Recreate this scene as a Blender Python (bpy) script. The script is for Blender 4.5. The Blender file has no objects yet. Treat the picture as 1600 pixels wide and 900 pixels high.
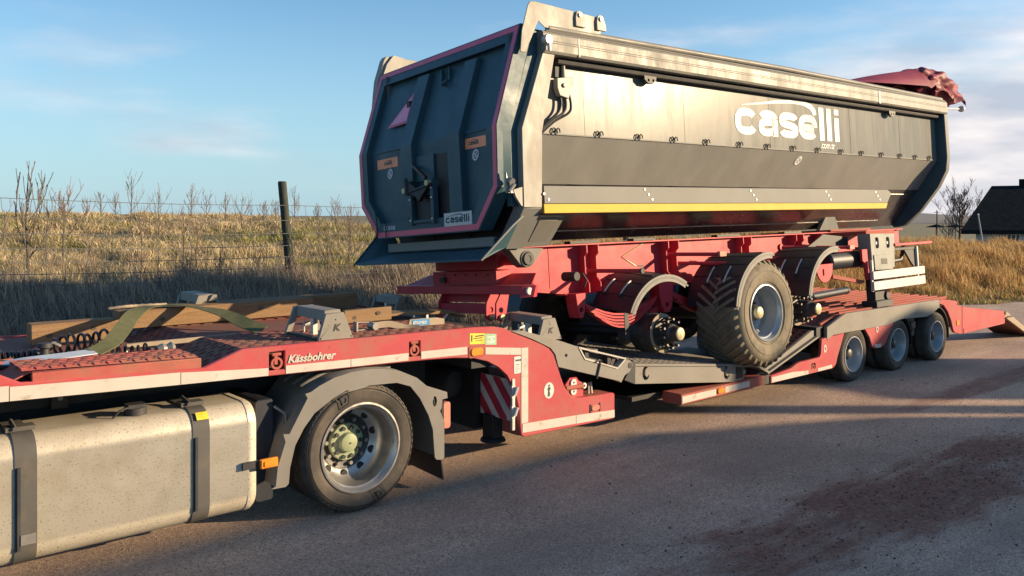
import bpy, bmesh, math, random
import numpy as np
from mathutils import Vector, Matrix, Euler
from mathutils.geometry import tessellate_polygon

random.seed(7)
RNG = np.random.default_rng(7)
SC = bpy.context.scene
COL = SC.collection
R_ = math.radians

# ------------------------------------------------------------------ camera
cam_d = bpy.data.cameras.new('camera')
cam = bpy.data.objects.new('camera', cam_d)
COL.objects.link(cam)
cam_d.sensor_fit = 'HORIZONTAL'
cam_d.sensor_width = 36.0
cam_d.lens = 36.0 * 1326.0 / 1600.0
cam_d.shift_y = -115.0 / 1600.0
cam_d.clip_start = 0.05
cam_d.clip_end = 6000.0
cam.location = (0.0, 0.0, 2.4)
YAW = math.atan2(0.650, 0.760)                 # view direction turned from +Y towards +X
cam.rotation_euler = (R_(90), 0.0, -YAW)
SC.camera = cam

# ------------------------------------------------------------------ world and sun
SUN_EL = R_(14.0)
SUN_H = Vector((0.760, -0.650, 0.0)).normalized()   # horizontal direction towards the sun
SUN = Vector((SUN_H.x * math.cos(SUN_EL), SUN_H.y * math.cos(SUN_EL), math.sin(SUN_EL)))
W = bpy.data.worlds.new('World')
SC.world = W
W.use_nodes = True
nt = W.node_tree
for n in list(nt.nodes):
    nt.nodes.remove(n)
N = nt.nodes.new
Lk = nt.links.new
wout = N('ShaderNodeOutputWorld')
bg = N('ShaderNodeBackground')
bg.inputs['Strength'].default_value = 0.088
sky = N('ShaderNodeTexSky')
sky.sky_type = 'NISHITA'
sky.sun_disc = False
sky.sun_elevation = SUN_EL
sky.sun_rotation = math.atan2(SUN_H.x, SUN_H.y)
sky.air_density = 1.0
sky.dust_density = 0.6
sky.ozone_density = 2.0
tc = N('ShaderNodeTexCoord')
# cloud bank and wisps painted on the sky by direction
mp = N('ShaderNodeMapping')
mp.inputs['Scale'].default_value = (1.6, 1.6, 7.0)
mp.inputs['Rotation'].default_value = (0.05, -0.12, 0.3)
Lk(tc.outputs['Generated'], mp.inputs['Vector'])
nz = N('ShaderNodeTexNoise')
nz.inputs['Scale'].default_value = 2.1
nz.inputs['Detail'].default_value = 7.0
nz.inputs['Roughness'].default_value = 0.52
Lk(mp.outputs['Vector'], nz.inputs['Vector'])
dot = N('ShaderNodeVectorMath')
dot.operation = 'DOT_PRODUCT'
dot.inputs[1].default_value = (0.985, 0.17, -0.35)
Lk(tc.outputs['Generated'], dot.inputs[0])
side = N('ShaderNodeMapRange')
side.interpolation_type = 'SMOOTHSTEP'
side.inputs['From Min'].default_value = 0.80
side.inputs['From Max'].default_value = 0.99
Lk(dot.outputs['Value'], side.inputs['Value'])
sep = N('ShaderNodeSeparateXYZ')
Lk(tc.outputs['Generated'], sep.inputs[0])
low = N('ShaderNodeMapRange')                  # thin white veil close to the horizon
low.interpolation_type = 'SMOOTHSTEP'
low.inputs['From Min'].default_value = 0.30
low.inputs['From Max'].default_value = -0.02
Lk(sep.outputs['Z'], low.inputs['Value'])
adds = N('ShaderNodeMath')
adds.operation = 'MULTIPLY_ADD'
adds.inputs[1].default_value = 0.62
Lk(side.outputs['Result'], adds.inputs[0])
Lk(nz.outputs['Fac'], adds.inputs[2])
add2 = N('ShaderNodeMath')
add2.operation = 'MULTIPLY_ADD'
add2.inputs[1].default_value = 0.10
Lk(low.outputs['Result'], add2.inputs[0])
Lk(adds.outputs[0], add2.inputs[2])
cm = N('ShaderNodeMapRange')
cm.interpolation_type = 'SMOOTHSTEP'
cm.inputs['From Min'].default_value = 0.56
cm.inputs['From Max'].default_value = 1.05
cm.inputs['To Max'].default_value = 0.92
Lk(add2.outputs[0], cm.inputs['Value'])
nz2 = N('ShaderNodeTexNoise')
nz2.inputs['Scale'].default_value = 3.4
nz2.inputs['Detail'].default_value = 5.0
Lk(mp.outputs['Vector'], nz2.inputs['Vector'])
ccr = N('ShaderNodeValToRGB')
ccr.color_ramp.elements[0].position = 0.38
ccr.color_ramp.elements[0].color = (3.0, 3.15, 3.7, 1)
ccr.color_ramp.elements[1].position = 0.66
ccr.color_ramp.elements[1].color = (6.2, 5.6, 5.4, 1)
Lk(nz2.outputs['Fac'], ccr.inputs['Fac'])
cmx = N('ShaderNodeMixRGB')
Lk(cm.outputs['Result'], cmx.inputs['Fac'])
tint = N('ShaderNodeMixRGB')                    # clear winter air: a touch more cyan than the model sky
tint.blend_type = 'MULTIPLY'
tint.inputs['Fac'].default_value = 1.0
tint.inputs['Color2'].default_value = (0.76, 1.00, 1.14, 1)
Lk(sky.outputs['Color'], tint.inputs['Color1'])
veil = N('ShaderNodeMixRGB')
veil.inputs['Color2'].default_value = (2.5, 3.75, 4.6, 1)
vf = N('ShaderNodeMath')
vf.operation = 'MULTIPLY'
vf.inputs[1].default_value = 0.75
Lk(low.outputs['Result'], vf.inputs[0])
Lk(vf.outputs[0], veil.inputs['Fac'])
Lk(tint.outputs['Color'], veil.inputs['Color1'])
Lk(veil.outputs['Color'], cmx.inputs['Color1'])
Lk(ccr.outputs['Color'], cmx.inputs['Color2'])
Lk(cmx.outputs['Color'], bg.inputs['Color'])
Lk(bg.outputs[0], wout.inputs[0])

sun_d = bpy.data.lights.new('sun', 'SUN')
sun_d.energy = 4.7
sun_d.angle = R_(0.53)
sun_d.color = (1.0, 0.75, 0.46)
sun = bpy.data.objects.new('sun', sun_d)
COL.objects.link(sun)
sun.location = SUN * 60
sun.rotation_euler = (-SUN).to_track_quat('-Z', 'Y').to_euler()

SC.view_settings.view_transform = 'Standard'
SC.view_settings.look = 'None'
SC.view_settings.exposure = 1.08
SC.view_settings.gamma = 1.0
SC.cycles.max_bounces = 6
SC.cycles.diffuse_bounces = 3
SC.cycles.glossy_bounces = 3


# ------------------------------------------------------------------ materials
def mat(name, c1, c2=None, scale=3.0, rough=0.55, metal=0.0, bump=0.0, bscale=60.0, dirt=None, dscale=5.0,
        dlo=0.52, dhi=0.68, damt=0.7, detail=6.0, spec=None, stretch=None, rvar=0.0, coat=0.0, dirt2=None):
    m = bpy.data.materials.new(name)
    m.use_nodes = True
    t = m.node_tree
    b = t.nodes['Principled BSDF']
    b.inputs['Roughness'].default_value = rough
    b.inputs['Metallic'].default_value = metal
    if spec is not None:
        b.inputs['Specular IOR Level'].default_value = spec
    if coat:
        b.inputs['Coat Weight'].default_value = coat
        b.inputs['Coat Roughness'].default_value = 0.15
    co = t.nodes.new('ShaderNodeTexCoord')
    src = co.outputs['Object']
    if stretch:
        mpn = t.nodes.new('ShaderNodeMapping')
        mpn.inputs['Scale'].default_value = stretch
        t.links.new(src, mpn.inputs['Vector'])
        ssrc = mpn.outputs['Vector']
    else:
        ssrc = src
    def noise(sc, vec, d=detail):
        q = t.nodes.new('ShaderNodeTexNoise')
        q.inputs['Scale'].default_value = sc
        q.inputs['Detail'].default_value = d
        q.inputs['Roughness'].default_value = 0.62
        t.links.new(vec, q.inputs['Vector'])
        return q
    if c2 is None:
        c2 = tuple(min(1.0, x * 1.25 + 0.004) for x in c1)
        c1 = tuple(x * 0.82 for x in c1)
    n1 = noise(scale, ssrc)
    cr = t.nodes.new('ShaderNodeValToRGB')
    cr.color_ramp.elements[0].position = 0.32
    cr.color_ramp.elements[0].color = (*c1, 1)
    cr.color_ramp.elements[1].position = 0.68
    cr.color_ramp.elements[1].color = (*c2, 1)
    t.links.new(n1.outputs['Fac'], cr.inputs['Fac'])
    colr = cr.outputs['Color']
    if dirt is not None:
        n2 = noise(dscale, ssrc, 8.0)
        mr = t.nodes.new('ShaderNodeMapRange')
        mr.inputs['From Min'].default_value = dlo
        mr.inputs['From Max'].default_value = dhi
        mr.inputs['To Max'].default_value = damt
        t.links.new(n2.outputs['Fac'], mr.inputs['Value'])
        mx = t.nodes.new('ShaderNodeMixRGB')
        mx.inputs['Color2'].default_value = (*dirt, 1)
        t.links.new(mr.outputs['Result'], mx.inputs['Fac'])
        t.links.new(colr, mx.inputs['Color1'])
        colr = mx.outputs['Color']
    if dirt2 is not None:
        dc, ds, d0, d1, da = dirt2
        n5 = noise(ds, src, 9.0)
        mr2 = t.nodes.new('ShaderNodeMapRange')
        mr2.inputs['From Min'].default_value = d0
        mr2.inputs['From Max'].default_value = d1
        mr2.inputs['To Max'].default_value = da
        t.links.new(n5.outputs['Fac'], mr2.inputs['Value'])
        mx2 = t.nodes.new('ShaderNodeMixRGB')
        mx2.inputs['Color2'].default_value = (*dc, 1)
        t.links.new(mr2.outputs['Result'], mx2.inputs['Fac'])
        t.links.new(colr, mx2.inputs['Color1'])
        colr = mx2.outputs['Color']
    t.links.new(colr, b.inputs['Base Color'])
    if rvar:
        n4 = noise(scale * 2.3, ssrc)
        ad = t.nodes.new('ShaderNodeMapRange')
        ad.inputs['From Min'].default_value = 0.3
        ad.inputs['From Max'].default_value = 0.7
        ad.inputs['To Min'].default_value = max(0.02, rough - rvar)
        ad.inputs['To Max'].default_value = min(1.0, rough + rvar)
        t.links.new(n4.outputs['Fac'], ad.inputs['Value'])
        t.links.new(ad.outputs['Result'], b.inputs['Roughness'])
    if bump:
        n3 = noise(bscale, src, 3.0)
        bp = t.nodes.new('ShaderNodeBump')
        bp.inputs['Strength'].default_value = bump
        bp.inputs['Distance'].default_value = 0.02
        t.links.new(n3.outputs['Fac'], bp.inputs['Height'])
        t.links.new(bp.outputs['Normal'], b.inputs['Normal'])
    return m


M = {}
M['loader_red'] = mat('loader_red', (0.36, 0.050, 0.062), (0.43, 0.078, 0.086), 1.6, 0.6, dirt=(0.24, 0.12, 0.09), dscale=3.2, dlo=0.46, dhi=0.74, damt=0.75, bump=0.06, bscale=30, rvar=0.12, spec=0.2, dirt2=((0.10, 0.055, 0.04), 19, 0.62, 0.74, 0.8))
M['rusty_red'] = mat('rusty_red', (0.33, 0.080, 0.068), (0.40, 0.12, 0.095), 3, 0.8, dirt=(0.23, 0.125, 0.08), dscale=5, dlo=0.44, dhi=0.68, damt=0.8, bump=0.12, bscale=50, spec=0.15)
M['deck_red'] = mat('deck_red', (0.20, 0.062, 0.056), (0.26, 0.095, 0.08), 3, 0.85, dirt=(0.17, 0.105, 0.075), dscale=2.5, dlo=0.36, dhi=0.62, damt=0.85, bump=0.1, bscale=50, spec=0.15)
M['frame_red'] = mat('frame_red', (0.42, 0.032, 0.050), (0.48, 0.042, 0.060), 2, 0.45, rvar=0.1, bump=0.03, bscale=20, spec=0.22, dirt=(0.30, 0.10, 0.085), dscale=2.5, dlo=0.5, dhi=0.78, damt=0.55, dirt2=((0.12, 0.05, 0.045), 16, 0.64, 0.78, 0.7))
M['grey_paint'] = mat('grey_paint', (0.200, 0.187, 0.165), (0.245, 0.228, 0.20), 2.5, 0.6, dirt=(0.17, 0.13, 0.095), dscale=5, dlo=0.50, dhi=0.75, damt=0.65, rvar=0.08, spec=0.2, dirt2=((0.09, 0.065, 0.045), 21, 0.63, 0.75, 0.7))
M['box_grey'] = mat('box_grey', (0.25, 0.255, 0.23), None, 2.5, 0.5, spec=0.2)
M['fender_grey'] = mat('fender_grey', (0.165, 0.157, 0.145), (0.205, 0.195, 0.178), 2.5, 0.65, dirt=(0.19, 0.155, 0.12), dscale=7, dlo=0.52, dhi=0.75, damt=0.5, spec=0.2)
M['strap_grey'] = mat('strap_grey', (0.075, 0.072, 0.068), (0.10, 0.096, 0.09), 2.5, 0.6, dirt=(0.15, 0.12, 0.09), dscale=7, dlo=0.52, dhi=0.75, damt=0.5, spec=0.2)
M['body_metal'] = mat('body_metal', (0.148, 0.148, 0.138), (0.185, 0.182, 0.168), 2.2, 0.26, metal=0.0, stretch=(1.3, 1.0, 0.18), dirt=(0.115, 0.112, 0.105), dscale=2.2, dlo=0.46, dhi=0.75, damt=0.6, rvar=0.07, bump=0.02, bscale=3, spec=0.058, dirt2=((0.30, 0.27, 0.22), 11, 0.62, 0.80, 0.5))
M['shell_metal'] = mat('shell_metal', (0.27, 0.265, 0.245), (0.33, 0.322, 0.30), 2.2, 0.34, metal=0.2, stretch=(1.3, 1.0, 0.35), dirt=(0.33, 0.30, 0.25), dscale=3.0, dlo=0.5, dhi=0.75, damt=0.3, rvar=0.06)  # body metal made lighter to offset the weak light on the lower shell
M['hopper_metal'] = mat('hopper_metal', (0.20, 0.19, 0.185), (0.26, 0.25, 0.24), 2.2, 0.24, metal=0.85, stretch=(1.3, 1.0, 0.35), dirt=(0.2, 0.16, 0.14), dscale=3.0, dlo=0.5, dhi=0.75, damt=0.3, rvar=0.06)
M['rim_metal'] = mat('rim_metal', (0.22, 0.21, 0.19), (0.29, 0.275, 0.245), 2.2, 0.5, metal=0.05, stretch=(1.2, 1, 0.5), dirt=(0.32, 0.28, 0.22), dscale=5, dlo=0.5, dhi=0.7, damt=0.4, rvar=0.1, spec=0.2)
M['rail_metal'] = mat('rail_metal', (0.155, 0.15, 0.135), (0.225, 0.215, 0.19), 2.2, 0.45, stretch=(1.2, 1, 0.5), dirt=(0.28, 0.25, 0.20), dscale=4, dlo=0.5, dhi=0.7, damt=0.5, rvar=0.1, spec=0.16, dirt2=((0.06, 0.055, 0.05), 14, 0.6, 0.75, 0.6))
M['skirt_grey'] = mat('skirt_grey', (0.175, 0.174, 0.162), (0.20, 0.198, 0.185), 2, 0.55, spec=0.12)
M['navy'] = mat('navy', (0.026, 0.066, 0.088), (0.038, 0.088, 0.112), 1.6, 0.48, rvar=0.1, dirt=(0.06, 0.075, 0.085), dscale=4, dlo=0.55, dhi=0.8, damt=0.4, spec=0.28)
M['plastic_black'] = mat('plastic_black', (0.011, 0.014, 0.022), (0.017, 0.020, 0.030), 4, 0.5, bump=0.08, bscale=120)
M['black'] = mat('black', (0.010, 0.011, 0.013), (0.018, 0.018, 0.02), 4, 0.6)
M['chassis_dark'] = mat('chassis_dark', (0.016, 0.018, 0.022), (0.03, 0.03, 0.033), 5, 0.65, dirt=(0.07, 0.055, 0.045), dscale=5, dlo=0.5, dhi=0.75, damt=0.5)
M['trim'] = mat('trim', (0.17, 0.165, 0.15), None, 5, 0.5, spec=0.25)
M['rubber'] = mat('rubber', (0.050, 0.045, 0.040), (0.080, 0.071, 0.062), 4, 0.85, dirt=(0.16, 0.125, 0.095), dscale=4, dlo=0.45, dhi=0.75, damt=0.6, bump=0.06, bscale=90, spec=0.25)
M['dusty_rubber'] = mat('dusty_rubber', (0.15, 0.125, 0.085), (0.20, 0.165, 0.115), 5, 0.85, dirt=(0.07, 0.06, 0.048), dscale=7, dlo=0.5, dhi=0.7, damt=0.7, bump=0.15, bscale=70)
M['tread_rubber'] = mat('tread_rubber', (0.03, 0.028, 0.024), (0.06, 0.052, 0.042), 5, 0.85, dirt=(0.12, 0.095, 0.065), dscale=7, dlo=0.5, dhi=0.72, damt=0.6)
M['silver_rim'] = mat('silver_rim', (0.36, 0.35, 0.335), (0.46, 0.44, 0.42), 5, 0.34, metal=0.7, dirt=(0.25, 0.20, 0.15), dscale=8, dlo=0.5, dhi=0.75, damt=0.45, rvar=0.1)
M['wheel_silver'] = mat('wheel_silver', (0.33, 0.36, 0.39), (0.40, 0.43, 0.46), 4, 0.38, metal=0.35, rvar=0.08)
M['hub_dark'] = mat('hub_dark', (0.02, 0.02, 0.022), (0.05, 0.047, 0.045), 8, 0.5, dirt=(0.10, 0.08, 0.06), dscale=9, damt=0.5)
M['hub_green'] = mat('hub_green', (0.22, 0.27, 0.16), (0.30, 0.33, 0.20), 9, 0.6, dirt=(0.22, 0.17, 0.11), dscale=10, dlo=0.48, dhi=0.7, damt=0.6)
M['brass'] = mat('brass', (0.42, 0.36, 0.20), (0.5, 0.44, 0.27), 8, 0.5, metal=0.3)
M['steel'] = mat('steel', (0.20, 0.19, 0.18), (0.30, 0.285, 0.265), 6, 0.45, metal=0.5)
M['galv'] = mat('galv', (0.55, 0.53, 0.5), None, 6, 0.45, metal=0.4)
M['tank'] = mat('tank', (0.46, 0.415, 0.33), (0.56, 0.505, 0.41), 1.2, 0.45, metal=0.22, dirt=(0.17, 0.12, 0.075), dscale=78, dlo=0.575, dhi=0.635, damt=0.75, rvar=0.1, spec=0.3, dirt2=((0.27, 0.20, 0.13), 2.2, 0.48, 0.78, 0.55))
M['white_tape'] = mat('white_tape', (0.42, 0.39, 0.35), (0.50, 0.47, 0.425), 4, 0.5, dirt=(0.28, 0.18, 0.14), dscale=9, dlo=0.60, dhi=0.70, damt=0.8, spec=0.2)
M['white'] = mat('white', (0.50, 0.50, 0.48), (0.57, 0.57, 0.55), 3, 0.55, spec=0.2)
M['logo_white'] = mat('logo_white', (0.74, 0.74, 0.70), None, 3, 0.6, spec=0.05)
M['yellow'] = mat('yellow', (0.48, 0.30, 0.014), (0.54, 0.35, 0.02), 3, 0.5, spec=0.15)
M['sticker_yellow'] = mat('sticker_yellow', (0.68, 0.50, 0.03), None, 6, 0.5)
M['sticker_green'] = mat('sticker_green', (0.25, 0.42, 0.27), None, 6, 0.5)
M['orange'] = mat('orange', (0.72, 0.22, 0.02), None, 6, 0.3, coat=0.3)
M['sticker_orange'] = mat('sticker_orange', (0.85, 0.28, 0.13), None, 6, 0.5)
M['reflector_red'] = mat('reflector_red', (0.72, 0.22, 0.34), (0.80, 0.28, 0.40), 8, 0.4)
M['tail_red'] = mat('tail_red', (0.55, 0.075, 0.14), (0.62, 0.10, 0.17), 3, 0.4)
M['lamp_pink'] = mat('lamp_pink', (0.55, 0.22, 0.16), None, 6, 0.25, coat=0.4)
M['board_red'] = mat('board_red', (0.45, 0.03, 0.06), None, 6, 0.5)
M['board_white'] = mat('board_white', (0.62, 0.58, 0.58), None, 6, 0.5)
M['wood'] = mat('wood', (0.19, 0.115, 0.062), (0.27, 0.17, 0.092), 3.0, 0.85, stretch=(0.6, 6, 6), dirt=(0.10, 0.062, 0.036), dscale=3.5, dlo=0.50, dhi=0.7, damt=0.65, bump=0.2, bscale=40, spec=0.2)
M['wood_plank'] = mat('wood_plank', (0.19, 0.12, 0.068), (0.24, 0.155, 0.085), 3.0, 0.85, stretch=(0.6, 6, 6), bump=0.15, bscale=40, spec=0.2)
M['post_wood'] = mat('post_wood', (0.035, 0.040, 0.036), (0.07, 0.074, 0.06), 5, 0.9, stretch=(5, 5, 0.6), bump=0.4, bscale=30, spec=0.1)
M['sling_green'] = mat('sling_green', (0.095, 0.100, 0.050), (0.128, 0.132, 0.066), 14, 0.9, bump=0.15, bscale=150, spec=0.15)
M['sleeve'] = mat('sleeve', (0.42, 0.46, 0.50), (0.52, 0.56, 0.60), 8, 0.5)
M['label_blue'] = mat('label_blue', (0.02, 0.17, 0.36), None, 8, 0.5)
M['webbing'] = mat('webbing', (0.27, 0.21, 0.15), (0.34, 0.27, 0.19), 9, 0.85)
M['tarp'] = mat('tarp', (0.155, 0.012, 0.030), (0.20, 0.020, 0.040), 2.5, 0.6, rvar=0.08, bump=0.06, bscale=14, spec=0.3)
M['bark'] = mat('bark', (0.065, 0.05, 0.038), (0.11, 0.085, 0.062), 6, 0.9)
M['twig'] = mat('twig', (0.12, 0.088, 0.07), (0.18, 0.13, 0.105), 6, 0.9)
M['thatch'] = mat('thatch', (0.007, 0.010, 0.013), (0.018, 0.022, 0.026), 2.5, 1.0, bump=0.5, bscale=5, spec=0.0, stretch=(1, 1, 4))
M['wall_white'] = mat('wall_white', (0.30, 0.30, 0.30), (0.40, 0.40, 0.40), 0.6, 0.9, spec=0.1)
M['pane'] = mat('pane', (0.03, 0.035, 0.04), None, 2, 0.1)
M['barn_wood'] = mat('barn_wood', (0.10, 0.075, 0.055), None, 2, 0.85, stretch=(4, 4, 0.4))
M['hill'] = mat('hill', (0.13, 0.125, 0.13), (0.19, 0.18, 0.17), 0.05, 1.0)
M['wire'] = mat('wire', (0.07, 0.075, 0.075), None, 4, 0.7)
M['hose'] = mat('hose', (0.012, 0.012, 0.014), None, 4, 0.35)
M['stone'] = mat('stone', (0.15, 0.135, 0.12), (0.32, 0.29, 0.26), 14, 0.85)
M['clod'] = mat('clod', (0.07, 0.045, 0.033), (0.12, 0.08, 0.06), 9, 0.95)


# ------------------------------------------------------------------ mesh helpers
class MB:
    def __init__(s):
        s.v = []
        s.f = []

    def add(s, vs, fs):
        o = len(s.v)
        s.v += [tuple(p) for p in vs]
        s.f += [tuple(i + o for i in f) for f in fs]
        return s

    def box(s, x0, x1, y0, y1, z0, z1):
        return s.add([(x0, y0, z0), (x1, y0, z0), (x1, y1, z0), (x0, y1, z0), (x0, y0, z1), (x1, y0, z1), (x1, y1, z1), (x0, y1, z1)],
                     [(0, 3, 2, 1), (4, 5, 6, 7), (0, 1, 5, 4), (1, 2, 6, 5), (2, 3, 7, 6), (3, 0, 4, 7)])

    def prism(s, poly, a, b, axis='y', holes=()):
        def P(p, d):
            if axis == 'y':
                return (p[0], d, p[1])
            if axis == 'x':
                return (d, p[0], p[1])
            return (p[0], p[1], d)
        loops = [list(poly)] + [list(h) for h in holes]
        allp = [p for l in loops for p in l]
        n = len(allp)
        vs = [P(p, a) for p in allp] + [P(p, b) for p in allp]
        fs = []
        if holes:
            tr = tessellate_polygon([[Vector((p[0], p[1], 0)) for p in l] for l in loops])
            for t in tr:
                fs.append(tuple(t))
                fs.append(tuple(i + n for i in reversed(t)))
        else:
            fs.append(tuple(range(n)))
            fs.append(tuple(i + n for i in reversed(range(n))))
        o = 0
        for l in loops:
            k = len(l)
            for i in range(k):
                j = (i + 1) % k
                fs.append((o + i, o + j, o + j + n, o + i + n))
            o += k
        return s.add(vs, fs)

    def tube(s, pts, r, n=8, closed=False, caps=True):
        pts = [Vector(p) for p in pts]
        k = len(pts)
        rs = r if isinstance(r, (list, tuple)) else [r] * k
        vs = []
        ref = None
        for i, p in enumerate(pts):
            if closed:
                d = pts[(i + 1) % k] - pts[i - 1]
            else:
                d = pts[min(i + 1, k - 1)] - pts[max(i - 1, 0)]
            d.normalize()
            if ref is None:
                ref = Vector((0, 0, 1)) if abs(d.z) < 0.9 else Vector((1, 0, 0))
            u = (ref - d * ref.dot(d)).normalized()
            w = d.cross(u)
            ref = u
            for q in range(n):
                a = 2 * math.pi * q / n
                vs.append(p + (u * math.cos(a) + w * math.sin(a)) * rs[i])
        fs = []
        m = k if closed else k - 1
        for i in range(m):
            for q in range(n):
                a, b = i * n + q, i * n + (q + 1) % n
                c, d2 = ((i + 1) % k) * n + (q + 1) % n, ((i + 1) % k) * n + q
                fs.append((a, b, c, d2))
        if caps and not closed:
            fs.append(tuple(reversed(range(n))))
            fs.append(tuple((k - 1) * n + q for q in range(n)))
        return s.add(vs, fs)

    def cyl(s, p0, p1, r0, r1=None, n=16):
        return s.tube([p0, p1], [r0, r0 if r1 is None else r1], n)

    def lathe(s, prof, c, n=40, axis='y', closed=False, a0=0.0, a1=None):
        full = a1 is None
        m = n if full else n + 1
        vs = []
        for (r, t) in prof:
            for q in range(m):
                a = (2 * math.pi * q / n) if full else a0 + (a1 - a0) * q / n
                if axis == 'y':
                    vs.append((c[0] + r * math.cos(a), c[1] + t, c[2] + r * math.sin(a)))
                elif axis == 'x':
                    vs.append((c[0] + t, c[1] + r * math.cos(a), c[2] + r * math.sin(a)))
                else:
                    vs.append((c[0] + r * math.cos(a), c[1] + r * math.sin(a), c[2] + t))
        fs = []
        k = len(prof)
        for i in range(k if closed else k - 1):
            for q in range(n if full else n):
                q2 = (q + 1) % m if full else q + 1
                j = (i + 1) % k
                fs.append((i * m + q, i * m + q2, j * m + q2, j * m + q))
        return s.add(vs, fs)

    def grid(s, rows, thick=None, dirv=(0, 0, -1)):
        h, w = len(rows), len(rows[0])
        vs = [p for r in rows for p in r]
        fs = [(i * w + j, i * w + j + 1, (i + 1) * w + j + 1, (i + 1) * w + j) for i in range(h - 1) for j in range(w - 1)]
        if thick is None:
            return s.add(vs, fs)
        d = Vector(dirv) * thick
        n = h * w
        vs2 = vs + [tuple(Vector(p) + d) for p in vs]
        f2 = fs + [tuple(i + n for i in reversed(f)) for f in fs]
        ring = [j for j in range(w)] + [i * w + w - 1 for i in range(1, h)] + [(h - 1) * w + j for j in range(w - 2, -1, -1)] + [i * w for i in range(h - 2, 0, -1)]
        for a, b in zip(ring, ring[1:] + ring[:1]):
            f2.append((a, b, b + n, a + n))
        return s.add(vs2, f2)

    def beam(s, p, q, w, h, up=(0, 0, 1)):
        p, q = Vector(p), Vector(q)
        d = (q - p).normalized()
        u = Vector(up)
        sd = d.cross(u).normalized()
        u = sd.cross(d)
        vs = []
        for e in (p, q):
            for a, b in ((-1, -1), (1, -1), (1, 1), (-1, 1)):
                vs.append(e + sd * (a * w / 2) + u * (b * h / 2))
        return s.add(vs, [(0, 1, 2, 3), (7, 6, 5, 4), (0, 4, 5, 1), (1, 5, 6, 2), (2, 6, 7, 3), (3, 7, 4, 0)])

    def sphere(s, c, r, n=8, m=5, sq=(1, 1, 1)):
        vs = [(c[0], c[1], c[2] + r * sq[2])]
        for i in range(1, m):
            t = math.pi * i / m
            for q in range(n):
                a = 2 * math.pi * q / n
                vs.append((c[0] + r * sq[0] * math.sin(t) * math.cos(a), c[1] + r * sq[1] * math.sin(t) * math.sin(a), c[2] + r * sq[2] * math.cos(t)))
        vs.append((c[0], c[1], c[2] - r * sq[2]))
        fs = [(0, 1 + q, 1 + (q + 1) % n) for q in range(n)]
        for i in range(m - 2):
            for q in range(n):
                fs.append((1 + i * n + q, 1 + (i + 1) * n + q, 1 + (i + 1) * n + (q + 1) % n, 1 + i * n + (q + 1) % n))
        l = len(vs) - 1
        o = 1 + (m - 2) * n
        fs += [(l, o + (q + 1) % n, o + q) for q in range(n)]
        return s.add(vs, fs)

    def perf(s, x0, x1, y0, y1, zf, nx, ny, hx, hy, depth=0.012, stag=True):
        """perforated plate: every cell is a ring of quads round an open slot, with slot walls"""
        dx, dy = (x1 - x0) / nx, (y1 - y0) / ny
        for j in range(ny):
            for i in range(nx):
                a, b = x0 + i * dx, x0 + (i + 1) * dx
                c, d = y0 + j * dy, y0 + (j + 1) * dy
                sh = (0.16 if j % 2 else -0.16) * dx if stag else 0
                mx, my = (a + b) / 2 + sh, (c + d) / 2
                o = [(a, c), (b, c), (b, d), (a, d)]
                q = [(mx - hx / 2, my - hy / 2), (mx + hx / 2, my - hy / 2), (mx + hx / 2, my + hy / 2), (mx - hx / 2, my + hy / 2)]
                vs = [(p[0], p[1], zf(*p)) for p in o] + [(p[0], p[1], zf(*p)) for p in q] + [(p[0], p[1], zf(*p) - depth) for p in q]
                fs = []
                for k in range(4):
                    l = (k + 1) % 4
                    fs += [(k, l, 4 + l, 4 + k), (4 + k, 4 + l, 8 + l, 8 + k)]
                s.add(vs, fs)
        return s


def rect(x0, x1, z0, z1):
    return [(x0, z0), (x1, z0), (x1, z1), (x0, z1)]


def circ(cx, cz, r, n=16, rx=None):
    return [(cx + (rx or r) * math.cos(2 * math.pi * i / n), cz + r * math.sin(2 * math.pi * i / n)) for i in range(n)]


def rrect(x0, x1, z0, z1, r, n=4):
    out = []
    for cx, cz, a0 in ((x1 - r, z1 - r, 0), (x0 + r, z1 - r, 90), (x0 + r, z0 + r, 180), (x1 - r, z0 + r, 270)):
        for i in range(n + 1):
            a = R_(a0 + 90 * i / n)
            out.append((cx + r * math.cos(a), cz + r * math.sin(a)))
    return out


def arc_pts(cx, cz, r, a0, a1, n):
    return [(cx + r * math.cos(R_(a0 + (a1 - a0) * i / n)), cz + r * math.sin(R_(a0 + (a1 - a0) * i / n))) for i in range(n + 1)]


def mesh_of(mb, name, material, off=(0, 0, 0), smooth=True, bevel=0.0, merge=False, recalc=True):
    me = bpy.data.meshes.new(name)
    ox, oy, oz = off
    me.from_pydata([(x - ox, y - oy, z - oz) for x, y, z in mb.v], [], mb.f)
    if recalc or bevel or merge:
        bm = bmesh.new()
        bm.from_mesh(me)
        if merge:
            bmesh.ops.remove_doubles(bm, verts=bm.verts, dist=0.0005)
        bmesh.ops.recalc_face_normals(bm, faces=bm.faces)
        if bevel:
            ed = [e for e in bm.edges if len(e.link_faces) == 2 and e.calc_face_angle(0) > R_(35)]
            bmesh.ops.bevel(bm, geom=ed, offset=bevel, segments=1, affect='EDGES', clamp_overlap=True)
        bm.to_mesh(me)
        bm.free()
    me.materials.append(M[material] if isinstance(material, str) else material)
    if smooth:
        me.polygons.foreach_set('use_smooth', [True] * len(me.polygons))
        me.set_sharp_from_angle(angle=R_(38))
    me.update()
    return me


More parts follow.
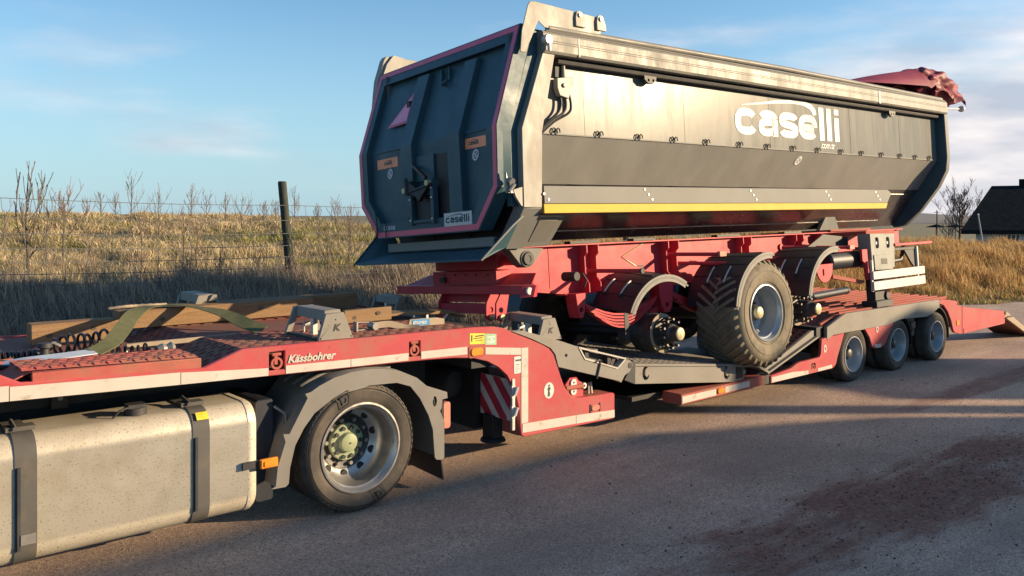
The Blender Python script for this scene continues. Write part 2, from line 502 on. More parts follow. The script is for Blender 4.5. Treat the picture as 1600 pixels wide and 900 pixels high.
class Thing:
    """an Empty at the base of a thing; parts are mesh children in the frame of the thing"""

    def __init__(s, name, label, cat, loc=(0, 0, 0), rot=(0, 0, 0), group=None, local=False):
        s.loc = tuple(loc)
        s.off = (0, 0, 0) if local else s.loc
        o = bpy.data.objects.new(name, None)
        o.empty_display_size = 0.2
        COL.objects.link(o)
        o.location = loc
        o.rotation_euler = rot
        o['label'] = label
        o['category'] = cat
        if group:
            o['group'] = group
        s.o = o

    def part(s, name, mb, material, parent=None, bevel=0.0, smooth=True, label=None, merge=False, stuff=False):
        me = mesh_of(mb, name, material, s.off, smooth, bevel, merge)
        return s.link(name, me, parent, label, stuff)

    def link(s, name, me, parent=None, label=None, stuff=False):
        o = bpy.data.objects.new(name, me)
        COL.objects.link(o)
        o.parent = parent or s.o
        if label:
            o['label'] = label
        if stuff:
            o['kind'] = 'stuff'
        return o


def single(name, mb, material, label, cat, loc=(0, 0, 0), group=None, bevel=0.0, smooth=True, kind=None):
    me = mesh_of(mb, name, material, loc, smooth, bevel)
    o = bpy.data.objects.new(name, me)
    COL.objects.link(o)
    o.location = loc
    if label:
        o['label'] = label
    if cat:
        o['category'] = cat
    if group:
        o['group'] = group
    if kind:
        o['kind'] = kind
    return o


def text_mb(body, size, depth, fn, shear=0.0, bold=0.0, width=1.0, align='LEFT'):
    """flat lettering as thin raised mesh; fn maps (x, y, depth) of the text plane into the frame of the thing"""
    cu = bpy.data.curves.new('lettering', 'FONT')
    cu.body = body
    cu.size = size
    cu.shear = shear
    cu.offset = bold
    cu.extrude = depth / 2
    cu.align_x = align
    cu.resolution_u = 3
    ob = bpy.data.objects.new('lettering', cu)
    COL.objects.link(ob)
    dg = bpy.context.evaluated_depsgraph_get()
    me = bpy.data.meshes.new_from_object(ob.evaluated_get(dg))
    mb = MB()
    mb.add([fn(v.co.x * width, v.co.y, v.co.z) for v in me.vertices], [tuple(p.vertices) for p in me.polygons])
    bpy.data.objects.remove(ob)
    bpy.data.curves.remove(cu)
    bpy.data.meshes.remove(me)
    return mb


def ribbon(mb, pts, w, fn, d=0.003):
    """a flat stroke of width w along pts, as a thin solid"""
    k = len(pts)
    L, Rr = [], []
    for i in range(k):
        a, b = pts[max(i - 1, 0)], pts[min(i + 1, k - 1)]
        dx, dz = b[0] - a[0], b[1] - a[1]
        l = math.hypot(dx, dz) or 1
        nx, nz = -dz / l, dx / l
        ww = w[i] if isinstance(w, (list, tuple)) else w
        L.append((pts[i][0] + nx * ww / 2, pts[i][1] + nz * ww / 2))
        Rr.append((pts[i][0] - nx * ww / 2, pts[i][1] - nz * ww / 2))
    rows = [[fn(L[i][0], L[i][1], d), fn(Rr[i][0], Rr[i][1], d)] for i in range(k)]
    back = Vector(fn(0, 0, 0)) - Vector(fn(0, 0, d))
    mb.grid(rows, 1.0, back)
    return mb


def sup(cx, cz, a, b, t0, t1, n=14, e=2.9):
    out = []
    for i in range(n + 1):
        t = R_(t0 + (t1 - t0) * i / n)
        c, s_ = math.cos(t), math.sin(t)
        out.append((cx + a * math.copysign(abs(c) ** (2 / e), c), cz + b * math.copysign(abs(s_) ** (2 / e), s_)))
    return out


def caselli(fn, H, W_, d=0.003, swoosh=True):
    """the word mark: heavy squared lower-case letters with a swoosh; H x-height, W_ total width"""
    mb = MB()
    sx = W_ / 6.05
    def F(x, z, dd):
        return fn(x * sx, z * H, dd)
    w = 0.29
    def put(x0, strokes):
        for st in strokes:
            ribbon(mb, [(x0 + p[0], p[1]) for p in st], w, F, d)
    A, B = 0.40, 0.355
    put(0.05, [sup(0.52, 0.5, A, B, 28, 332)])
    a_top = [(0.16, 0.72)] + sup(0.52, 0.5, 0.38, B, 150, 20)[2:]
    put(1.18, [a_top, [(0.87, 0.66), (0.87, 0.0)], [(0.80, 0.57), (0.42, 0.55)] + sup(0.46, 0.345, 0.31, 0.205, 100, 262, 10) + [(0.5, 0.145), (0.80, 0.19)]])
    put(2.28, [sup(0.52, 0.68, 0.38, 0.18, 10, 200, 10) + [(0.2, 0.56), (0.5, 0.51), (0.8, 0.45)] + sup(0.52, 0.32, 0.38, 0.18, 20, -170, 10)])
    put(3.38, [[(0.22, 0.47), (0.86, 0.47)], sup(0.52, 0.5, A, B, 0, 325, 20)])
    mb2 = [(4.52, 1.36), (4.98, 1.36)]
    for x, h in mb2:
        put(x, [[(0.2, 0.0), (0.2, h)]])
    put(5.46, [[(0.2, 0.0), (0.2, 1.0)], [(0.2, 1.12), (0.2, 1.36)]])
    if swoosh:
        P = [(0.35, 1.10), (1.2, 1.22), (2.2, 1.37), (3.1, 1.46), (3.7, 1.45), (4.1, 1.34), (4.28, 1.18), (4.33, 1.02)]
        ribbon(mb, P, [0.02, 0.07, 0.12, 0.16, 0.19, 0.22, 0.24, 0.20], F, d)
    return mb


# ================================================================== the setting
def smooth01(a, b, x):
    t = np.clip((x - a) / (b - a), 0, 1)
    return t * t * (3 - 2 * t)


def wob(x, y, s, k=0.0):
    return (np.sin(x * s + 1.3 + k) * np.cos(y * s * 1.17 + 0.4 + k) + 0.5 * np.sin(x * s * 2.3 + y * s * 1.9 + 2.1 + k) + 0.3 * np.sin(x * s * 4.9 - y * s * 4.1 + k)) / 1.8


def patchy(x, y, size, seed, waves=26):
    """irregular patches: many sines of random heading and length"""
    g = np.random.default_rng(seed)
    out = 0.0
    for _ in range(waves):
        a = g.uniform(0, 2 * np.pi)
        k = 2 * np.pi / (size * g.uniform(0.5, 2.2))
        out = out + np.sin((x * np.cos(a) + y * np.sin(a)) * k + g.uniform(0, 6.28))
    return out / np.sqrt(waves / 2)


def edge_y(x):
    return 10.35 - 2.0 * smooth01(17, 29, x) + 0.22 * np.sin(x * 0.9) + 0.12 * np.sin(x * 2.7 + 1)


def height(x, y):
    x = np.asarray(x, float)
    y = np.asarray(y, float)
    e = edge_y(x)
    h = 0.80 * smooth01(0.1, 4.6, y - e)
    right = smooth01(20, 34, x)
    h += 1.42 * smooth01(14.5, 44, y) * (1 - right)
    h += 0.30 * smooth01(4.0, 9.0, y - e) * right
    h -= 1.6 * smooth01(19, 34, y) * right
    h -= 1.4 * smooth01(60, 160, y) * (1 - right)
    h -= 0.42 * smooth01(29, 40, x) * smooth01(2, 7, y - e)
    h -= 1.1 * smooth01(42, 70, x) * smooth01(8, 14, y)
    h += 0.10 * wob(x, y, 0.35) * smooth01(1, 6, y - e)
    h += 0.20 * wob(x, y, 0.11, 1.0) * smooth01(6, 14, y - e)
    return h


def axis(parts):
    out = []
    for a, b, st in parts:
        out += list(np.arange(a, b, st))
    out.append(parts[-1][1])
    return np.array(out)


def sheet_mesh(name, xs, ys, zfun, material):
    X, Y = np.meshgrid(xs, ys)
    Z = zfun(X, Y)
    nx, ny = len(xs), len(ys)
    me = bpy.data.meshes.new(name)
    co = np.stack([X, Y, Z], -1).reshape(-1, 3)
    i = np.arange(ny - 1)[:, None] * nx + np.arange(nx - 1)[None, :]
    f = np.stack([i, i + 1, i + nx + 1, i + nx], -1).reshape(-1, 4)
    me.vertices.add(len(co))
    me.vertices.foreach_set('co', co.ravel())
    me.loops.add(f.size)
    me.loops.foreach_set('vertex_index', f.ravel())
    me.polygons.add(len(f))
    me.polygons.foreach_set('loop_start', np.arange(0, f.size, 4))
    me.polygons.foreach_set('loop_total', np.full(len(f), 4))
    me.polygons.foreach_set('use_smooth', np.ones(len(f), bool))
    me.update(calc_edges=True)
    me.validate()
    me.materials.append(material)
    return me


def setting(name, me, kind='structure', label=None):
    o = bpy.data.objects.new(name, me)
    COL.objects.link(o)
    o['kind'] = kind
    if label:
        o['label'] = label
    return o


def ground_material():
    m = mat('field_soil', (0.12, 0.095, 0.05), (0.20, 0.16, 0.075), 0.9, 0.95, dirt=(0.10, 0.12, 0.04), dscale=0.35, dlo=0.45, dhi=0.65, damt=0.6, bump=0.6, bscale=9)
    return m


def road_material():
    m = bpy.data.materials.new('road_gravel')
    m.use_nodes = True
    t = m.node_tree
    b = t.nodes['Principled BSDF']
    b.inputs['Roughness'].default_value = 0.92
    co = t.nodes.new('ShaderNodeTexCoord').outputs['Object']
    def noise(sc, d=4.0, vec=co, r=0.6):
        q = t.nodes.new('ShaderNodeTexNoise')
        q.inputs['Scale'].default_value = sc
        q.inputs['Detail'].default_value = d
        q.inputs['Roughness'].default_value = r
        t.links.new(vec, q.inputs['Vector'])
        return q.outputs['Fac']
    def ramp(fac, p0, c0, p1, c1):
        q = t.nodes.new('ShaderNodeValToRGB')
        q.color_ramp.elements[0].position = p0
        q.color_ramp.elements[0].color = (*c0, 1)
        q.color_ramp.elements[1].position = p1
        q.color_ramp.elements[1].color = (*c1, 1)
        t.links.new(fac, q.inputs['Fac'])
        return q.outputs['Color']
    def mr(v, a, b2, c=0.0, d=1.0):
        q = t.nodes.new('ShaderNodeMapRange')
        q.interpolation_type = 'SMOOTHSTEP'
        for k, x in zip(('From Min', 'From Max', 'To Min', 'To Max'), (a, b2, c, d)):
            q.inputs[k].default_value = x
        t.links.new(v, q.inputs['Value'])
        return q.outputs['Result']
    def mix(f, a, b2, mode='MIX'):
        q = t.nodes.new('ShaderNodeMixRGB')
        q.blend_type = mode
        for s_, v in ((0, f), (1, a), (2, b2)):
            if isinstance(v, (int, float)):
                q.inputs[s_].default_value = v
            elif isinstance(v, tuple):
                q.inputs[s_].default_value = (*v, 1)
            else:
                t.links.new(v, q.inputs[s_])
        return q.outputs['Color']
    def math_(op, a, b2):
        q = t.nodes.new('ShaderNodeMath')
        q.operation = op
        for i, v in enumerate((a, b2)):
            if isinstance(v, (int, float)):
                q.inputs[i].default_value = v
            else:
                t.links.new(v, q.inputs[i])
        return q.outputs[0]
    vor = t.nodes.new('ShaderNodeTexVoronoi')
    vor.inputs['Scale'].default_value = 105
    t.links.new(co, vor.inputs['Vector'])
    vsep = t.nodes.new('ShaderNodeSeparateXYZ')
    t.links.new(vor.outputs['Color'], vsep.inputs[0])
    grain = math_('ADD', math_('MULTIPLY', vsep.outputs['X'], 0.42), math_('MULTIPLY', noise(60, 5, r=0.8), 0.58))
    agg = ramp(grain, 0.27, (0.21, 0.150, 0.118), 0.76, (0.68, 0.515, 0.395))
    big = ramp(noise(0.55, 5), 0.3, (0.70, 0.66, 0.65), 0.7, (1.20, 1.16, 1.14))
    c = mix(1.0, agg, big, 'MULTIPLY')
    # long wheel-track streaks along the road
    mp = t.nodes.new('ShaderNodeMapping')
    mp.inputs['Scale'].default_value = (0.13, 1.5, 1)
    t.links.new(co, mp.inputs['Vector'])
    st = mr(noise(1.2, 5, mp.outputs['Vector']), 0.42, 0.68)
    c = mix(math_('MULTIPLY', st, 0.5), c, (0.27, 0.20, 0.165))
    # dark brown soil dragged over the near right of the road
    sp = t.nodes.new('ShaderNodeSeparateXYZ')
    t.links.new(co, sp.inputs[0])
    dx = math_('DIVIDE', math_('SUBTRACT', sp.outputs['X'], 7.6), 3.2)
    dy = math_('DIVIDE', math_('SUBTRACT', sp.outputs['Y'], math_('ADD', 3.30, math_('MULTIPLY', math_('SUBTRACT', sp.outputs['X'], 7.6), -0.06))), 0.62)
    rr = math_('ADD', math_('MULTIPLY', dx, dx), math_('MULTIPLY', dy, dy))
    fall = mr(rr, 2.3, 0.0)
    brk = noise(2.6, 7, r=0.7)
    brk2 = noise(0.9, 4, r=0.6)
    mp3 = t.nodes.new('ShaderNodeMapping')
    mp3.inputs['Scale'].default_value = (0.35, 1.6, 1)
    mp3.inputs['Rotation'].default_value = (0, 0, 0.12)
    t.links.new(co, mp3.inputs['Vector'])
    brk3 = noise(4.2, 6, mp3.outputs['Vector'], 0.7)
    msk = mr(math_('ADD', math_('ADD', math_('MULTIPLY', fall, 0.62), math_('MULTIPLY', brk3, 0.80)), math_('MULTIPLY', brk2, 0.75)), 1.06, 1.40)
    soil = ramp(noise(30, 4, r=0.7), 0.3, (0.075, 0.027, 0.018), 0.70, (0.34, 0.155, 0.105))
    c = mix(math_('MULTIPLY', msk, 0.95), c, soil)
    # a second thinner smear of mud beyond, along the rear axles
    ex = math_('DIVIDE', math_('SUBTRACT', sp.outputs['X'], 13.2), 3.6)
    ey = math_('DIVIDE', math_('SUBTRACT', sp.outputs['Y'], 4.75), 0.30)
    fall2 = mr(math_('ADD', math_('MULTIPLY', ex, ex), math_('MULTIPLY', ey, ey)), 1.8, 0.0)
    m2 = mr(math_('ADD', math_('MULTIPLY', fall2, 0.6), math_('MULTIPLY', brk3, 1.0)), 0.82, 1.15)
    c = mix(math_('MULTIPLY', m2, 0.75), c, soil)
    # scattered dark stains and pale dust
    sm = mr(noise(1.9, 6, r=0.65), 0.63, 0.74)
    c = mix(math_('MULTIPLY', sm, 0.55), c, (0.13, 0.10, 0.085))
    t.links.new(c, b.inputs['Base Color'])
    bp = t.nodes.new('ShaderNodeBump')
    bp.inputs['Strength'].default_value = 0.75
    bp.inputs['Distance'].default_value = 0.012
    hsum = math_('ADD', math_('ADD', noise(85, 3, r=0.75), math_('MULTIPLY', vor.outputs['Distance'], -0.6)), math_('MULTIPLY', noise(9, 5), math_('ADD', 0.8, math_('MULTIPLY', msk, 3.0))))
    t.links.new(hsum, bp.inputs['Height'])
    t.links.new(bp.outputs['Normal'], b.inputs['Normal'])
    return m


M['road'] = road_material()
xs = axis([(-1500, -300, 300), (-300, -60, 40), (-60, -14, 4), (-14, 50, 0.6), (50, 110, 4), (110, 400, 30), (400, 2400, 250)])
ys = axis([(-900, -200, 140), (-200, -30, 30), (-30, 8, 3), (8, 30, 0.6), (30, 60, 1.5), (60, 200, 10), (200, 2400, 220)])
setting('ground', sheet_mesh('ground', xs, ys, lambda x, y: height(x, y) - 0.012 - 0.05 * smooth01(0.6, -0.6, y - edge_y(x)), ground_material()))


def road_z(x, y):
    e = edge_y(x)
    z = 0.004 + 0.0 * x
    msk = np.exp(-(((x - 7.6) / 2.6) ** 2 + ((y - 3.3 + 0.06 * (x - 7.6)) / 0.5) ** 2))
    z = z + msk * (0.012 + 0.022 * wob(x * 0.35, y, 11.0) + 0.014 * wob(x, y, 23.0, 2.0))
    z = z + 0.004 * wob(x, y, 1.3) * (y < 5.6)
    return z - 0.03 * smooth01(-0.35, 0.25, y - e)


rx = axis([(-60, -6, 6), (-6, 1, 0.5), (1, 14, 0.07), (14, 36, 0.6), (36, 130, 6)])
ry = axis([(-25, -1, 3), (-1, 1.6, 0.4), (1.6, 5.6, 0.06), (5.6, 11.2, 0.35)])
setting('road', sheet_mesh('road', rx, ry, road_z, M['road']))

# ---- loose gravel and clods on the road
def scatter(name, n, xr, yr, rmin, rmax, material, fx=None):
    mb = MB()
    t = 0
    while t < n:
        x, y = random.uniform(*xr), random.uniform(*yr)
        if fx and random.random() > fx(x, y):
            continue
        t += 1
        r = rmin + (rmax - rmin) * random.random() ** 2.5
        z = float(road_z(np.array(x), np.array(y)))
        a = random.random() * 6.28
        vs = []
        for k in range(5):
            q = a + k * 1.2566 + random.uniform(-0.3, 0.3)
            rr = r * random.uniform(0.7, 1.2)
            vs.append((x + rr * math.cos(q), y + rr * math.sin(q), z - 0.002))
        ox, oy, hh = random.uniform(-0.25, 0.25) * r, random.uniform(-0.25, 0.25) * r, r * random.uniform(0.45, 0.8)
        for k in range(5):
            q = a + k * 1.2566 + random.uniform(-0.5, 0.5)
            rr = r * random.uniform(0.35, 0.75)
            vs.append((x + ox + rr * math.cos(q), y + oy + rr * math.sin(q), z + hh * random.uniform(0.7, 1.15)))
        mb.add(vs, [(k, (k + 1) % 5, (k + 1) % 5 + 5, k + 5) for k in range(5)] + [(5, 6, 7, 8, 9)])
    me = mesh_of(mb, name, material, recalc=False, smooth=False)
    o = setting(name, me, 'stuff')
    return o


scatter('gravel', 7000, (-0.5, 15), (1.9, 7.2), 0.003, 0.010, 'stone')
scatter('soil_clods', 2200, (4.4, 11.5), (2.0, 4.8), 0.003, 0.013, 'clod', lambda x, y: math.exp(-(((x - 7.8) / 2.4) ** 2 + ((y - 3.25 + 0.06 * (x - 7.6)) / 0.5) ** 2)) + 0.02)
scatter('leaf_litter', 90, (3, 14), (2.2, 6.2), 0.006, 0.018, 'clod')

# ---- grass: blades with bend, one mesh per kind of grass
def grass_mat(name):
    m = bpy.data.materials.new(name)
    m.use_nodes = True
    t = m.node_tree
    b = t.nodes['Principled BSDF']
    b.inputs['Roughness'].default_value = 0.75
    b.inputs['Specular IOR Level'].default_value = 0.25
    a = t.nodes.new('ShaderNodeAttribute')
    a.attribute_name = 'tint'
    t.links.new(a.outputs['Color'], b.inputs['Base Color'])
    tr = t.nodes.new('ShaderNodeBsdfTranslucent')
    t.links.new(a.outputs['Color'], tr.inputs['Color'])
    ms = t.nodes.new('ShaderNodeMixShader')
    ms.inputs[0].default_value = 0.25
    t.links.new(b.outputs[0], ms.inputs[1])
    t.links.new(tr.outputs[0], ms.inputs[2])
    t.links.new(ms.outputs[0], t.nodes['Material Output'].inputs[0])
    return m


GRASS = grass_mat('grass_blade')


def blades(name, P, H, Wd, lean, cols, label=None):
    n = len(P)
    ang = RNG.uniform(0, 2 * np.pi, n)
    side_ = np.stack([np.cos(ang), np.sin(ang), np.zeros(n)], 1)
    # blades face the open side at random; lean mixes the wind and a free direction
    la = RNG.uniform(0, 2 * np.pi, n)
    ld = np.stack([np.cos(la), np.sin(la), np.zeros(n)], 1) * lean[:, None] * H[:, None] * 0.75
    ld += np.array([-0.10, 0.16, 0.0]) * H[:, None]
    up = np.array([0, 0, 1.0])
    w = (Wd / 2)[:, None] * side_
    mid = P + up * (H * 0.58)[:, None] + ld * 0.38
    tip = P + up * (H * (1 - 0.25 * lean))[:, None] + ld
    V = np.stack([P - w, P + w, mid + w * 0.8, mid - w * 0.8, tip], 1).reshape(-1, 3)
    base = np.arange(n)[:, None] * 5
    q = base + np.array([0, 1, 2, 3])
    tr = base + np.array([3, 2, 4])
    idx = np.concatenate([q, tr], 1).ravel()
    me = bpy.data.meshes.new(name)
    me.vertices.add(len(V))
    me.vertices.foreach_set('co', V.ravel())
    me.loops.add(len(idx))
    me.loops.foreach_set('vertex_index', idx)
    me.polygons.add(2 * n)
    ls = (np.arange(n)[:, None] * 7 + np.array([0, 4])).ravel()
    me.polygons.foreach_set('loop_start', ls)
    me.polygons.foreach_set('loop_total', np.tile([4, 3], n))
    me.update(calc_edges=True)
    ca = me.color_attributes.new('tint', 'FLOAT_COLOR', 'POINT')
    C4 = np.concatenate([np.repeat(cols, 5, 0), np.ones((n * 5, 1))], 1)
    ca.data.foreach_set('color', C4.ravel().astype(np.float32))
    me.materials.append(GRASS)
    return setting(name, me, 'stuff', label)


FV = np.array([0.65, 0.76])
RV = np.array([0.76, -0.65])


def spread(n, f0, f1, u0, u1, keep, power=1.0):
    """random ground points in the wedge between two sight directions, denser near by"""
    out = []
    tot = 0
    while tot < n:
        k = 60000
        f = f0 + (f1 - f0) * RNG.random(k) ** power
        s_ = (u0 + (u1 - u0) * RNG.random(k) - 800) / 1326.0
        x = f * (FV[0] + RV[0] * s_)
        y = f * (FV[1] + RV[1] * s_)
        ok = keep(x, y)
        out.append(np.stack([x[ok], y[ok]], 1))
        tot += int(ok.sum())
        if not ok.any():
            break
    return np.concatenate(out)[:n]


def pal(n, cols, wts, jit=0.18):
    c = np.array(cols)[RNG.choice(len(cols), n, p=np.array(wts) / sum(wts))]
    return np.clip(c * (1 + RNG.normal(0, jit, (n, 1))), 0.01, 0.9)


def lift(P):
    return np.concatenate([P, height(P[:, 0], P[:, 1])[:, None] - 0.03], 1)


# tall rank grass on the bank between road and fence
P = spread(70000, 11.0, 21.0, -120, 840, lambda x, y: (y > edge_y(x) + 0.25) & (y < 16.6 + 0.4 * wob(x, y, 1.1)))
n = len(P)
clump = patchy(P[:, 0], P[:, 1], 1.3, 21) * 0.4 + patchy(P[:, 0], P[:, 1], 4.0, 22) * 0.4
H = np.clip(0.44 + 0.20 * clump + RNG.normal(0, 0.13, n), 0.12, 1.15) * (0.45 + 0.55 * smooth01(0.2, 2.0, P[:, 1] - edge_y(P[:, 0])))
blades('tall_grass', lift(P), H, RNG.uniform(0.008, 0.018, n), RNG.uniform(0.05, 0.9, n) ** 1.5,
       pal(n, [(0.36, 0.29, 0.21), (0.27, 0.215, 0.175), (0.46, 0.38, 0.27), (0.21, 0.20, 0.12), (0.14, 0.105, 0.105)], [3.5, 3, 1.8, 1.3, 3]),
       'tall grey-brown rank grass on the bank below the wire fence')
# the rising field behind the fence: tussocks of pale winter grass with green patches
P = spread(260000, 16.0, 52.0, -160, 900, lambda x, y: (y > 16.0) & (height(x, y) > -5), 1.25)
n = len(P)
dist = P @ FV
t1 = patchy(P[:, 0], P[:, 1], 2.6, 1) * 0.8
t2 = patchy(P[:, 0], P[:, 1], 6.0, 2) * 0.7
t3 = patchy(P[:, 0], P[:, 1], 0.9, 5) * 0.8
green = np.clip(0.42 + 0.45 * t2 + 0.25 * t1 - 0.012 * (dist - 20), 0, 0.9)
c = pal(n, [(0.47, 0.37, 0.21), (0.41, 0.31, 0.18), (0.55, 0.46, 0.29), (0.29, 0.20, 0.12)], [4, 3, 2.5, 1.5])
cg = pal(n, [(0.20, 0.21, 0.06), (0.27, 0.26, 0.08), (0.33, 0.28, 0.11)], [2, 3, 2])
pick = (RNG.random(n) < green)[:, None]
c = np.where(pick, cg, c)
H = np.clip(0.13 + 0.15 * t1 + 0.12 * t3 + RNG.normal(0, 0.05, n) + 0.20 * (RNG.random(n) < 0.03), 0.04, 0.55) * np.where(pick[:, 0], 0.8, 1.1)
c = c * (0.84 + 0.34 * np.clip(t3 * 0.6 + 0.7 * t1, -1, 1))[:, None]
blades('field_grass', lift(P), H, RNG.uniform(0.5, 1.3, n) * (0.0008 * dist), RNG.uniform(0.5, 1.5, n), c,
       'pale winter grass with green patches on the rising field behind the fence')
# golden dry grass on the bank to the right
P = spread(100000, 14.0, 46.0, 880, 1700, lambda x, y: (y > edge_y(x) + 0.1) & (y < edge_y(x) + 13.0), 1.15)
n = len(P)
dist = P @ FV
t1 = patchy(P[:, 0], P[:, 1], 2.2, 11) * 0.8
t3 = patchy(P[:, 0], P[:, 1], 0.8, 12) * 0.8
rim = smooth01(0.0, 1.6, P[:, 1] - edge_y(P[:, 0]))
H = np.clip(0.42 + 0.20 * t1 + 0.10 * t3 + RNG.normal(0, 0.10, n), 0.08, 0.95) * (0.3 + 0.7 * rim)
c = pal(n, [(0.52, 0.33, 0.13), (0.44, 0.27, 0.105), (0.60, 0.42, 0.19), (0.30, 0.17, 0.08)], [4, 3, 2.5, 1.6])
g2 = (RNG.random(n) < 0.55 * (1 - rim))[:, None]
c = np.where(g2, pal(n, [(0.20, 0.20, 0.06), (0.15, 0.13, 0.06)], [2, 1]), c)
blades('dry_grass', lift(P), H, RNG.uniform(0.5, 1.3, n) * (0.0009 * dist + 0.003), RNG.uniform(0.1, 1.0, n), c,
       'golden dry grass on the bank right of the low loader')


# ------------------------------------------------------------------ trees
def branch(mb, p, d, L, r, depth, spread_=0.5, n=5, up=0.12, kids=(2, 4), stops=None, rnd=random, minr=0.003):
    pts, rs = [Vector(p)], [r]
    q, dd = Vector(p), Vector(d).normalized()
    k = 4 if depth > 1 else 3
    for i in range(k):
        dd = (dd + Vector((rnd.gauss(0, 0.10), rnd.gauss(0, 0.10), rnd.gauss(0, 0.05) + up * 0.5))).normalized()
        q = q + dd * (L / k)
        pts.append(q.copy())
        rs.append(max(minr, r * (1 - 0.62 * (i + 1) / k)))
    mb.tube(pts, rs, n if depth > 1 else 3, caps=False)
    if depth <= 0:
        return
    for _ in range(rnd.randint(*kids)):
        i = rnd.randint(1, k)
        t = rnd.random()
        a = pts[i - 1].lerp(pts[i], t)
        az = rnd.random() * 6.283
        ax = Vector((math.cos(az), math.sin(az), 0.0))
        nd = (dd + ax * spread_ * rnd.uniform(0.7, 1.5) + Vector((0, 0, up))).normalized()
        branch(mb, a, nd, L * rnd.uniform(0.45, 0.72), max(minr, rs[i] * 0.65), depth - 1, spread_, n, up, kids, None, rnd, minr)


def make_tree(name, seed, hgt, r, label, cat, loc, stem=0.35, limbs=6, depth=2, spread_=0.55, up=0.3, kids=(2, 3), group=None, minr=0.004, lean=(0, 0), boughs='branches', twig='twig'):
    rnd = random.Random(seed)
    T = Thing(name, label, cat, loc, (0, 0, 0), group, local=True)
    tr = MB()
    top = Vector((lean[0], lean[1], hgt * 0.80))
    pts = [Vector((0, 0, -0.15)), Vector((rnd.gauss(0, 0.02), rnd.gauss(0, 0.02), hgt * stem * 0.5)), Vector((lean[0] * 0.4, lean[1] * 0.4, hgt * stem)), top * 0.8 + Vector((rnd.gauss(0, 0.04), rnd.gauss(0, 0.04), 0)), top + Vector((0, 0, hgt * 0.2))]
    tr.tube(pts, [r, r * 0.9, r * 0.8, r * 0.45, minr], 6)
    T.part('trunk', tr, 'bark')
    br = MB()
    for k in range(limbs):
        t = stem * 0.85 + (0.85 - stem * 0.85) * (k + rnd.random() * 0.6) / limbs
        p = Vector((0, 0, hgt * t)) + Vector((lean[0], lean[1], 0)) * t
        az = k * 2.4 + rnd.uniform(-0.4, 0.4)
        d = Vector((math.cos(az), math.sin(az), 0.6 + up))
        branch(br, p, d, hgt * (0.62 - 0.42 * t) * rnd.uniform(0.75, 1.2), r * (0.55 - 0.3 * t), depth, spread_, 4, up, kids, None, rnd, minr)
    T.part(boughs, br, twig)
    return T


def at(u, f):
    """ground position for a sight direction (pixel column of the photograph) at distance f along the view"""
    s_ = (u - 800) / 1326.0
    x, y = f * (FV[0] + RV[0] * s_), f * (FV[1] + RV[1] * s_)
    return (x, y, float(height(np.array(x), np.array(y))))


make_tree('bare_tree', 3, 2.15, 0.036, 'tallest bare young tree with upright forked branches at the left end of the fence', 'tree', at(44, 17.6), 0.26, 8, 2, 0.45, 0.6, (2, 3), minr=0.0075, twig='bark')
make_tree('bare_tree', 8, 1.75, 0.026, 'bare young tree with a dense round brush of twigs just right of the tallest tree', 'tree', at(99, 21.5), 0.42, 9, 2, 0.6, 0.35, (3, 4), minr=0.006)
saps = [  # column, distance, height, limbs, label
    (6, 24, 1.5, 5, 'low bushy bare sapling at the far left edge of the field'),
    (73, 25, 1.85, 4, 'thin upright bare sapling between the tallest tree and the brushy one'),
    (137, 42, 1.6, 5, 'short bare sapling on the crest right of the brushy tree'),
    (157, 40, 1.8, 5, 'spreading bare sapling on the crest, wider than the one to its left'),
    (180, 41, 1.7, 6, 'bushy bare sapling on the crest left of the tall crest sapling'),
    (205, 33, 2.5, 6, 'tallest bare sapling on the crest with several upright leaders'),
    (221, 25, 1.75, 5, 'bare sapling standing half way down the field with drooping side twigs'),
    (249, 30, 2.1, 7, 'bare sapling with dense upright twigs between the field post and the crest saplings'),
    (287, 21, 1.75, 7, 'slender bare sapling on the lower slope left of a matching thin one'),
    (306, 20.5, 1.55, 6, 'thin bare sapling on the lower slope beside a dark tuft'),
    (299, 38, 2.3, 6, 'tall bare sapling on the crest above the two lower-slope saplings'),
    (322, 40, 1.9, 4, 'small forked bare sapling on the crest, third from the fence post'),
    (352, 41, 1.9, 6, 'round bare sapling on the crest, second from the fence post'),
    (379, 29, 2.0, 8, 'bushy bare sapling on the upper slope nearest the fence post on its left'),
    (412, 40, 1.6, 6, 'low twiggy bare sapling on the crest left of the fence post'),
    (430, 41, 1.7, 6, 'second low twiggy bare sapling close left of the fence post'),
    (461, 38, 2.3, 5, 'narrow bare sapling rising just right of the fence post'),
    (495, 42, 1.4, 6, 'small round bare sapling on the crest right of the fence post'),
    (524, 36, 1.9, 7, 'upright bare sapling on the crest near the dump body'),
    (548, 27, 1.9, 8, 'twiggy bare sapling touching the left edge of the dump body'),
]
for i, (u, f, h, lm, lab) in enumerate(saps):
    make_tree('sapling', 40 + i, h * (0.80 if f < 34 else 0.66), 0.012 + 0.0004 * f, lab, 'sapling', at(u, f), 0.36 if f < 34 else 0.18, lm + (1 if f < 34 else 3), 1, 0.6, 0.45, (3, 5), 'bare saplings on the field', minr=0.00017 * f)
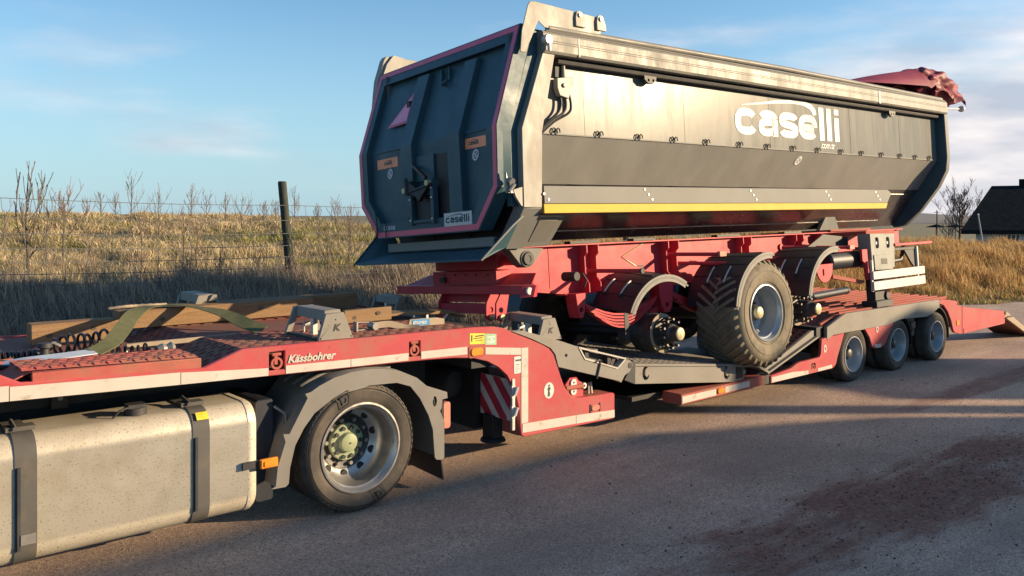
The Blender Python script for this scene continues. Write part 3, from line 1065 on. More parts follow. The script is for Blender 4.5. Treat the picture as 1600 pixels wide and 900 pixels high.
# leafless shrubs rooted along the fence
for i, (u, f, h, lab) in enumerate([
        (512, 16.8, 1.35, 'bare straggly shrub with slanting stems right of the fence post'),
        (545, 17.2, 1.6, 'bare straggly shrub beside the tail of the dump body'),
        (75, 17.4, 0.9, 'low bare shrub at the foot of the tallest young tree'),
        (215, 16.4, 0.9, 'low dark bare shrub in the shade below the middle of the fence'),
        (292, 16.2, 0.8, 'low dark bare shrub in the shade left of the fence post'),
        (400, 16.6, 0.8, 'low bare shrub close to the left foot of the fence post'),
        (20, 16.4, 0.8, 'low dark bare shrub at the far left edge of the shaded bank'),
        (140, 16.5, 0.85, 'low dark bare shrub in the shade right of the two left trees'),
        (345, 16.4, 0.9, 'dark spreading bare shrub in the shade midway to the fence post'),
        (455, 16.5, 0.75, 'low bare shrub growing against the foot of the fence post'),
        (590, 17.0, 1.0, 'bare shrub half hidden behind the chute of the dump body'),
        (640, 17.5, 1.0, 'bare shrub seen below the chute above the red bumper')]):
    make_tree('bare_shrub', 90 + i, h, 0.012, lab, 'shrub', at(u, f), 0.08, 12, 1, 0.7, 0.5, (3, 4), 'bare shrubs along the fence', minr=0.004, boughs='stems')

# ------------------------------------------------------------------ wire fence
fence = Thing('wire_fence', 'tall wire stock fence on round dark wooden posts behind the vehicles', 'fence', (7.62, 15.85, 1.0))
fx0, fy0 = 7.62, 15.85
px_ = [fx0 - 5.35, fx0, fx0 + 5.35, fx0 + 10.7, fx0 - 10.7]
def fy(x):
    return fy0 + 0.05 * (x - fx0)
for x in px_:
    z = float(height(np.array(x), np.array(fy(x))))
    mb = MB()
    lx = 0.10 if x == fx0 else random.uniform(-0.05, 0.05)
    mb.tube([(x + lx, fy(x), z - 0.3), (x + lx * 0.6, fy(x), z + 0.6), (x - lx, fy(x), 3.03 if x == fx0 else z + 2.0), (x - lx, fy(x), (3.03 if x == fx0 else z + 2.0) + 0.03)], [0.090, 0.088, 0.084, 0.076], 12)
    fence.part('post', mb, 'post_wood')
wm = MB()
wx = np.linspace(px_[-1], px_[3], 68)
tops = []
for x in wx:
    z = float(height(np.array(x), np.array(fy(x))))
    tops.append(z)
zs = np.interp(wx, sorted(px_), [float(height(np.array(q), np.array(fy(q)))) for q in sorted(px_)])
for lv in (0.05, 0.22, 0.40, 0.58, 0.78, 1.0, 1.24, 1.50, 1.80):
    wm.tube([(x, fy(x) - 0.085, z + lv - 0.035 * math.sin(math.pi * ((x - px_[-1]) / 5.35 % 1.0))) for x, z in zip(wx, zs)], 0.0075, 3, caps=False)
fence.part('line_wires', wm, 'wire')
wm = MB()
for x0 in np.arange(px_[-1], px_[3], 0.30):
    z = float(np.interp(x0, wx, zs))
    j = random.uniform(-0.02, 0.02)
    wm.tube([(x0 + j, fy(x0) - 0.086, z + 0.05), (x0 + 0.04 + j, fy(x0) - 0.08, z + 0.9), (x0 - 0.03, fy(x0) - 0.086, z + 1.79)], 0.0050, 3, caps=False)
fence.part('stay_wires', wm, 'wire')

# ------------------------------------------------------------------ far things on the right
hx = np.linspace(300, 600, 40)
rows = []
for k, t in enumerate(np.linspace(0, 1, 7)):
    rows.append([(x + 60 * t, 430 - 0.62 * x + 150 * t, -3 + (6.2 + 1.4 * math.sin(x * 0.021) + 0.8 * math.sin(x * 0.06 + 1)) * math.sin(math.pi * (0.02 + 0.96 * t)) ** 0.7) for x in hx])
mb = MB()
mb.grid(rows)
setting('hills', mesh_of(mb, 'hills', 'hill'))

house = Thing('thatched_house', 'low house with a black thatched roof and pale walls beyond the dry bank', 'house', (88.0, 29.0, -0.6))
# frame of the house: ridge runs across the view
def hp(r, f, z):
    return (r * 0.76 + f * 0.65, r * -0.65 + f * 0.76, z)
a_, b_ = 41.0, 62.0
f0, f1 = 75.0, 86.0
mb = MB()
ez, rz = 1.02, 5.25
E_ = [hp(a_ - 1.6, f0 - 0.5, ez), hp(b_, f0 - 0.5, ez), hp(b_, f1 + 0.5, ez), hp(a_ + 5.2, f1 + 0.5, ez)]
Rg = [hp(a_ + 4.5, (f0 + f1) / 2, rz - 0.15), hp(b_ - 0.5, (f0 + f1) / 2, rz + 0.1)]
mb.add(E_ + Rg + [(p[0], p[1], p[2] - 0.35) for p in E_], [(0, 1, 5, 4), (2, 3, 4, 5), (3, 0, 4), (1, 2, 5), (0, 6, 7, 1), (1, 7, 8, 2), (2, 8, 9, 3), (3, 9, 6, 0), (6, 9, 8, 7)])
roof = house.part('roof', mb, 'thatch')
mb = MB()
mb.beam(hp(48.6, 80.5, 4.9), hp(48.6, 80.5, 5.75), 0.7, 0.7, (1, 0, 0))
house.part('chimney', mb, 'thatch', roof)
mb = MB()
q = [hp(a_, f0, 0), hp(b_, f0, 0), hp(b_, f1, 0), hp(a_ + 6.5, f1, 0)]
mb.add([(p[0], p[1], -2.2) for p in q] + [(p[0], p[1], 0.84) for p in q], [(0, 1, 5, 4), (1, 2, 6, 5), (2, 3, 7, 6), (3, 0, 4, 7), (4, 5, 6, 7)])
house.part('wall', mb, 'wall_white')
def window(r0, r1, z0, z1):
    m1 = MB()
    for i in range(4):
        r = r0 + (r1 - r0) * i / 3
        m1.beam(hp(r, f0 - 0.06, z0), hp(r, f0 - 0.06, z1), 0.10, 0.08, (0.65, 0.76, 0))
    m1.beam(hp(r0, f0 - 0.07, z1), hp(r1, f0 - 0.07, z1), 0.07, 0.12)
    m1.beam(hp(r0, f0 - 0.07, z0), hp(r1, f0 - 0.07, z0), 0.07, 0.12)
    w_ = house.part('window', m1, 'white')
    for i in range(3):
        ra, rb = r0 + (r1 - r0) * i / 3 + 0.04, r0 + (r1 - r0) * (i + 1) / 3 - 0.04
        m2 = MB()
        m2.add([hp(ra, f0 - 0.03, z0), hp(rb, f0 - 0.03, z0), hp(rb, f0 - 0.03, z1), hp(ra, f0 - 0.03, z1), hp(ra, f0 - 0.01, z0), hp(rb, f0 - 0.01, z0), hp(rb, f0 - 0.01, z1), hp(ra, f0 - 0.01, z1)],
               [(0, 1, 2, 3), (7, 6, 5, 4), (0, 4, 5, 1), (1, 5, 6, 2), (2, 6, 7, 3), (3, 7, 4, 0)])
        house.part('pane', m2, 'pane', w_)
window(43.7, 44.85, -0.45, 0.66)
window(47.5, 48.8, -0.45, 0.66)
pole = Thing('flag_pole', 'thin pale pole leaning against the sky in front of the black roof', 'pole', hp(39.6, 71.0, -1.3))
mb = MB()
p = Vector(hp(39.6, 71.0, -1.3))
p2 = Vector(hp(39.0, 71.0, 2.35))
mb.tube([p, p2], [0.07, 0.05], 6)
pole.part('shaft', mb, 'wall_white')
mb = MB()
mb.tube([p2, p2 + Vector((0, 0, 0.12))], [0.09, 0.03], 6)
pole.part('finial', mb, 'white')
up_ = Thing('utility_pole', 'thin dark utility pole in the gap between the dump body and the house', 'pole', hp(62.5, 125, -1.0))
mb = MB()
mb.tube([hp(62.6, 125, -1.2), hp(62.6, 125, 3.0)], [0.12, 0.09], 6)
up_.part('shaft', mb, 'bark')
mb = MB()
mb.beam(hp(62.2, 125, 2.7), hp(63.0, 125, 2.7), 0.08, 0.08)
up_.part('cross_arm', mb, 'bark')
for i, (r, f, lab) in enumerate([(46.0, 92, 'small dark garden table shelter nearer the dump body'), (48.6, 93, 'small dark garden table shelter nearer the house')]):
    s_ = Thing('garden_shelter', lab, 'shelter', hp(r, f, -0.6), group='garden shelters beyond the bank')
    mb = MB()
    c0 = hp(r, f, 1.05)
    mb.lathe([(0.02, 0.28), (1.0, 0.0), (0.98, -0.05), (0.02, 0.2)], c0, 10, 'z')
    s_.part('roof', mb, 'thatch')
    mb = MB()
    mb.tube([hp(r, f, -1.5), hp(r, f, 1.2)], 0.06, 6)
    s_.part('post', mb, 'bark')
make_tree('bare_tree', 21, 5.6, 0.16, 'large round bare tree beside the black thatched roof', 'tree', hp(49.6, 94, -1.0), 0.2, 14, 3, 0.7, 0.3, (3, 4), minr=0.017)
make_tree('bare_shrub', 25, 2.9, 0.06, 'brown leafless bush at the left end of the black roof', 'shrub', hp(43.2, 84, -1.0), 0.1, 11, 2, 0.7, 0.3, (3, 4), minr=0.012, boughs='stems')

# ------------------------------------------------------------------ farm shapes and a post added out of view to throw shade over the road
def hs(r0, re):
    """height at distance r0 whose shade ends at re"""
    return (r0 - re) * math.tan(SUN_EL)


def shade_building(name, label, cat, r0, r1, prof, roof_i):
    T = Thing(name, label, cat, hp(r0, prof[0][0], 0.0), (0, 0, -YAW), local=True)
    base = prof[0][0]
    pr = [(f - base, z) for f, z in prof]
    wl = MB()
    wl.prism(pr, 0.0, r1 - r0, 'x')
    T.part('wall', wl, 'barn_wood')
    rf = MB()
    for i in roof_i:
        (a1, z1), (a2, z2) = pr[i], pr[i + 1]
        rf.beam((-0.1, (a1 + a2) / 2, (z1 + z2) / 2 + 0.04), (r1 - r0 + 0.1, (a1 + a2) / 2, (z1 + z2) / 2 + 0.04), math.hypot(a2 - a1, z2 - z1), 0.06, (0, -(z2 - z1), a2 - a1))
    T.part('roof', rf, 'thatch')
    return T
shade_building('barn', 'large wooden barn with a shallow dark roof beside the yard', 'barn', 26, 44,
     [(-14, 0), (-14, hs(26, 1.5)), (-4, hs(26, -8.5)), (5.4, hs(26, -3.35) - 0.08), (6.8, hs(26, -1.9) - 0.08), (7.76, hs(26, -0.64) - 0.08), (9.3, hs(26, 1.3) - 0.08), (9.75, hs(26, 2.9) - 0.05), (10.05, hs(26, 4.4)), (10.05, 0)], (1, 2, 3, 4, 5))
shade_building('shed', 'small wooden shed with a low dark roof beside the barn', 'shed', 25, 31,
     [(11.0, 0), (11.0, hs(25, 5) - 0.05), (12.2, hs(25, 5) + 0.20), (12.8, hs(25, 5) + 0.50), (13.4, hs(25, 5) + 0.50), (13.9, hs(25, 5) + 0.25), (14.1, hs(25, 5) - 0.1), (14.1, 0)], (1, 2, 3, 4))
shade_caster = Thing('lamp_post', 'thick bare timber post standing between barn and shed', 'post', hp(24.5, 10.42, 0))  # added out of view for one narrow band of shade
mb = MB()
mb.tube([hp(24.5, 10.42, -0.2), hp(24.5, 10.42, 5.9)], [0.25, 0.23], 10)
shade_caster.part('shaft', mb, 'bark')
mb = MB()
mb.tube([hp(24.5, 10.42, 5.9), hp(24.5, 10.42, 6.05)], [0.26, 0.08], 10)
shade_caster.part('cap', mb, 'steel')


# ================================================================== tractor unit
truck = Thing('tractor_unit', 'truck tractor with dusty silver fuel tank, grey mudguard and big chrome wheel', 'truck', (3.53, 7.3, 0.0))
# tank
TX0, TX1 = -1.6, 2.66
sec = rrect(6.03, 6.68, 0.185, 1.0, 0.15, 6)
mb = MB()
xs_ = [TX0, TX1 - 0.055, TX1 - 0.02, TX1]
def tank_ring(x, g):
    cy, cz = 6.355, 0.5925
    return [(x, cy + (p[0] - cy) * g, cz + (p[1] - cz) * g) for p in sec]
rows = [tank_ring(TX0, 1), tank_ring(TX1 - 0.075, 1), tank_ring(TX1 - 0.07, 1.012), tank_ring(TX1 - 0.03, 1.012), tank_ring(TX1, 0.96)]
k = len(sec)
vs = [p for r in rows for p in r]
fs = [(i * k + j, i * k + (j + 1) % k, (i + 1) * k + (j + 1) % k, (i + 1) * k + j) for i in range(len(rows) - 1) for j in range(k)]
fs += [tuple(range(k)), tuple((len(rows) - 1) * k + j for j in range(k))]
mb.add(vs, fs)
tank = truck.part('fuel_tank', mb, 'tank')
mb = MB()
mb.cyl((1.86, 6.24, 0.98), (1.86, 6.24, 1.05), 0.075, n=18)
mb.box(1.80, 1.92, 6.19, 6.29, 1.05, 1.075)
mb.tube([(1.80, 6.20, 1.06), (1.74, 6.18, 1.05), (1.70, 6.2, 1.0)], 0.008, 6)
truck.part('filler_cap', mb, 'chassis_dark', tank)
def strap(x0, x1, label=False):
    m_ = MB()
    g = 1.022
    cy, cz = 6.355, 0.5925
    pr = [(cy + (p[0] - cy) * g, cz + (p[1] - cz) * g) for p in sec]
    m_.prism(pr, x0, x1, 'x', [sec])
    s_ = truck.part('tank_strap', m_, 'strap_grey')
    m_ = MB()
    m_.box(x0 - 0.02, x1 + 0.025, 6.20, 6.30, 1.005, 1.035)
    m_.tube([(x0 + 0.03, 6.18, 1.03), (x0 + 0.03, 6.34, 1.055)], 0.014, 6)
    truck.part('strap_clamp', m_, 'strap_grey', s_)
    m_ = MB()
    m_.box(x0 + 0.012, x0 + 0.03, 6.006, 6.018, 0.30, 0.82)
    truck.part('strap_edge', m_, 'chassis_dark', s_)
    if label:
        m_ = MB()
        cy2, cz2 = 6.03 + 0.15, 1.0 - 0.15
        g2 = 0.176
        m_.grid([[(x, cy2 + g2 * math.cos(R_(a)), cz2 + g2 * math.sin(R_(a))) for x in (x0 + 0.03, x1 - 0.006)] for a in range(130, 153, 5)])
        truck.part('label', m_, 'sticker_yellow', s_, smooth=True)
    else:
        m_ = MB()
        m_.box(x0 + 0.03, x1 - 0.01, 6.0, 6.018, 0.335, 0.40)
        truck.part('strap_tag', m_, 'steel', s_)
strap(1.08, 1.205)
strap(2.185, 2.305, True)
# chassis and everything dark under the deck
mb = MB()
for y in (6.86, 7.66):
    mb.box(-3.0, 4.75, y, y + 0.09, 0.74, 1.04)
for x in (-1.5, 0.2, 1.9, 3.0, 4.2):
    mb.box(x, x + 0.12, 6.95, 7.66, 0.8, 1.0)
truck.part('chassis_rail', mb, 'chassis_dark', bevel=0.004)
mb = MB()
mb.box(-2.0, 2.55, 6.72, 6.80, 1.03, 1.17)
mb.box(-2.0, 2.55, 6.70, 6.86, 0.72, 0.78)
truck.part('side_beam', mb, 'chassis_dark', bevel=0.004)
mb = MB()
mb.box(1.42, 1.53, 6.66, 6.72, 1.02, 1.15)
truck.part('side_bracket', mb, 'chassis_dark', bevel=0.004)
for x in (1.475, 2.02, 2.12):
    mb = MB()
    mb.cyl((x, 6.715 if x > 1.6 else 6.655, 1.10), (x, 6.70 if x > 1.6 else 6.64, 1.10), 0.018, n=8)
    truck.part('bolt', mb, 'steel')
mb = MB()
mb.prism(rrect(2.71, 2.86, 0.20, 0.98, 0.03), 6.18, 6.75)
truck.part('battery_box', mb, 'plastic_black', bevel=0.006)
mb = MB()
mb.tube([(2.86, 6.17, 0.92), (2.93, 6.12, 0.86), (2.95, 6.12, 0.55)], 0.012, 6)
truck.part('pipe', mb, 'steel')
mb = MB()
mb.lathe([(0.0, 0.0), (0.18, 0.02), (0.23, 0.10), (0.23, 0.65), (0.16, 0.72), (0.0, 0.74)], (3.53, 6.62, 0.52), 20)
mb.tube([(3.53, 6.9, 0.52), (3.53, 8.2, 0.52)], 0.14, 12)
truck.part('axle', mb, 'black')
# mudguard: grey skirt in front of a ribbed top
outer = [(2.75, 0.345), (2.79, 0.36), (2.805, 0.50), (2.868, 0.68), (2.85, 0.74), (2.90, 0.735), (3.0, 0.903), (3.05, 0.985), (3.03, 1.02), (3.08, 1.03), (3.146, 1.065), (3.28, 1.115), (3.433, 1.14), (3.60, 1.145), (3.744, 1.128), (3.90, 1.09), (4.06, 1.016), (4.159, 0.935), (4.375, 0.853), (4.38, 0.80), (4.325, 0.795), (4.315, 0.72), (4.30, 0.70), (4.345, 0.60), (4.345, 0.29), (4.325, 0.272), (4.262, 0.285), (4.245, 0.31)]
inner = [(4.238, 0.388), (4.225, 0.55), (4.18, 0.68), (4.09, 0.84), (3.995, 0.952), (3.86, 1.0), (3.592, 1.012), (3.55, 1.00), (3.40, 0.985), (3.273, 0.955), (3.108, 0.86), (3.02, 0.76), (2.947, 0.64), (2.905, 0.48), (2.894, 0.36), (2.87, 0.34)]
mb = MB()
mb.prism(outer + inner, 5.985, 6.0, 'y', [circ(4.245, 0.79, 0.045, 12, 0.022)])
guard = truck.part('mudguard', mb, 'fender_grey', bevel=0.0025)
top = [p for p in outer[7:19]]
mb = MB()
rows = [[(p[0], 5.99, p[1] - 0.006), (p[0], 6.05, p[1] + 0.008), (p[0], 6.64, p[1] + 0.008)] for p in [(2.79, 0.36), (2.81, 0.5), (2.87, 0.68), (2.93, 0.78), (3.0, 0.903), (3.146, 1.06), (3.28, 1.112), (3.433, 1.137), (3.60, 1.142), (3.744, 1.125), (3.90, 1.087), (4.06, 1.012), (4.159, 0.93), (4.24, 0.82), (4.29, 0.6), (4.30, 0.3)]]
mb.grid(rows, 0.012, (0, 0, -1))
truck.part('guard_top', mb, 'fender_grey', guard)
for y in (6.16, 6.30, 6.46):
    mb = MB()
    mb.tube([(p[0], y, p[1] + 0.012) for p in outer[9:16]], 0.014, 6)
    truck.part('guard_rib', mb, 'fender_grey', guard)
mb = MB()
mb.grid([[(4.29, 6.04, 0.85), (4.30, 6.62, 0.85)], [(4.33, 6.04, 0.4), (4.34, 6.62, 0.4)], [(4.355, 6.04, 0.2), (4.36, 6.62, 0.2)], [(4.37, 6.04, 0.075), (4.36, 6.30, 0.10), ] if False else [(4.37, 6.04, 0.075), (4.37, 6.62, 0.10)]], 0.012, (1, 0, 0))
truck.part('mud_flap', mb, 'plastic_black')
mb = MB()
mb.prism(rrect(4.335, 4.415, 0.535, 0.765, 0.025), 5.985, 6.05)
truck.part('tail_lamp', mb, 'lamp_pink', bevel=0.006)
mb = MB()
mb.box(4.32, 4.335, 5.99, 6.05, 0.53, 0.77)
truck.part('lamp_mount', mb, 'black')
mb = MB()
mb.prism(rrect(2.665, 2.80, 0.515, 0.585, 0.008), 5.965, 5.995)
lamp = truck.part('side_marker', mb, 'orange', bevel=0.006)
mb = MB()
mb.prism(rrect(2.69, 2.775, 0.53, 0.57, 0.006), 5.957, 5.9645)
truck.part('lens', mb, 'orange', lamp)
mb = MB()
mb.box(2.54, 2.70, 5.996, 6.022, 0.525, 0.575)
truck.part('marker_bracket', mb, 'chassis_dark')


def tyre_prof(R, w, rim, bulge=0.012):
    return [(rim - 0.004, 0.02), (rim + 0.012, 0.004), (rim + (R - rim) * 0.35, -bulge * 0.6), (rim + (R - rim) * 0.62, -bulge), (R - 0.045, -bulge * 0.2), (R - 0.016, 0.012), (R - 0.003, 0.034), (R, 0.06), (R, w - 0.06), (R - 0.003, w - 0.034), (R - 0.016, w - 0.012), (R - 0.05, w), (rim + 0.01, w), (rim - 0.004, w - 0.02)]


# the big drive wheel
C = (3.53, 5.995, 0.517)
RT, RR = 0.517, 0.362
mb = MB()
pf = tyre_prof(RT, 0.29, RR)
pf = pf[:8] + [(RT, 0.085), (RT - 0.014, 0.088), (RT - 0.014, 0.098), (RT, 0.101), (RT, 0.14), (RT - 0.014, 0.143), (RT - 0.014, 0.153), (RT, 0.156), (RT, 0.20), (RT - 0.014, 0.203), (RT - 0.014, 0.213), (RT, 0.216)] + pf[8:]
mb.lathe(pf, C, 72, closed=True)
for i in range(60):                     # shoulder sipes
    a = 2 * math.pi * i / 60
    r = RT - 0.012
    mb.beam((C[0] + (r - 0.012) * math.cos(a), C[1] + 0.006, C[2] + (r - 0.012) * math.sin(a)), (C[0] + (r + 0.007) * math.cos(a), C[1] + 0.035, C[2] + (r + 0.007) * math.sin(a)), 0.026, 0.01, (math.cos(a), 0, math.sin(a)))
wheel = truck.part('drive_wheel', mb, 'rubber')
for rr_, w_ in ((0.476, 0.002),):
    mb = MB()
    mb.lathe([(rr_ - w_, -0.006), (rr_, -0.014), (rr_ + w_, -0.006)], C, 64)
    truck.part('sidewall_ring', mb, 'rubber', wheel)
def sidewall(a, rad, dx, dz):
    """point of the sidewall at angle a shifted along the tangent and the radius"""
    ra = rad + dz
    aa = a - dx / rad
    return ra * math.cos(aa), ra * math.sin(aa)
for a in (112, 292):
    sg = 1 if a < 180 else -1
    def fn(x, y, d, a=a, sg=sg):
        px, pz = sidewall(R_(a), 0.437, sg * x, sg * (y - 0.025))
        return (C[0] + px, C[1] - 0.0165 - (0.001 if d > 0 else 0), C[2] + pz)
    m_ = text_mb('D', 0.085, 0.002, fn, bold=0.004, align='CENTER')
    ribbon(m_, [(-0.055, -0.02), (-0.055, 0.09), (0.05, 0.09), (0.05, -0.02), (-0.055, -0.02)], 0.009, lambda x, y, d: fn(x, y, d))
    truck.part('tyre_lettering', m_, 'black', wheel)
mb = MB()
mb.lathe([(RR + 0.004, 0.012), (RR + 0.002, -0.004), (RR - 0.012, -0.006), (RR - 0.022, 0.004), (RR - 0.028, 0.03), (RR - 0.045, 0.045), (RR - 0.05, 0.075), (RR - 0.05, 0.16), (RR - 0.062, 0.20), (RR - 0.09, 0.235), (0.245, 0.25), (0.225, 0.262), (0.20, 0.285), (0.16, 0.29), (0.10, 0.29), (0.10, 0.31), (RR - 0.08, 0.30)], C, 64)
rim = truck.part('rim', mb, 'silver_rim', wheel)
mb = MB()
mb.lathe([(0.11, 0.27), (0.20, 0.272), (0.222, 0.258), (0.226, 0.262)], C, 48)
truck.part('wheel_disc', mb, 'hub_dark', wheel)
for i in range(10):
    a = 2 * math.pi * (i + 0.35) / 10
    m_ = MB()
    cx, cz = C[0] + 0.262 * math.cos(a), C[2] + 0.262 * math.sin(a)
    m_.lathe([(0.0, 0.0), (0.030, 0.0), (0.034, 0.006), (0.034, 0.03)], (cx, C[1] + 0.236, cz), 14)
    truck.part('vent_hole', m_, 'black', wheel)
mb = MB()
mb.lathe([(0.0, 0.10), (0.04, 0.10), (0.072, 0.112), (0.078, 0.122), (0.082, 0.15), (0.148, 0.156), (0.155, 0.165), (0.155, 0.19), (0.12, 0.195), (0.12, 0.29)], (C[0], C[1] + 0.08, C[2]), 32)
hub = truck.part('hub', mb, 'hub_green', wheel)
mb = MB()
for i in range(10):
    a = 2 * math.pi * i / 10
    mb.cyl((C[0] + 0.122 * math.cos(a), C[1] + 0.238, C[2] + 0.122 * math.sin(a)), (C[0] + 0.122 * math.cos(a), C[1] + 0.215, C[2] + 0.122 * math.sin(a)), 0.018, n=6)
mb.cyl((C[0], C[1] + 0.1805, C[2]), (C[0], C[1] + 0.174, C[2]), 0.007, n=8)
truck.part('hub_bolts', mb, 'hub_dark', wheel, stuff=True)
mb = MB()
for i in range(10):
    a = 2 * math.pi * (i + 0.85) / 10
    mb.cyl((C[0] + 0.185 * math.cos(a), C[1] + 0.29, C[2] + 0.185 * math.sin(a)), (C[0] + 0.185 * math.cos(a), C[1] + 0.235, C[2] + 0.185 * math.sin(a)), 0.019, 0.016, n=8)
truck.part('wheel_nuts', mb, 'steel', wheel, stuff=True)
mb = MB()
mb.lathe(tyre_prof(RT, 0.29, RR), (C[0], 6.325, C[2]), 40, closed=True)
truck.part('inner_wheel', mb, 'rubber')
mb = MB()
mb.lathe(tyre_prof(RT, 0.6, RR), (C[0], 8.0, C[2]), 40, closed=True)
truck.part('far_wheel', mb, 'rubber')
mb = MB()
mb.prism(circ(3.5, 1.1, 0.45, 20), 6.95, 7.65) if False else mb.box(3.0, 4.2, 6.95, 7.65, 1.02, 1.12)
truck.part('coupling_plate', mb, 'black', bevel=0.01)

# ================================================================== low loader
ll = Thing('low_loader', 'long red and grey lowbed trailer with raised gooseneck deck and three rear axles', 'trailer', (11.5, 7.3, 0.0))
Y0 = 6.03


def dz(x):
    return 1.408 - 0.0125 * (x - 2.56)


goose = [(-2.5, 1.35), (1.0, 1.238), (2.65, 1.187), (3.87, 1.155), (4.2, 1.145), (4.487, 1.13), (4.70, 1.105), (4.87, 1.055), (5.0, 0.985), (5.10, 0.90), (5.165, 0.80), (5.215, 0.68), (5.25, 0.55), (5.262, 0.40), (5.272, 0.325), (5.29, 0.303), (5.32, 0.292), (6.55, 0.272), (6.572, 0.285), (6.572, 0.52), (6.555, 0.54), (6.20, 0.552), (6.04, 0.558), (5.96, 0.585), (5.90, 0.63), (5.845, 0.70), (5.80, 0.79), (5.755, 0.90), (5.70, 1.03), (5.64, 1.095), (5.55, 1.145), (5.40, 1.205), (5.16, 1.30), (5.06, 1.345), (4.95, 1.368), (4.70, 1.382), (2.56, 1.41), (2.275, 1.305), (1.12, 1.345), (0.97, 1.425), (-2.5, 1.50)]
mb = MB()
holes = [rect(2.758, 2.885, 1.222, 1.362), rect(4.015, 4.128, 1.188, 1.318)]
mb.prism(goose, Y0 + 0.004, Y0 + 0.05, 'y', holes)
ll.part('gooseneck_side', mb, 'loader_red', bevel=0.006)
mb = MB()
mb.prism([(p[0], p[1]) for p in goose], 8.53, 8.57)
ll.part('gooseneck_side', mb, 'loader_red')
# recessed lashing rings
for cx, cz in ((2.82, 1.285), (4.07, 1.252)):
    mb = MB()
    mb.box(cx - 0.075, cx + 0.075, Y0 + 0.045, Y0 + 0.06, cz - 0.085, cz + 0.085)
    pk = ll.part('ring_pocket', mb, 'black')
    mb = MB()
    mb.lathe([(0.030, 0.0), (0.030, 0.02), (0.047, 0.02), (0.047, 0.0)], (cx + 0.002, Y0 + 0.005, cz - 0.012), 18, closed=True)
    mb.tube([(cx - 0.035, Y0 + 0.012, cz + 0.055), (cx + 0.035, Y0 + 0.012, cz + 0.055)], 0.013, 8)
    mb.box(cx - 0.018, cx + 0.008, Y0 + 0.004, Y0 + 0.03, cz - 0.02, cz + 0.055)
    ll.part('lashing_ring', mb, 'rusty_red', pk)
mb = MB()
mb.box(1.98, 2.85, 6.86, 6.885, 1.37, 1.408)
ll.part('deck_strip', mb, 'webbing', bevel=0.004)
# reflective tape
def stripe(poly, y=Y0, name='reflective_tape', m='white_tape', th=0.003):
    m_ = MB()
    m_.prism(poly, y, y + th)
    return ll.part(name, m_, m, smooth=False)
def tz(x):   # lower edge of the tape along the gooseneck
    return float(np.interp(x, [-2.5, 1.0, 2.65, 3.87, 5.25], [1.352, 1.242, 1.192, 1.166, 1.136 - 0.068]))
stripe([(-2.5, 1.355), (-0.6, 1.295), (-0.6, 1.40), (-2.5, 1.46)])
stripe([(-0.595, 1.294), (1.05, 1.240), (1.05, 1.335), (-0.595, 1.395)])
stripe([(1.055, 1.240), (2.10, 1.2065), (2.10, 1.292), (1.055, 1.328)])
stripe([(2.105, 1.2063), (2.752, 1.189), (2.752, 1.245), (2.105, 1.29)])
stripe([(2.892, 1.187), (3.45, 1.1735), (3.45, 1.235), (2.892, 1.2475)])
stripe([(3.455, 1.1733), (4.005, 1.163), (4.005, 1.226), (3.455, 1.2349)])
stripe([(4.135, 1.161), (4.63, 1.148), (4.63, 1.216), (4.135, 1.225)])
stripe([(4.84, 1.125), (5.27, 1.075), (5.27, 1.14), (4.84, 1.19)])
stripe([(5.275, 0.425), (5.36, 0.425), (5.36, 1.136), (5.275, 1.138)])
stripe([(5.29, 0.335), (5.29, 0.42), (6.0, 0.392), (6.0, 0.308)])
stripe([(6.005, 0.308), (6.005, 0.3918), (6.565, 0.363), (6.565, 0.285)])
m_ = MB()
stripe([(1.0, 1.345), (1.075, 1.345), (0.97, 1.42), (-2.5, 1.49), (-2.5, 1.47), (0.93, 1.40)], Y0 + 0.0005, 'paint_edge', 'loader_red')
# maker's name in italic white letters
m_ = text_mb('K\u00e4ssbohrer', 0.082, 0.003, lambda x, y, d: (2.905 + x, Y0 - 0.0015 - d, 1.268 + y - 0.021 * x), shear=0.3, bold=0.0025, width=1.04)
ll.part('lettering', m_, 'white_tape')
# lamps and stickers on the side
mb = MB()
mb.prism(rrect(4.668, 4.808, 1.125, 1.195, 0.03), Y0 - 0.014, Y0 + 0.004)
lp = ll.part('side_marker', mb, 'orange', bevel=0.005)
mb = MB()
mb.prism(rrect(4.652, 4.824, 1.108, 1.212, 0.012), Y0 - 0.002, Y0 + 0.004)
ll.part('marker_base', mb, 'rusty_red', lp)
mb = MB()
mb.prism(rrect(6.215, 6.335, 0.40, 0.455, 0.025), Y0 - 0.012, Y0 + 0.004)
lp = ll.part('side_marker', mb, 'lamp_pink', bevel=0.005)
mb = MB()
mb.prism(rrect(6.20, 6.215, 0.385, 0.47, 0.004), Y0 - 0.004, Y0 + 0.004)
mb.prism(rrect(6.335, 6.35, 0.385, 0.47, 0.004), Y0 - 0.004, Y0 + 0.004)
ll.part('marker_base', mb, 'black', lp)


def sticker(name, poly, m, lines, lm, y=Y0 + 0.001):
    m_ = MB()
    m_.prism(poly, y, y + 0.003)
    s_ = ll.part(name, m_, m, smooth=False)
    m_ = MB()
    for (a, b, c, d) in lines:
        m_.box(a, b, y - 0.0012, y - 0.0002, c, d)
    if lines:
        ll.part('print', m_, lm, s_, smooth=False)
    return s_


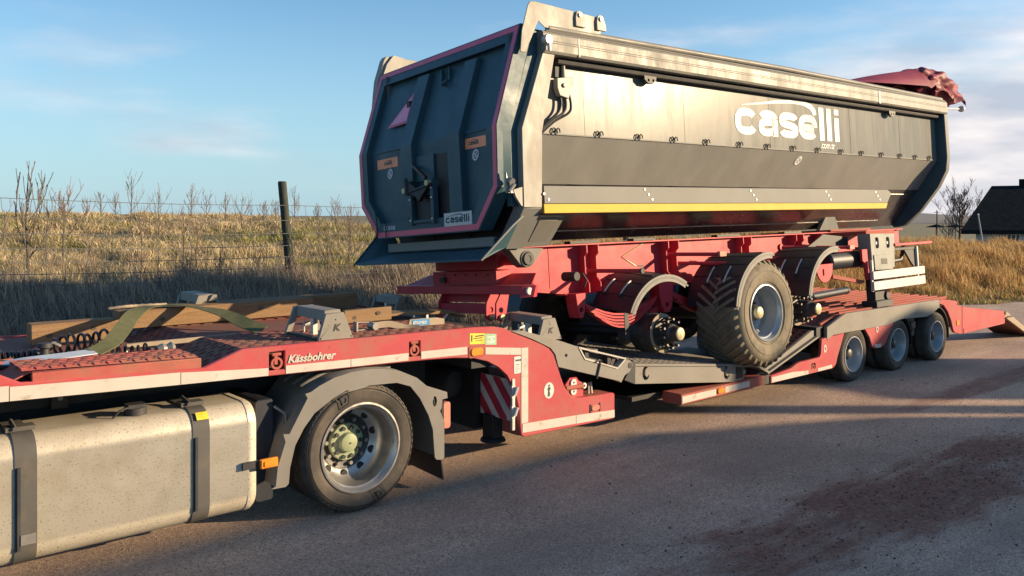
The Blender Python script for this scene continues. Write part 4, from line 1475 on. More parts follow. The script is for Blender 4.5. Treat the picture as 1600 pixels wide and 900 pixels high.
sticker('warning_sticker', [(4.66, 1.235), (4.83, 1.222), (4.83, 1.318), (4.66, 1.332)], 'sticker_yellow', [(4.72, 4.82, 1.295, 1.306), (4.70, 4.80, 1.277, 1.285), (4.72, 4.81, 1.256, 1.262), (4.675, 4.69, 1.255, 1.315)], 'black')
sticker('notice_sticker', [(4.835, 1.212), (4.97, 1.20), (4.97, 1.300), (4.835, 1.314)], 'sticker_green', [(4.86, 4.95, 1.272, 1.284), (4.85, 4.955, 1.235, 1.243), (4.86, 4.95, 1.222, 1.228), (4.90, 4.92, 1.25, 1.265)], 'white')
sl = sticker('data_sticker', rrect(5.185, 5.268, 0.905, 1.065, 0.01), 'white', [(5.20, 5.25, 0.985, 0.990), (5.20, 5.245, 0.965, 0.969), (5.20, 5.25, 0.945, 0.949), (5.20, 5.235, 0.925, 0.929)], 'chassis_dark')
m_ = text_mb('TRAILER', 0.024, 0.001, lambda x, y, d: (5.196 + x, Y0 - 0.0004 - d, 1.02 + y), bold=0.0006, width=0.85)
ll.part('lettering', m_, 'chassis_dark', sl)
mb = MB()
mb.prism(circ(5.632, 0.69, 0.078, 24, 0.066), Y0 + 0.001, Y0 + 0.004)
pic = ll.part('walker_sticker', mb, 'white', smooth=False)
mb = MB()
F = lambda x, y, d: (5.632 + x, Y0 - d, 0.69 + y)
mb.prism(circ(5.632, 0.69 + 0.048, 0.011, 10), Y0 - 0.001, Y0)
ribbon(mb, [(0, 0.034), (-0.004, 0.0)], 0.022, F, 0.001)
ribbon(mb, [(-0.002, 0.0), (0.006, -0.03), (0.004, -0.058)], 0.011, F, 0.0012)
ribbon(mb, [(-0.006, 0.0), (-0.01, -0.03), (-0.014, -0.058)], 0.011, F, 0.0014)
ribbon(mb, [(0.006, 0.03), (0.018, 0.008)], 0.007, F, 0.0016)
ribbon(mb, [(-0.006, 0.03), (-0.02, 0.012)], 0.007, F, 0.0018)
ll.part('print', mb, 'chassis_dark', pic, smooth=False)
# lug on the low shelf
mb = MB()
mb.prism([(5.885, 0.56), (6.165, 0.55), (6.165, 0.64), (6.155, 0.69), (6.10, 0.715), (6.07, 0.755), (5.97, 0.76), (5.91, 0.70), (5.885, 0.65)], Y0 + 0.06, Y0 + 0.085)
lug = ll.part('tie_down_lug', mb, 'loader_red', bevel=0.004)
mb = MB()
mb.prism(rrect(5.975, 6.055, 0.585, 0.745, 0.036, 5), Y0 + 0.045, Y0 + 0.0595, 'y', [circ(6.015, 0.71, 0.012, 8), circ(6.015, 0.62, 0.012, 8)])
ll.part('shackle_plate', mb, 'white', lug, bevel=0.002)
mb = MB()
mb.tube([(5.90, Y0 + 0.05, 0.665), (6.14, Y0 + 0.05, 0.66)], 0.026, 10)
ll.part('shackle_pin', mb, 'rusty_red', lug)
mb = MB()
mb.lathe([(0.012, -0.008), (0.03, -0.008), (0.03, 0.02), (0.012, 0.02)], (6.165, Y0 + 0.05, 0.66), 14, closed=True)
ll.part('pin_eye', mb, 'galv', lug)
mb = MB()
mb.tube([(6.35, 6.2, 0.53), (6.35, 6.2, 0.65), (6.385, 6.2, 0.655), (6.40, 6.2, 0.53)], 0.010, 6)
ll.part('staple', mb, 'galv')
mb = MB()
mb.box(5.9, 6.56, 6.08, 8.5, 0.50, 0.535)
mb.box(5.28, 5.34, 6.08, 8.5, 0.30, 0.62)
ll.part('shelf', mb, 'rusty_red')
# gooseneck deck
mb = MB()
mb.perf(2.56, 4.72, 6.085, 6.85, lambda x, y: dz(x), 18, 11, 0.082, 0.036)
ll.part('tread_deck', mb, 'deck_red', smooth=False)
mb = MB()
mb.perf(2.56, 4.72, 7.75, 8.52, lambda x, y: dz(x), 18, 11, 0.082, 0.036)
ll.part('tread_deck', mb, 'deck_red', smooth=False)
mb = MB()
mb.grid([[(2.56, 6.85, dz(2.56) - 0.01), (4.72, 6.85, dz(4.72) - 0.01)], [(2.56, 7.75, dz(2.56) - 0.01), (4.72, 7.75, dz(4.72) - 0.01)]], 0.01)
ll.part('middle_deck', mb, 'deck_red')
mb = MB()
mb.perf(2.27, 2.558, 6.085, 8.5, lambda x, y: 1.30 + (x - 2.27) * 0.367, 3, 32, 0.058, 0.042)
ll.part('sloped_tread', mb, 'deck_red', smooth=False)
mb = MB()
mb.grid([[(-2.5, 6.085, 1.40), (1.1, 6.085, 1.33), (2.27, 6.085, 1.295)], [(-2.5, 8.52, 1.40), (1.1, 8.52, 1.33), (2.27, 8.52, 1.295)]], 0.02)
ll.part('front_deck', mb, 'deck_red')
mb = MB()
mb.box(2.27, 4.72, 6.085, 8.5, 1.22, 1.26)
mb.box(-2.5, 2.27, 6.3, 8.5, 1.21, 1.25)
for y in (6.55, 7.0, 7.5, 8.1):
    mb.box(-2.5, 4.9, y, y + 0.05, 1.14, 1.25)
mb.box(4.72, 5.15, 6.085, 8.5, 1.0, 1.24)
mb.box(5.12, 5.30, 6.55, 8.1, 0.30, 1.15)
mb.box(4.9, 5.25, 6.3, 8.3, 0.98, 1.1)
ll.part('deck_frame', mb, 'black')
# board standing under the neck: red and white hatched, facing the tractor
mb = MB()
mb.box(5.195, 5.21, 6.05, 6.60, 0.45, 0.84)
hb = ll.part('warning_board', mb, 'board_white')
mb = MB()
for k0 in (-0.12, 0.13, 0.38, 0.63):
    a, b, w_ = k0, k0 + 0.39, 0.125
    # stripes fall from the far edge to the near edge, clipped to the board
    poly = []
    for (yy, zz) in ((6.60, 0), (6.05, 1)):
        pass
    pts = [(6.60 - 0.55 * t, 0.84 + 0.30 - k0 - 0.62 * t) for t in (0, 1)]
    up_, lo_ = [], []
    for t in np.linspace(0, 1, 23):
        y = 6.60 - 0.55 * t
        z1 = 1.10 - k0 * 1.0 - 0.60 * t
        z0 = z1 - 0.135
        z1c, z0c = min(max(z1, 0.452), 0.838), min(max(z0, 0.452), 0.838)
        if z1c - z0c > 0.002:
            up_.append((y, z1c))
            lo_.append((y, z0c))
    if len(up_) > 2:
        mb.prism(up_ + lo_[::-1], 5.1925, 5.195, 'x')
ll.part('hatching', mb, 'board_red', hb, smooth=False)
for z in (0.55, 0.74):
    mb = MB()
    mb.box(5.15, 5.19, 6.02, 6.05, z - 0.055, z + 0.055)
    mb.tube([(5.17, 6.005, z - 0.03), (5.20, 6.00, z + 0.045)], 0.016, 8)
    ll.part('board_latch', mb, 'galv')
mb = MB()
mb.box(5.16, 5.19, 6.025, 6.05, 0.38, 0.86)
ll.part('board_post', mb, 'galv')
mb = MB()
mb.box(5.16, 5.29, 6.32, 6.48, 0.23, 0.46)
mb.lathe([(0.0, -0.02), (0.13, -0.02), (0.11, 0.015), (0.0, 0.03)], (5.23, 6.40, 0.22), 16, 'z')
ll.part('support_leg', mb, 'black', bevel=0.006)
mb = MB()
mb.lathe([(0.0, 0.0), (0.12, 0.02), (0.15, 0.07), (0.15, 0.5), (0.12, 0.55), (0.0, 0.57)], (5.05, 6.75, 0.72), 20)
ll.part('air_tank', mb, 'chassis_dark')
mb = MB()
mb.tube([(4.78, 6.2, 1.08), (4.85, 6.2, 1.03), (4.92, 6.2, 0.99), (5.02, 6.2, 0.95)], 0.008, 6)
ll.part('air_line', mb, 'hose')

# stake brackets with a white K emblem plate
def stake(x, y, z, sg=1, k_=True):
    m_ = MB()
    m_.prism([(x, z), (x + 0.315, z - 0.005), (x + 0.227, z + 0.21), (x + 0.067, z + 0.207)], y, y + 0.035 * sg, 'y', [circ(x + 0.02, z + 0.012, 0.006, 6), circ(x + 0.292, z + 0.012, 0.006, 6), circ(x + 0.15, z + 0.155, 0.006, 6)])
    b_ = ll.part('stake_bracket', m_, 'grey_paint', bevel=0.004)
    m_ = MB()
    yf = y + 0.52 * sg
    m_.prism([(x - 0.03, z), (x + 0.02, z), (x + 0.095, z + 0.17), (x + 0.13, z + 0.17), (x + 0.15, z + 0.23), (x + 0.055, z + 0.23)], yf, yf + 0.03 * sg)
    m_.prism([(x + 0.19, z + 0.23), (x + 0.15, z + 0.17), (x + 0.215, z + 0.17), (x + 0.27, z), (x + 0.31, z), (x + 0.23, z + 0.23)], yf, yf + 0.03 * sg)
    ll.part('far_plate', m_, 'grey_paint', b_, bevel=0.003)
    m_ = MB()
    m_.prism([(x + 0.065, z + 0.15), (x + 0.235, z + 0.15), (x + 0.215, z + 0.232), (x + 0.075, z + 0.232)], y + 0.037 * sg, yf - 0.002 * sg)
    ll.part('cross_beam', m_, 'grey_paint', b_, bevel=0.004)
    m_ = MB()
    m_.box(x - 0.01, x + 0.05, min(y + 0.04 * sg, yf), max(y + 0.04 * sg, yf), z - 0.004, z + 0.02)
    ll.part('foot_bar', m_, 'chassis_dark', b_)
    m_ = MB()
    m_.box(x + 0.07, x + 0.11, min(y + 0.22 * sg, y + 0.27 * sg), max(y + 0.22 * sg, y + 0.27 * sg), z + 0.02, z + 0.15)
    ll.part('latch_post', m_, 'galv', b_)
    m_ = MB()
    m_.tube([(x + 0.06, y + 0.36 * sg, z + 0.09), (x + 0.13, y + 0.36 * sg, z + 0.10)], 0.018, 8)
    m_.tube([(x + 0.06, y + 0.36 * sg, z + 0.03), (x + 0.06, y + 0.36 * sg, z + 0.13)], 0.008, 6)
    ll.part('latch', m_, 'galv', b_)
    if k_:
        m_ = text_mb('K', 0.075, 0.002, lambda a, b, d: (x + 0.155 + a, y - 0.0015 * sg - d * sg, z + 0.068 + b), shear=0.25, bold=0.003, width=1.2, align='CENTER')
        ll.part('emblem', m_, 'black', b_)
    return b_
stake(3.187, 6.075, 1.402)
stake(5.53, 6.075, 1.17)
stake(2.88, 8.50, 1.41, -1, False)
stake(5.10, 8.50, 1.245, -1, False)

# grey arm sloping down from the neck
arm = [(5.40, 1.212), (5.15, 1.305), (5.30, 1.30), (5.80, 1.150), (6.03, 1.072), (6.115, 0.935), (6.60, 0.785), (6.70, 0.86), (6.745, 0.87), (6.82, 0.845), (6.85, 0.80), (6.80, 0.735), (6.72, 0.70), (6.665, 0.632), (6.62, 0.655), (5.752, 0.902), (5.71, 1.03), (5.65, 1.095), (5.56, 1.14)]
mb = MB()
mb.prism(arm, Y0 - 0.004, Y0 + 0.075, 'y', [circ(5.858, 1.005, 0.016, 10)])
armp = ll.part('neck_arm', mb, 'grey_paint', bevel=0.004)
mb = MB()
ribbon(mb, [(6.045, 1.055), (6.12, 0.945), (6.60, 0.793), (6.715, 0.868)], 0.016, lambda x, z, d: (x, Y0 - 0.012 + 0.08 - d, z), 0.08)
ribbon(mb, [(6.03, 1.066), (6.73, 0.878)], 0.016, lambda x, z, d: (x, Y0 - 0.012 + 0.08 - d, z), 0.08)
ll.part('window_frame', mb, 'white_tape', armp)
mb = MB()
mb.prism([(6.06, 1.05), (6.13, 0.95), (6.59, 0.80), (6.70, 0.872)], Y0 + 0.09, Y0 + 0.10)
ll.part('window_back', mb, 'grey_paint', armp)
for x0, z0 in ((6.15, 1.025), (6.48, 0.935), (6.56, 0.91)):
    mb = MB()
    mb.prism([(x0, z0), (x0 + 0.05, z0 - 0.014), (x0 + 0.05 - (0.06 if x0 > 6.5 else 0), z0 - 0.10), (x0 - (0.06 if x0 > 6.5 else 0), z0 - 0.10)], Y0 + 0.02, Y0 + 0.088)
    ll.part('window_post', mb, 'black', armp)
mb = MB()
mb.tube([(6.27, Y0 - 0.014, 0.895), (6.30, Y0 - 0.02, 0.915), (6.335, Y0 - 0.014, 0.905), (6.33, Y0 - 0.014, 0.86), (6.285, Y0 - 0.014, 0.725)], 0.011, 6)
ll.part('hook', mb, 'black', armp)
mb = MB()
mb.prism([(6.735, 0.65), (6.90, 0.585), (6.905, 0.80), (6.87, 0.845), (6.83, 0.80), (6.80, 0.73)], Y0 + 0.012, Y0 + 0.07)
mb.tube([(6.80, Y0 - 0.008, 0.80), (6.80, Y0 + 0.02, 0.80)], 0.032, 12)
ll.part('hinge', mb, 'chassis_dark', armp)
mb = MB()
mb.grid([[(4.72, 6.11, 1.375), (5.2, 6.11, 1.30), (6.03, 6.11, 1.055), (6.72, 6.11, 0.86)], [(4.72, 8.5, 1.375), (5.2, 8.5, 1.30), (6.03, 8.5, 1.055), (6.72, 8.5, 0.86)]], 0.05)
ll.part('sloping_deck', mb, 'chassis_dark')
mb = MB()
mb.grid([[(3.9, 7.78, 1.402), (4.65, 7.78, 1.392), (5.25, 7.78, 1.345), (5.5, 7.78, 1.28)], [(3.9, 7.84, 1.402), (4.65, 7.84, 1.392), (5.25, 7.84, 1.345), (5.5, 7.84, 1.28)]], 0.01) if False else mb.tube([(6.2, 6.35, 1.03), (6.5, 6.4, 0.96)], 0.012, 6)
ll.part('handrail', mb, 'steel')
mb = MB()
mb.box(6.4, 6.55, 6.25, 6.4, 0.90, 0.97)
ll.part('cleat', mb, 'grey_paint', bevel=0.008)
# raised channel along the middle of the neck with little posts
mb = MB()
mb.prism([(4.30, 1.435), (4.62, 1.440), (5.20, 1.415), (5.36, 1.345), (5.36, 1.325), (5.18, 1.385), (4.62, 1.412), (4.30, 1.412)], 7.0, 7.24)
ll.part('centre_rail', mb, 'wood_plank', bevel=0.003)
for x in (4.72, 4.88, 5.08):
    mb = MB()
    mb.beam((x, 7.02, 1.34), (x + (0.07 if x > 5 else 0), 7.02, 1.405), 0.022, 0.022, (0, 1, 0))
    ll.part('rail_post', mb, 'galv')
# grey hinged bed panel
bed = [(6.905, 0.803), (8.733, 0.587), (8.88, 0.547), (8.906, 0.387), (8.68, 0.377), (6.905, 0.584)]
def crescent(cx, cz, r=0.078):
    o = [(cx + r * 0.75 * math.cos(R_(a)), cz + r * math.sin(R_(a))) for a in range(75, 331, 15)]
    i = [(cx + 0.018 + r * 0.42 * math.cos(R_(a)), cz + 0.004 + r * 0.62 * math.sin(R_(a))) for a in range(330, 74, -15)]
    return o + i


mb = MB()
mb.prism(bed, Y0 + 0.018, Y0 + 0.055, 'y', [crescent(7.085, 0.68), crescent(8.555, 0.505)])
bp_ = ll.part('bed_panel', mb, 'grey_paint', bevel=0.005)
mb = MB()
for c_ in ((7.085, 0.68), (8.555, 0.505)):
    mb.prism([(p[0], p[1]) for p in circ(c_[0], c_[1], 0.10, 12)], Y0 + 0.056, Y0 + 0.0605)
ll.part('loop_recess', mb, 'black', bp_)
mb = MB()
mb.prism([(6.92, 0.777), (8.55, 0.584), (8.55, 0.577), (6.92, 0.768)], Y0 + 0.0155, Y0 + 0.0175)
ll.part('panel_groove', mb, 'black', bp_)
mb = MB()
mb.prism([(8.735, 0.555), (8.868, 0.530), (8.885, 0.405), (8.745, 0.405)], Y0 + 0.012, Y0 + 0.0178)
ll.part('end_cap', mb, 'black', bp_)
mb = MB()
mb.cyl((8.90, Y0 + 0.10, 0.46), (9.00, Y0 + 0.10, 0.455), 0.05, n=14)
ll.part('panel_roller', mb, 'grey_paint', bp_)
mb = MB()
mb.perf(6.86, 8.75, Y0 + 0.062, 8.5, lambda x, y: 0.803 - (x - 6.905) * 0.1181, 18, 30, 0.07, 0.042)
ll.part('bed_tread', mb, 'grey_paint', smooth=False)
mb = MB()
mb.grid([[(6.8, 6.1, 0.74), (8.85, 6.1, 0.49)], [(6.8, 8.5, 0.74), (8.85, 8.5, 0.49)]], 0.08)
mb.box(7.2, 10.6, 6.35, 8.2, 0.30, 0.35)
ll.part('bed_frame', mb, 'black')
mb = MB()
mb.grid([[(8.75, 6.05, 0.575), (9.2, 6.05, 0.53), (9.45, 6.05, 0.42)], [(8.75, 8.5, 0.575), (9.2, 8.5, 0.53), (9.45, 8.5, 0.42)]], 0.03)
ll.part('bed_lip', mb, 'grey_paint')
# low red side rail
mb = MB()
mb.prism([(7.674, 0.245), (9.33, 0.262), (9.33, 0.375), (7.674, 0.368)], Y0 + 0.004, Y0 + 0.28)
rail_ = ll.part('side_rail', mb, 'rusty_red', bevel=0.006)
mb = MB()
mb.prism([(7.69, 0.265), (8.32, 0.272), (8.32, 0.345), (7.69, 0.342)], Y0, Y0 + 0.003)
mb.prism([(8.50, 0.276), (9.0, 0.281), (9.0, 0.352), (8.50, 0.349)], Y0, Y0 + 0.003)
ll.part('reflective_tape', mb, 'white_tape', rail_, smooth=False)
mb = MB()
mb.prism(rrect(8.345, 8.475, 0.285, 0.345, 0.025), Y0 - 0.012, Y0 + 0.003)
ll.part('side_marker', mb, 'orange', rail_, bevel=0.004)
mb = MB()
mb.box(9.33, 9.48, Y0 + 0.02, Y0 + 0.3, 0.26, 0.37)
ll.part('rail_joint', mb, 'black')
# red plate in front of the rear axles
fp = [(9.474, 0.262), (9.474, 0.357), (9.84, 0.386), (9.95, 0.40), (10.08, 0.44), (10.16, 0.452), (10.615, 0.462), (10.66, 0.475), (10.685, 0.51), (10.706, 0.70), (10.80, 0.71), (11.309, 0.73), (11.27, 0.66), (11.117, 0.401), (11.09, 0.33), (11.049, 0.297), (10.985, 0.274)]
mb = MB()
mb.prism(fp, Y0 + 0.004, Y0 + 0.045, 'y', [rrect(10.44, 10.545, 0.322, 0.40, 0.01, 1)])
ll.part('axle_front_plate', mb, 'loader_red', bevel=0.005)
mb = MB()
mb.prism([(9.49, 0.268), (10.36, 0.272), (10.36, 0.318), (9.97, 0.345), (9.49, 0.335)], Y0, Y0 + 0.003)
mb.prism([(10.60, 0.276), (10.97, 0.281), (10.97, 0.328), (10.60, 0.318)], Y0, Y0 + 0.003)
ll.part('reflective_tape', mb, 'white_tape', smooth=False)
mb = MB()
mb.lathe([(0.018, 0.0), (0.018, 0.018), (0.034, 0.018), (0.034, 0.0)], (10.49, Y0 + 0.006, 0.352), 14, closed=True)
ll.part('lashing_ring', mb, 'rusty_red')
mb = MB()
mb.box(10.42, 10.56, Y0 + 0.046, Y0 + 0.06, 0.30, 0.42)
ll.part('ring_pocket', mb, 'black')
def zero_mark(cx, cz, r=0.05):
    m_ = MB()
    m_.lathe([(r * 0.5, 0.0), (r * 0.5, 0.003), (r, 0.003), (r, 0.0)], (cx, Y0, cz), 18, closed=True)
    m_.v = [((x - cx) * 0.72 + cx, y, z) for x, y, z in m_.v]
    ll.part('ring_mark', m_, 'white_tape')
zero_mark(10.79, 0.565, 0.055)
zero_mark(12.27, 0.70, 0.05)
# grey flank over the rear wheels
fl = [(10.832, 0.857), (11.347, 1.005), (14.40, 0.998), (14.40, 0.88), (14.302, 0.845), (14.18, 0.80), (13.947, 0.757), (13.325, 0.774), (13.14, 0.787), (12.95, 0.78), (12.781, 0.755), (12.60, 0.735), (11.95, 0.735), (11.812, 0.73), (11.45, 0.735), (11.011, 0.73), (10.93, 0.705), (10.849, 0.672), (10.832, 0.70)]
mb = MB()
mb.prism(fl, Y0 - 0.002, Y0 + 0.05)
ll.part('axle_flank', mb, 'grey_paint', bevel=0.005)
mb = MB()
mb.prism([(11.91, 0.733), (12.05, 0.60), (12.12, 0.47), (12.16, 0.435), (12.22, 0.422), (12.38, 0.416), (12.46, 0.425), (12.55, 0.475), (12.66, 0.60), (12.80, 0.75)], Y0 + 0.006, Y0 + 0.046)
ll.part('axle_divider', mb, 'loader_red', bevel=0.004)
mb = MB()
mb.prism([(12.22, 0.43), (12.38, 0.424), (12.40, 0.475), (12.20, 0.482)], Y0, Y0 + 0.005)
ll.part('reflective_tape', mb, 'white_tape', smooth=False)
mb = MB()
mb.prism([(14.405, 0.998), (14.56, 0.995), (15.06, 0.935), (15.10, 0.915), (15.10, 0.86), (15.285, 0.823), (15.285, 0.357), (15.20, 0.362), (14.988, 0.407), (14.93, 0.46), (14.85, 0.62), (14.72, 0.78), (14.56, 0.895), (14.405, 0.93)], Y0, Y0 + 0.045)
ll.part('tail_plate', mb, 'loader_red', bevel=0.005)
mb = MB()
mb.prism(rrect(15.06, 15.16, 0.52, 0.60, 0.02), Y0 - 0.01, Y0)
ll.part('side_marker', mb, 'orange')
# deck bars over the axles
for i in range(16):
    y = 6.14 + i * 0.155
    mb = MB()
    mb.box(11.36, 14.95, y, y + 0.055, 0.975, 1.012)
    ll.part('deck_bar', mb, 'rusty_red', bevel=0.004)
mb = MB()
mb.grid([[(10.84, 6.1, 0.86), (11.36, 6.1, 0.95), (15.0, 6.1, 0.94)], [(10.84, 8.5, 0.86), (11.36, 8.5, 0.95), (15.0, 8.5, 0.94)]], 0.06)
ll.part('axle_deck', mb, 'chassis_dark')
for i in range(9):
    mb = MB()
    y = 6.16 + i * 0.27
    mb.beam((10.86, y, 0.875), (11.34, y, 0.975), 0.04, 0.03)
    ll.part('slope_bar', mb, 'rusty_red')
mb = MB()
mb.box(10.66, 10.84, 6.09, 8.5, 0.71, 0.86)
mb.box(10.70, 15.2, 6.5, 8.1, 0.55, 0.88)
ll.part('cross_member', mb, 'black', bevel=0.006)
# steep perforated ramp between bed and axles
mb = MB()
mb.prism([(9.30, 0.375), (9.44, 0.385), (10.68, 0.745), (10.68, 0.815), (10.60, 0.82)], 6.115, 6.16)
wr = ll.part('bed_ramp', mb, 'grey_paint', bevel=0.003)
mb = MB()
mb.prism([(9.46, 0.375), (10.66, 0.72), (10.66, 0.745), (9.44, 0.395)], 6.06, 6.1145)
ll.part('ramp_flange', mb, 'grey_paint', wr)
mb = MB()
mb.perf(9.32, 10.62, 6.16, 6.78, lambda x, y: 0.385 + (x - 9.32) * 0.335, 14, 5, 0.05, 0.06)
ll.part('ramp_tread', mb, 'deck_red', wr, smooth=False)
mb = MB()
mb.grid([[(9.34, 6.16, 0.34), (10.64, 6.16, 0.775)], [(9.34, 6.78, 0.34), (10.64, 6.78, 0.775)]], 0.02)
ll.part('ramp_back', mb, 'black', wr)
# rear ramp
mb = MB()
mb.prism([(15.31, 0.823), (17.25, 0.598), (17.27, 0.56), (17.20, 0.371), (15.31, 0.352)], Y0 + 0.004, Y0 + 0.05)
rmp = ll.part('rear_ramp', mb, 'loader_red', bevel=0.004)
mb = MB()
mb.grid([[(15.31, 6.08, 0.80), (17.2, 6.08, 0.575)], [(15.31, 6.75, 0.80), (17.2, 6.75, 0.575)]], 0.03)
mb.grid([[(15.31, 7.85, 0.80), (17.2, 7.85, 0.575)], [(15.31, 8.52, 0.80), (17.2, 8.52, 0.575)]], 0.03)
mb.box(15.3, 15.42, 6.08, 8.5, 0.45, 0.78)
ll.part('ramp_plate', mb, 'deck_red', rmp)
mb = MB()
mb.prism([(15.36, 0.36), (17.18, 0.378), (17.20, 0.42), (15.36, 0.44)], Y0 - 0.004, Y0 + 0.002)
ll.part('ramp_rib', mb, 'loader_red', rmp)
mb = MB()
mb.prism([(17.26, 0.60), (17.30, 0.60), (18.72, 0.035), (18.70, 0.0), (18.55, 0.01), (17.20, 0.50)], Y0 + 0.01, Y0 + 0.05)
fp_ = ll.part('ramp_flap', mb, 'webbing', bevel=0.004)
mb = MB()
mb.grid([[(17.24, 6.085, 0.565), (18.65, 6.085, 0.02)], [(17.24, 6.74, 0.565), (18.65, 6.74, 0.02)]], 0.03)
ll.part('flap_plate', mb, 'deck_red', fp_)
mb = MB()
mb.grid([[(17.24, 7.86, 0.565), (18.65, 7.86, 0.02)], [(17.24, 8.50, 0.565), (18.65, 8.50, 0.02)]], 0.03)
ll.part('flap_plate', mb, 'deck_red', fp_)
mb = MB()
mb.cyl((17.23, 6.02, 0.57), (17.23, 6.75, 0.57), 0.035, n=10)
mb.tube([(17.22, 6.02, 0.47), (17.42, 6.0, 0.50), (17.55, 6.02, 0.48)], 0.012, 6)
ll.part('flap_hinge', mb, 'chassis_dark', rmp)

# rear wheels
def bogie_wheel(cx):
    c = (cx, 6.055, 0.397)
    R, rr = 0.397, 0.255
    m_ = MB()
    m_.lathe(tyre_prof(R, 0.22, rr, 0.008), c, 44, closed=True)
    w_ = ll.part('trailer_wheel', m_, 'rubber')
    m_ = MB()
    m_.lathe([(rr + 0.003, 0.01), (rr, -0.003), (rr - 0.012, -0.003), (rr - 0.02, 0.02), (rr - 0.035, 0.05), (rr - 0.035, 0.12), (rr - 0.06, 0.155), (0.14, 0.17), (0.13, 0.18), (0.0, 0.18)], c, 36)
    r_ = ll.part('rim', m_, 'wheel_silver', w_)
    m_ = MB()
    m_.lathe([(0.0, 0.05), (0.05, 0.05), (0.065, 0.06), (0.07, 0.13), (0.10, 0.14), (0.10, 0.18)], c, 20)
    for i in range(8):
        a = 2 * math.pi * i / 8
        m_.cyl((c[0] + 0.125 * math.cos(a), c[1] + 0.175, c[2] + 0.125 * math.sin(a)), (c[0] + 0.125 * math.cos(a), c[1] + 0.14, c[2] + 0.125 * math.sin(a)), 0.014, n=6)
    ll.part('hub', m_, 'hub_dark', w_)
    m_ = MB()
    for i in range(8):
        a = 2 * math.pi * (i + 0.5) / 8
        m_.lathe([(0.0, 0.0), (0.024, 0.0), (0.024, 0.02)], (c[0] + 0.172 * math.cos(a), c[1] + 0.158, c[2] + 0.172 * math.sin(a)), 10)
    ll.part('vent_holes', m_, 'black', w_, stuff=True)
    m_ = MB()
    m_.lathe(tyre_prof(R, 0.22, rr, 0.008), (cx, 6.30, 0.397), 32, closed=True)
    m_.lathe([(0.2, 0.0), (0.2, 0.1)], (cx, 6.30, 0.397), 16)
    ll.part('inner_wheel', m_, 'rubber')
    m_ = MB()
    m_.lathe(tyre_prof(R, 0.46, rr, 0.008), (cx, 8.08, 0.397), 28, closed=True)
    ll.part('far_wheel', m_, 'rubber')
    m_ = MB()
    m_.cyl((cx, 6.4, 0.397), (cx, 8.2, 0.397), 0.07, n=10)
    ll.part('axle_beam', m_, 'black')
for cx in (11.62, 12.99, 14.36):
    bogie_wheel(cx)
for cx, a0, a1 in ((11.62, 5, 75), (12.99, -5, 60), (14.36, -8, 100)):
    m_ = MB()
    pts = arc_pts(cx, 0.397, 0.475, a0, a1, 12)
    m_.grid([[(p[0], 6.06, p[1]), (p[0], 6.52, p[1])] for p in pts], 0.012, (0.3, 0, 0.9))
    g_ = ll.part('wheel_arch', m_, 'plastic_black')
mb = MB()
mb.box(13.4, 13.75, 6.15, 6.4, 0.45, 0.75)
mb.tube([(13.5, 6.12, 0.72), (13.58, 6.1, 0.60), (13.52, 6.12, 0.5)], 0.015, 6)
mb.box(13.45, 13.6, 6.06, 6.12, 0.60, 0.70)
ll.part('brake_valve', mb, 'chassis_dark', bevel=0.008)

# ------------------------------------------------------------------ things lying on the gooseneck
def beam_thing(label, x0, x1, y, w_, h_, z, m='wood', name='wooden_beam', skew=0.0, group=None):
    T = Thing(name, label, 'timber' if 'beam' in name else 'board', ((x0 + x1) / 2, y, z), group=group)
    m_ = MB()
    m_.add([(x0, y, z), (x1, y + skew, z), (x1, y + skew + w_, z), (x0, y + w_, z), (x0, y, z + h_), (x1, y + skew, z + h_ - 0.002), (x1, y + skew + w_, z + h_ - 0.002), (x0, y + w_, z + h_)],
           [(0, 3, 2, 1), (4, 5, 6, 7), (0, 1, 5, 4), (1, 2, 6, 5), (2, 3, 7, 6), (3, 0, 4, 7)])
    T.part('timber', m_, m, bevel=0.006)
    for i in range(2):
        m_ = MB()
        xx = x0 + (x1 - x0) * (0.2 + 0.5 * i)
        m_.prism(circ(xx, z + h_ * (0.4 + 0.2 * i), 0.018, 8, 0.026), y + skew * (xx - x0) / (x1 - x0) - 0.002, y + 0.01)
        T.part('knot', m_, 'bark')
    return T
beam_thing('short brown timber beam at the left end of the row, dark end grain showing', 1.50, 2.165, 7.72, 0.17, 0.168, 1.417 - 0.075)
beam_thing('long brown timber beam running to the right behind the green sling', 2.17, 4.02, 7.74, 0.17, 0.160, 1.405, skew=0.03)
beam_thing('higher rear timber beam reaching farthest right behind the K bracket', 2.55, 4.64, 7.96, 0.15, 0.165, 1.40)
beam_thing('short plain brown board standing on edge right of the front K bracket', 3.90, 4.43, 6.93, 0.05, 0.125, 1.39, 'wood_plank', 'wooden_board', 0.03)

# loose perforated ramp on the near edge of the neck
pl_ = Thing('ramp_plank', 'rusty red perforated ramp plank lying on the deck edge above the fuel tank', 'ramp', (1.72, 6.35, 1.31))
mb = MB()
def pz(x):
    return 1.408 - 0.030 * (x - 1.18)
mb.perf(1.13, 2.245, 6.085, 6.50, lambda x, y: pz(x) + (0.012 if y > 6.1 else 0), 13, 5, 0.056, 0.040, 0.02)
pl_.part('tread', mb, 'rusty_red', smooth=False)
mb = MB()
mb.prism([(1.18, 1.312), (2.252, 1.293), (2.252, 1.374), (1.18, 1.402)], 6.045, 6.083)
mb.prism([(1.08, 1.325), (2.252, 1.300), (2.252, 1.374), (1.16, 1.402)], 6.502, 6.54)
pl_.part('side_channel', mb, 'rusty_red', bevel=0.004)
mb = MB()
mb.grid([[(1.18, 6.085, 1.402), (1.02, 6.085, 1.335)], [(1.18, 6.50, 1.402), (1.02, 6.50, 1.335)]], 0.008)
pl_.part('toe_plate', mb, 'rusty_red')
mb = MB()
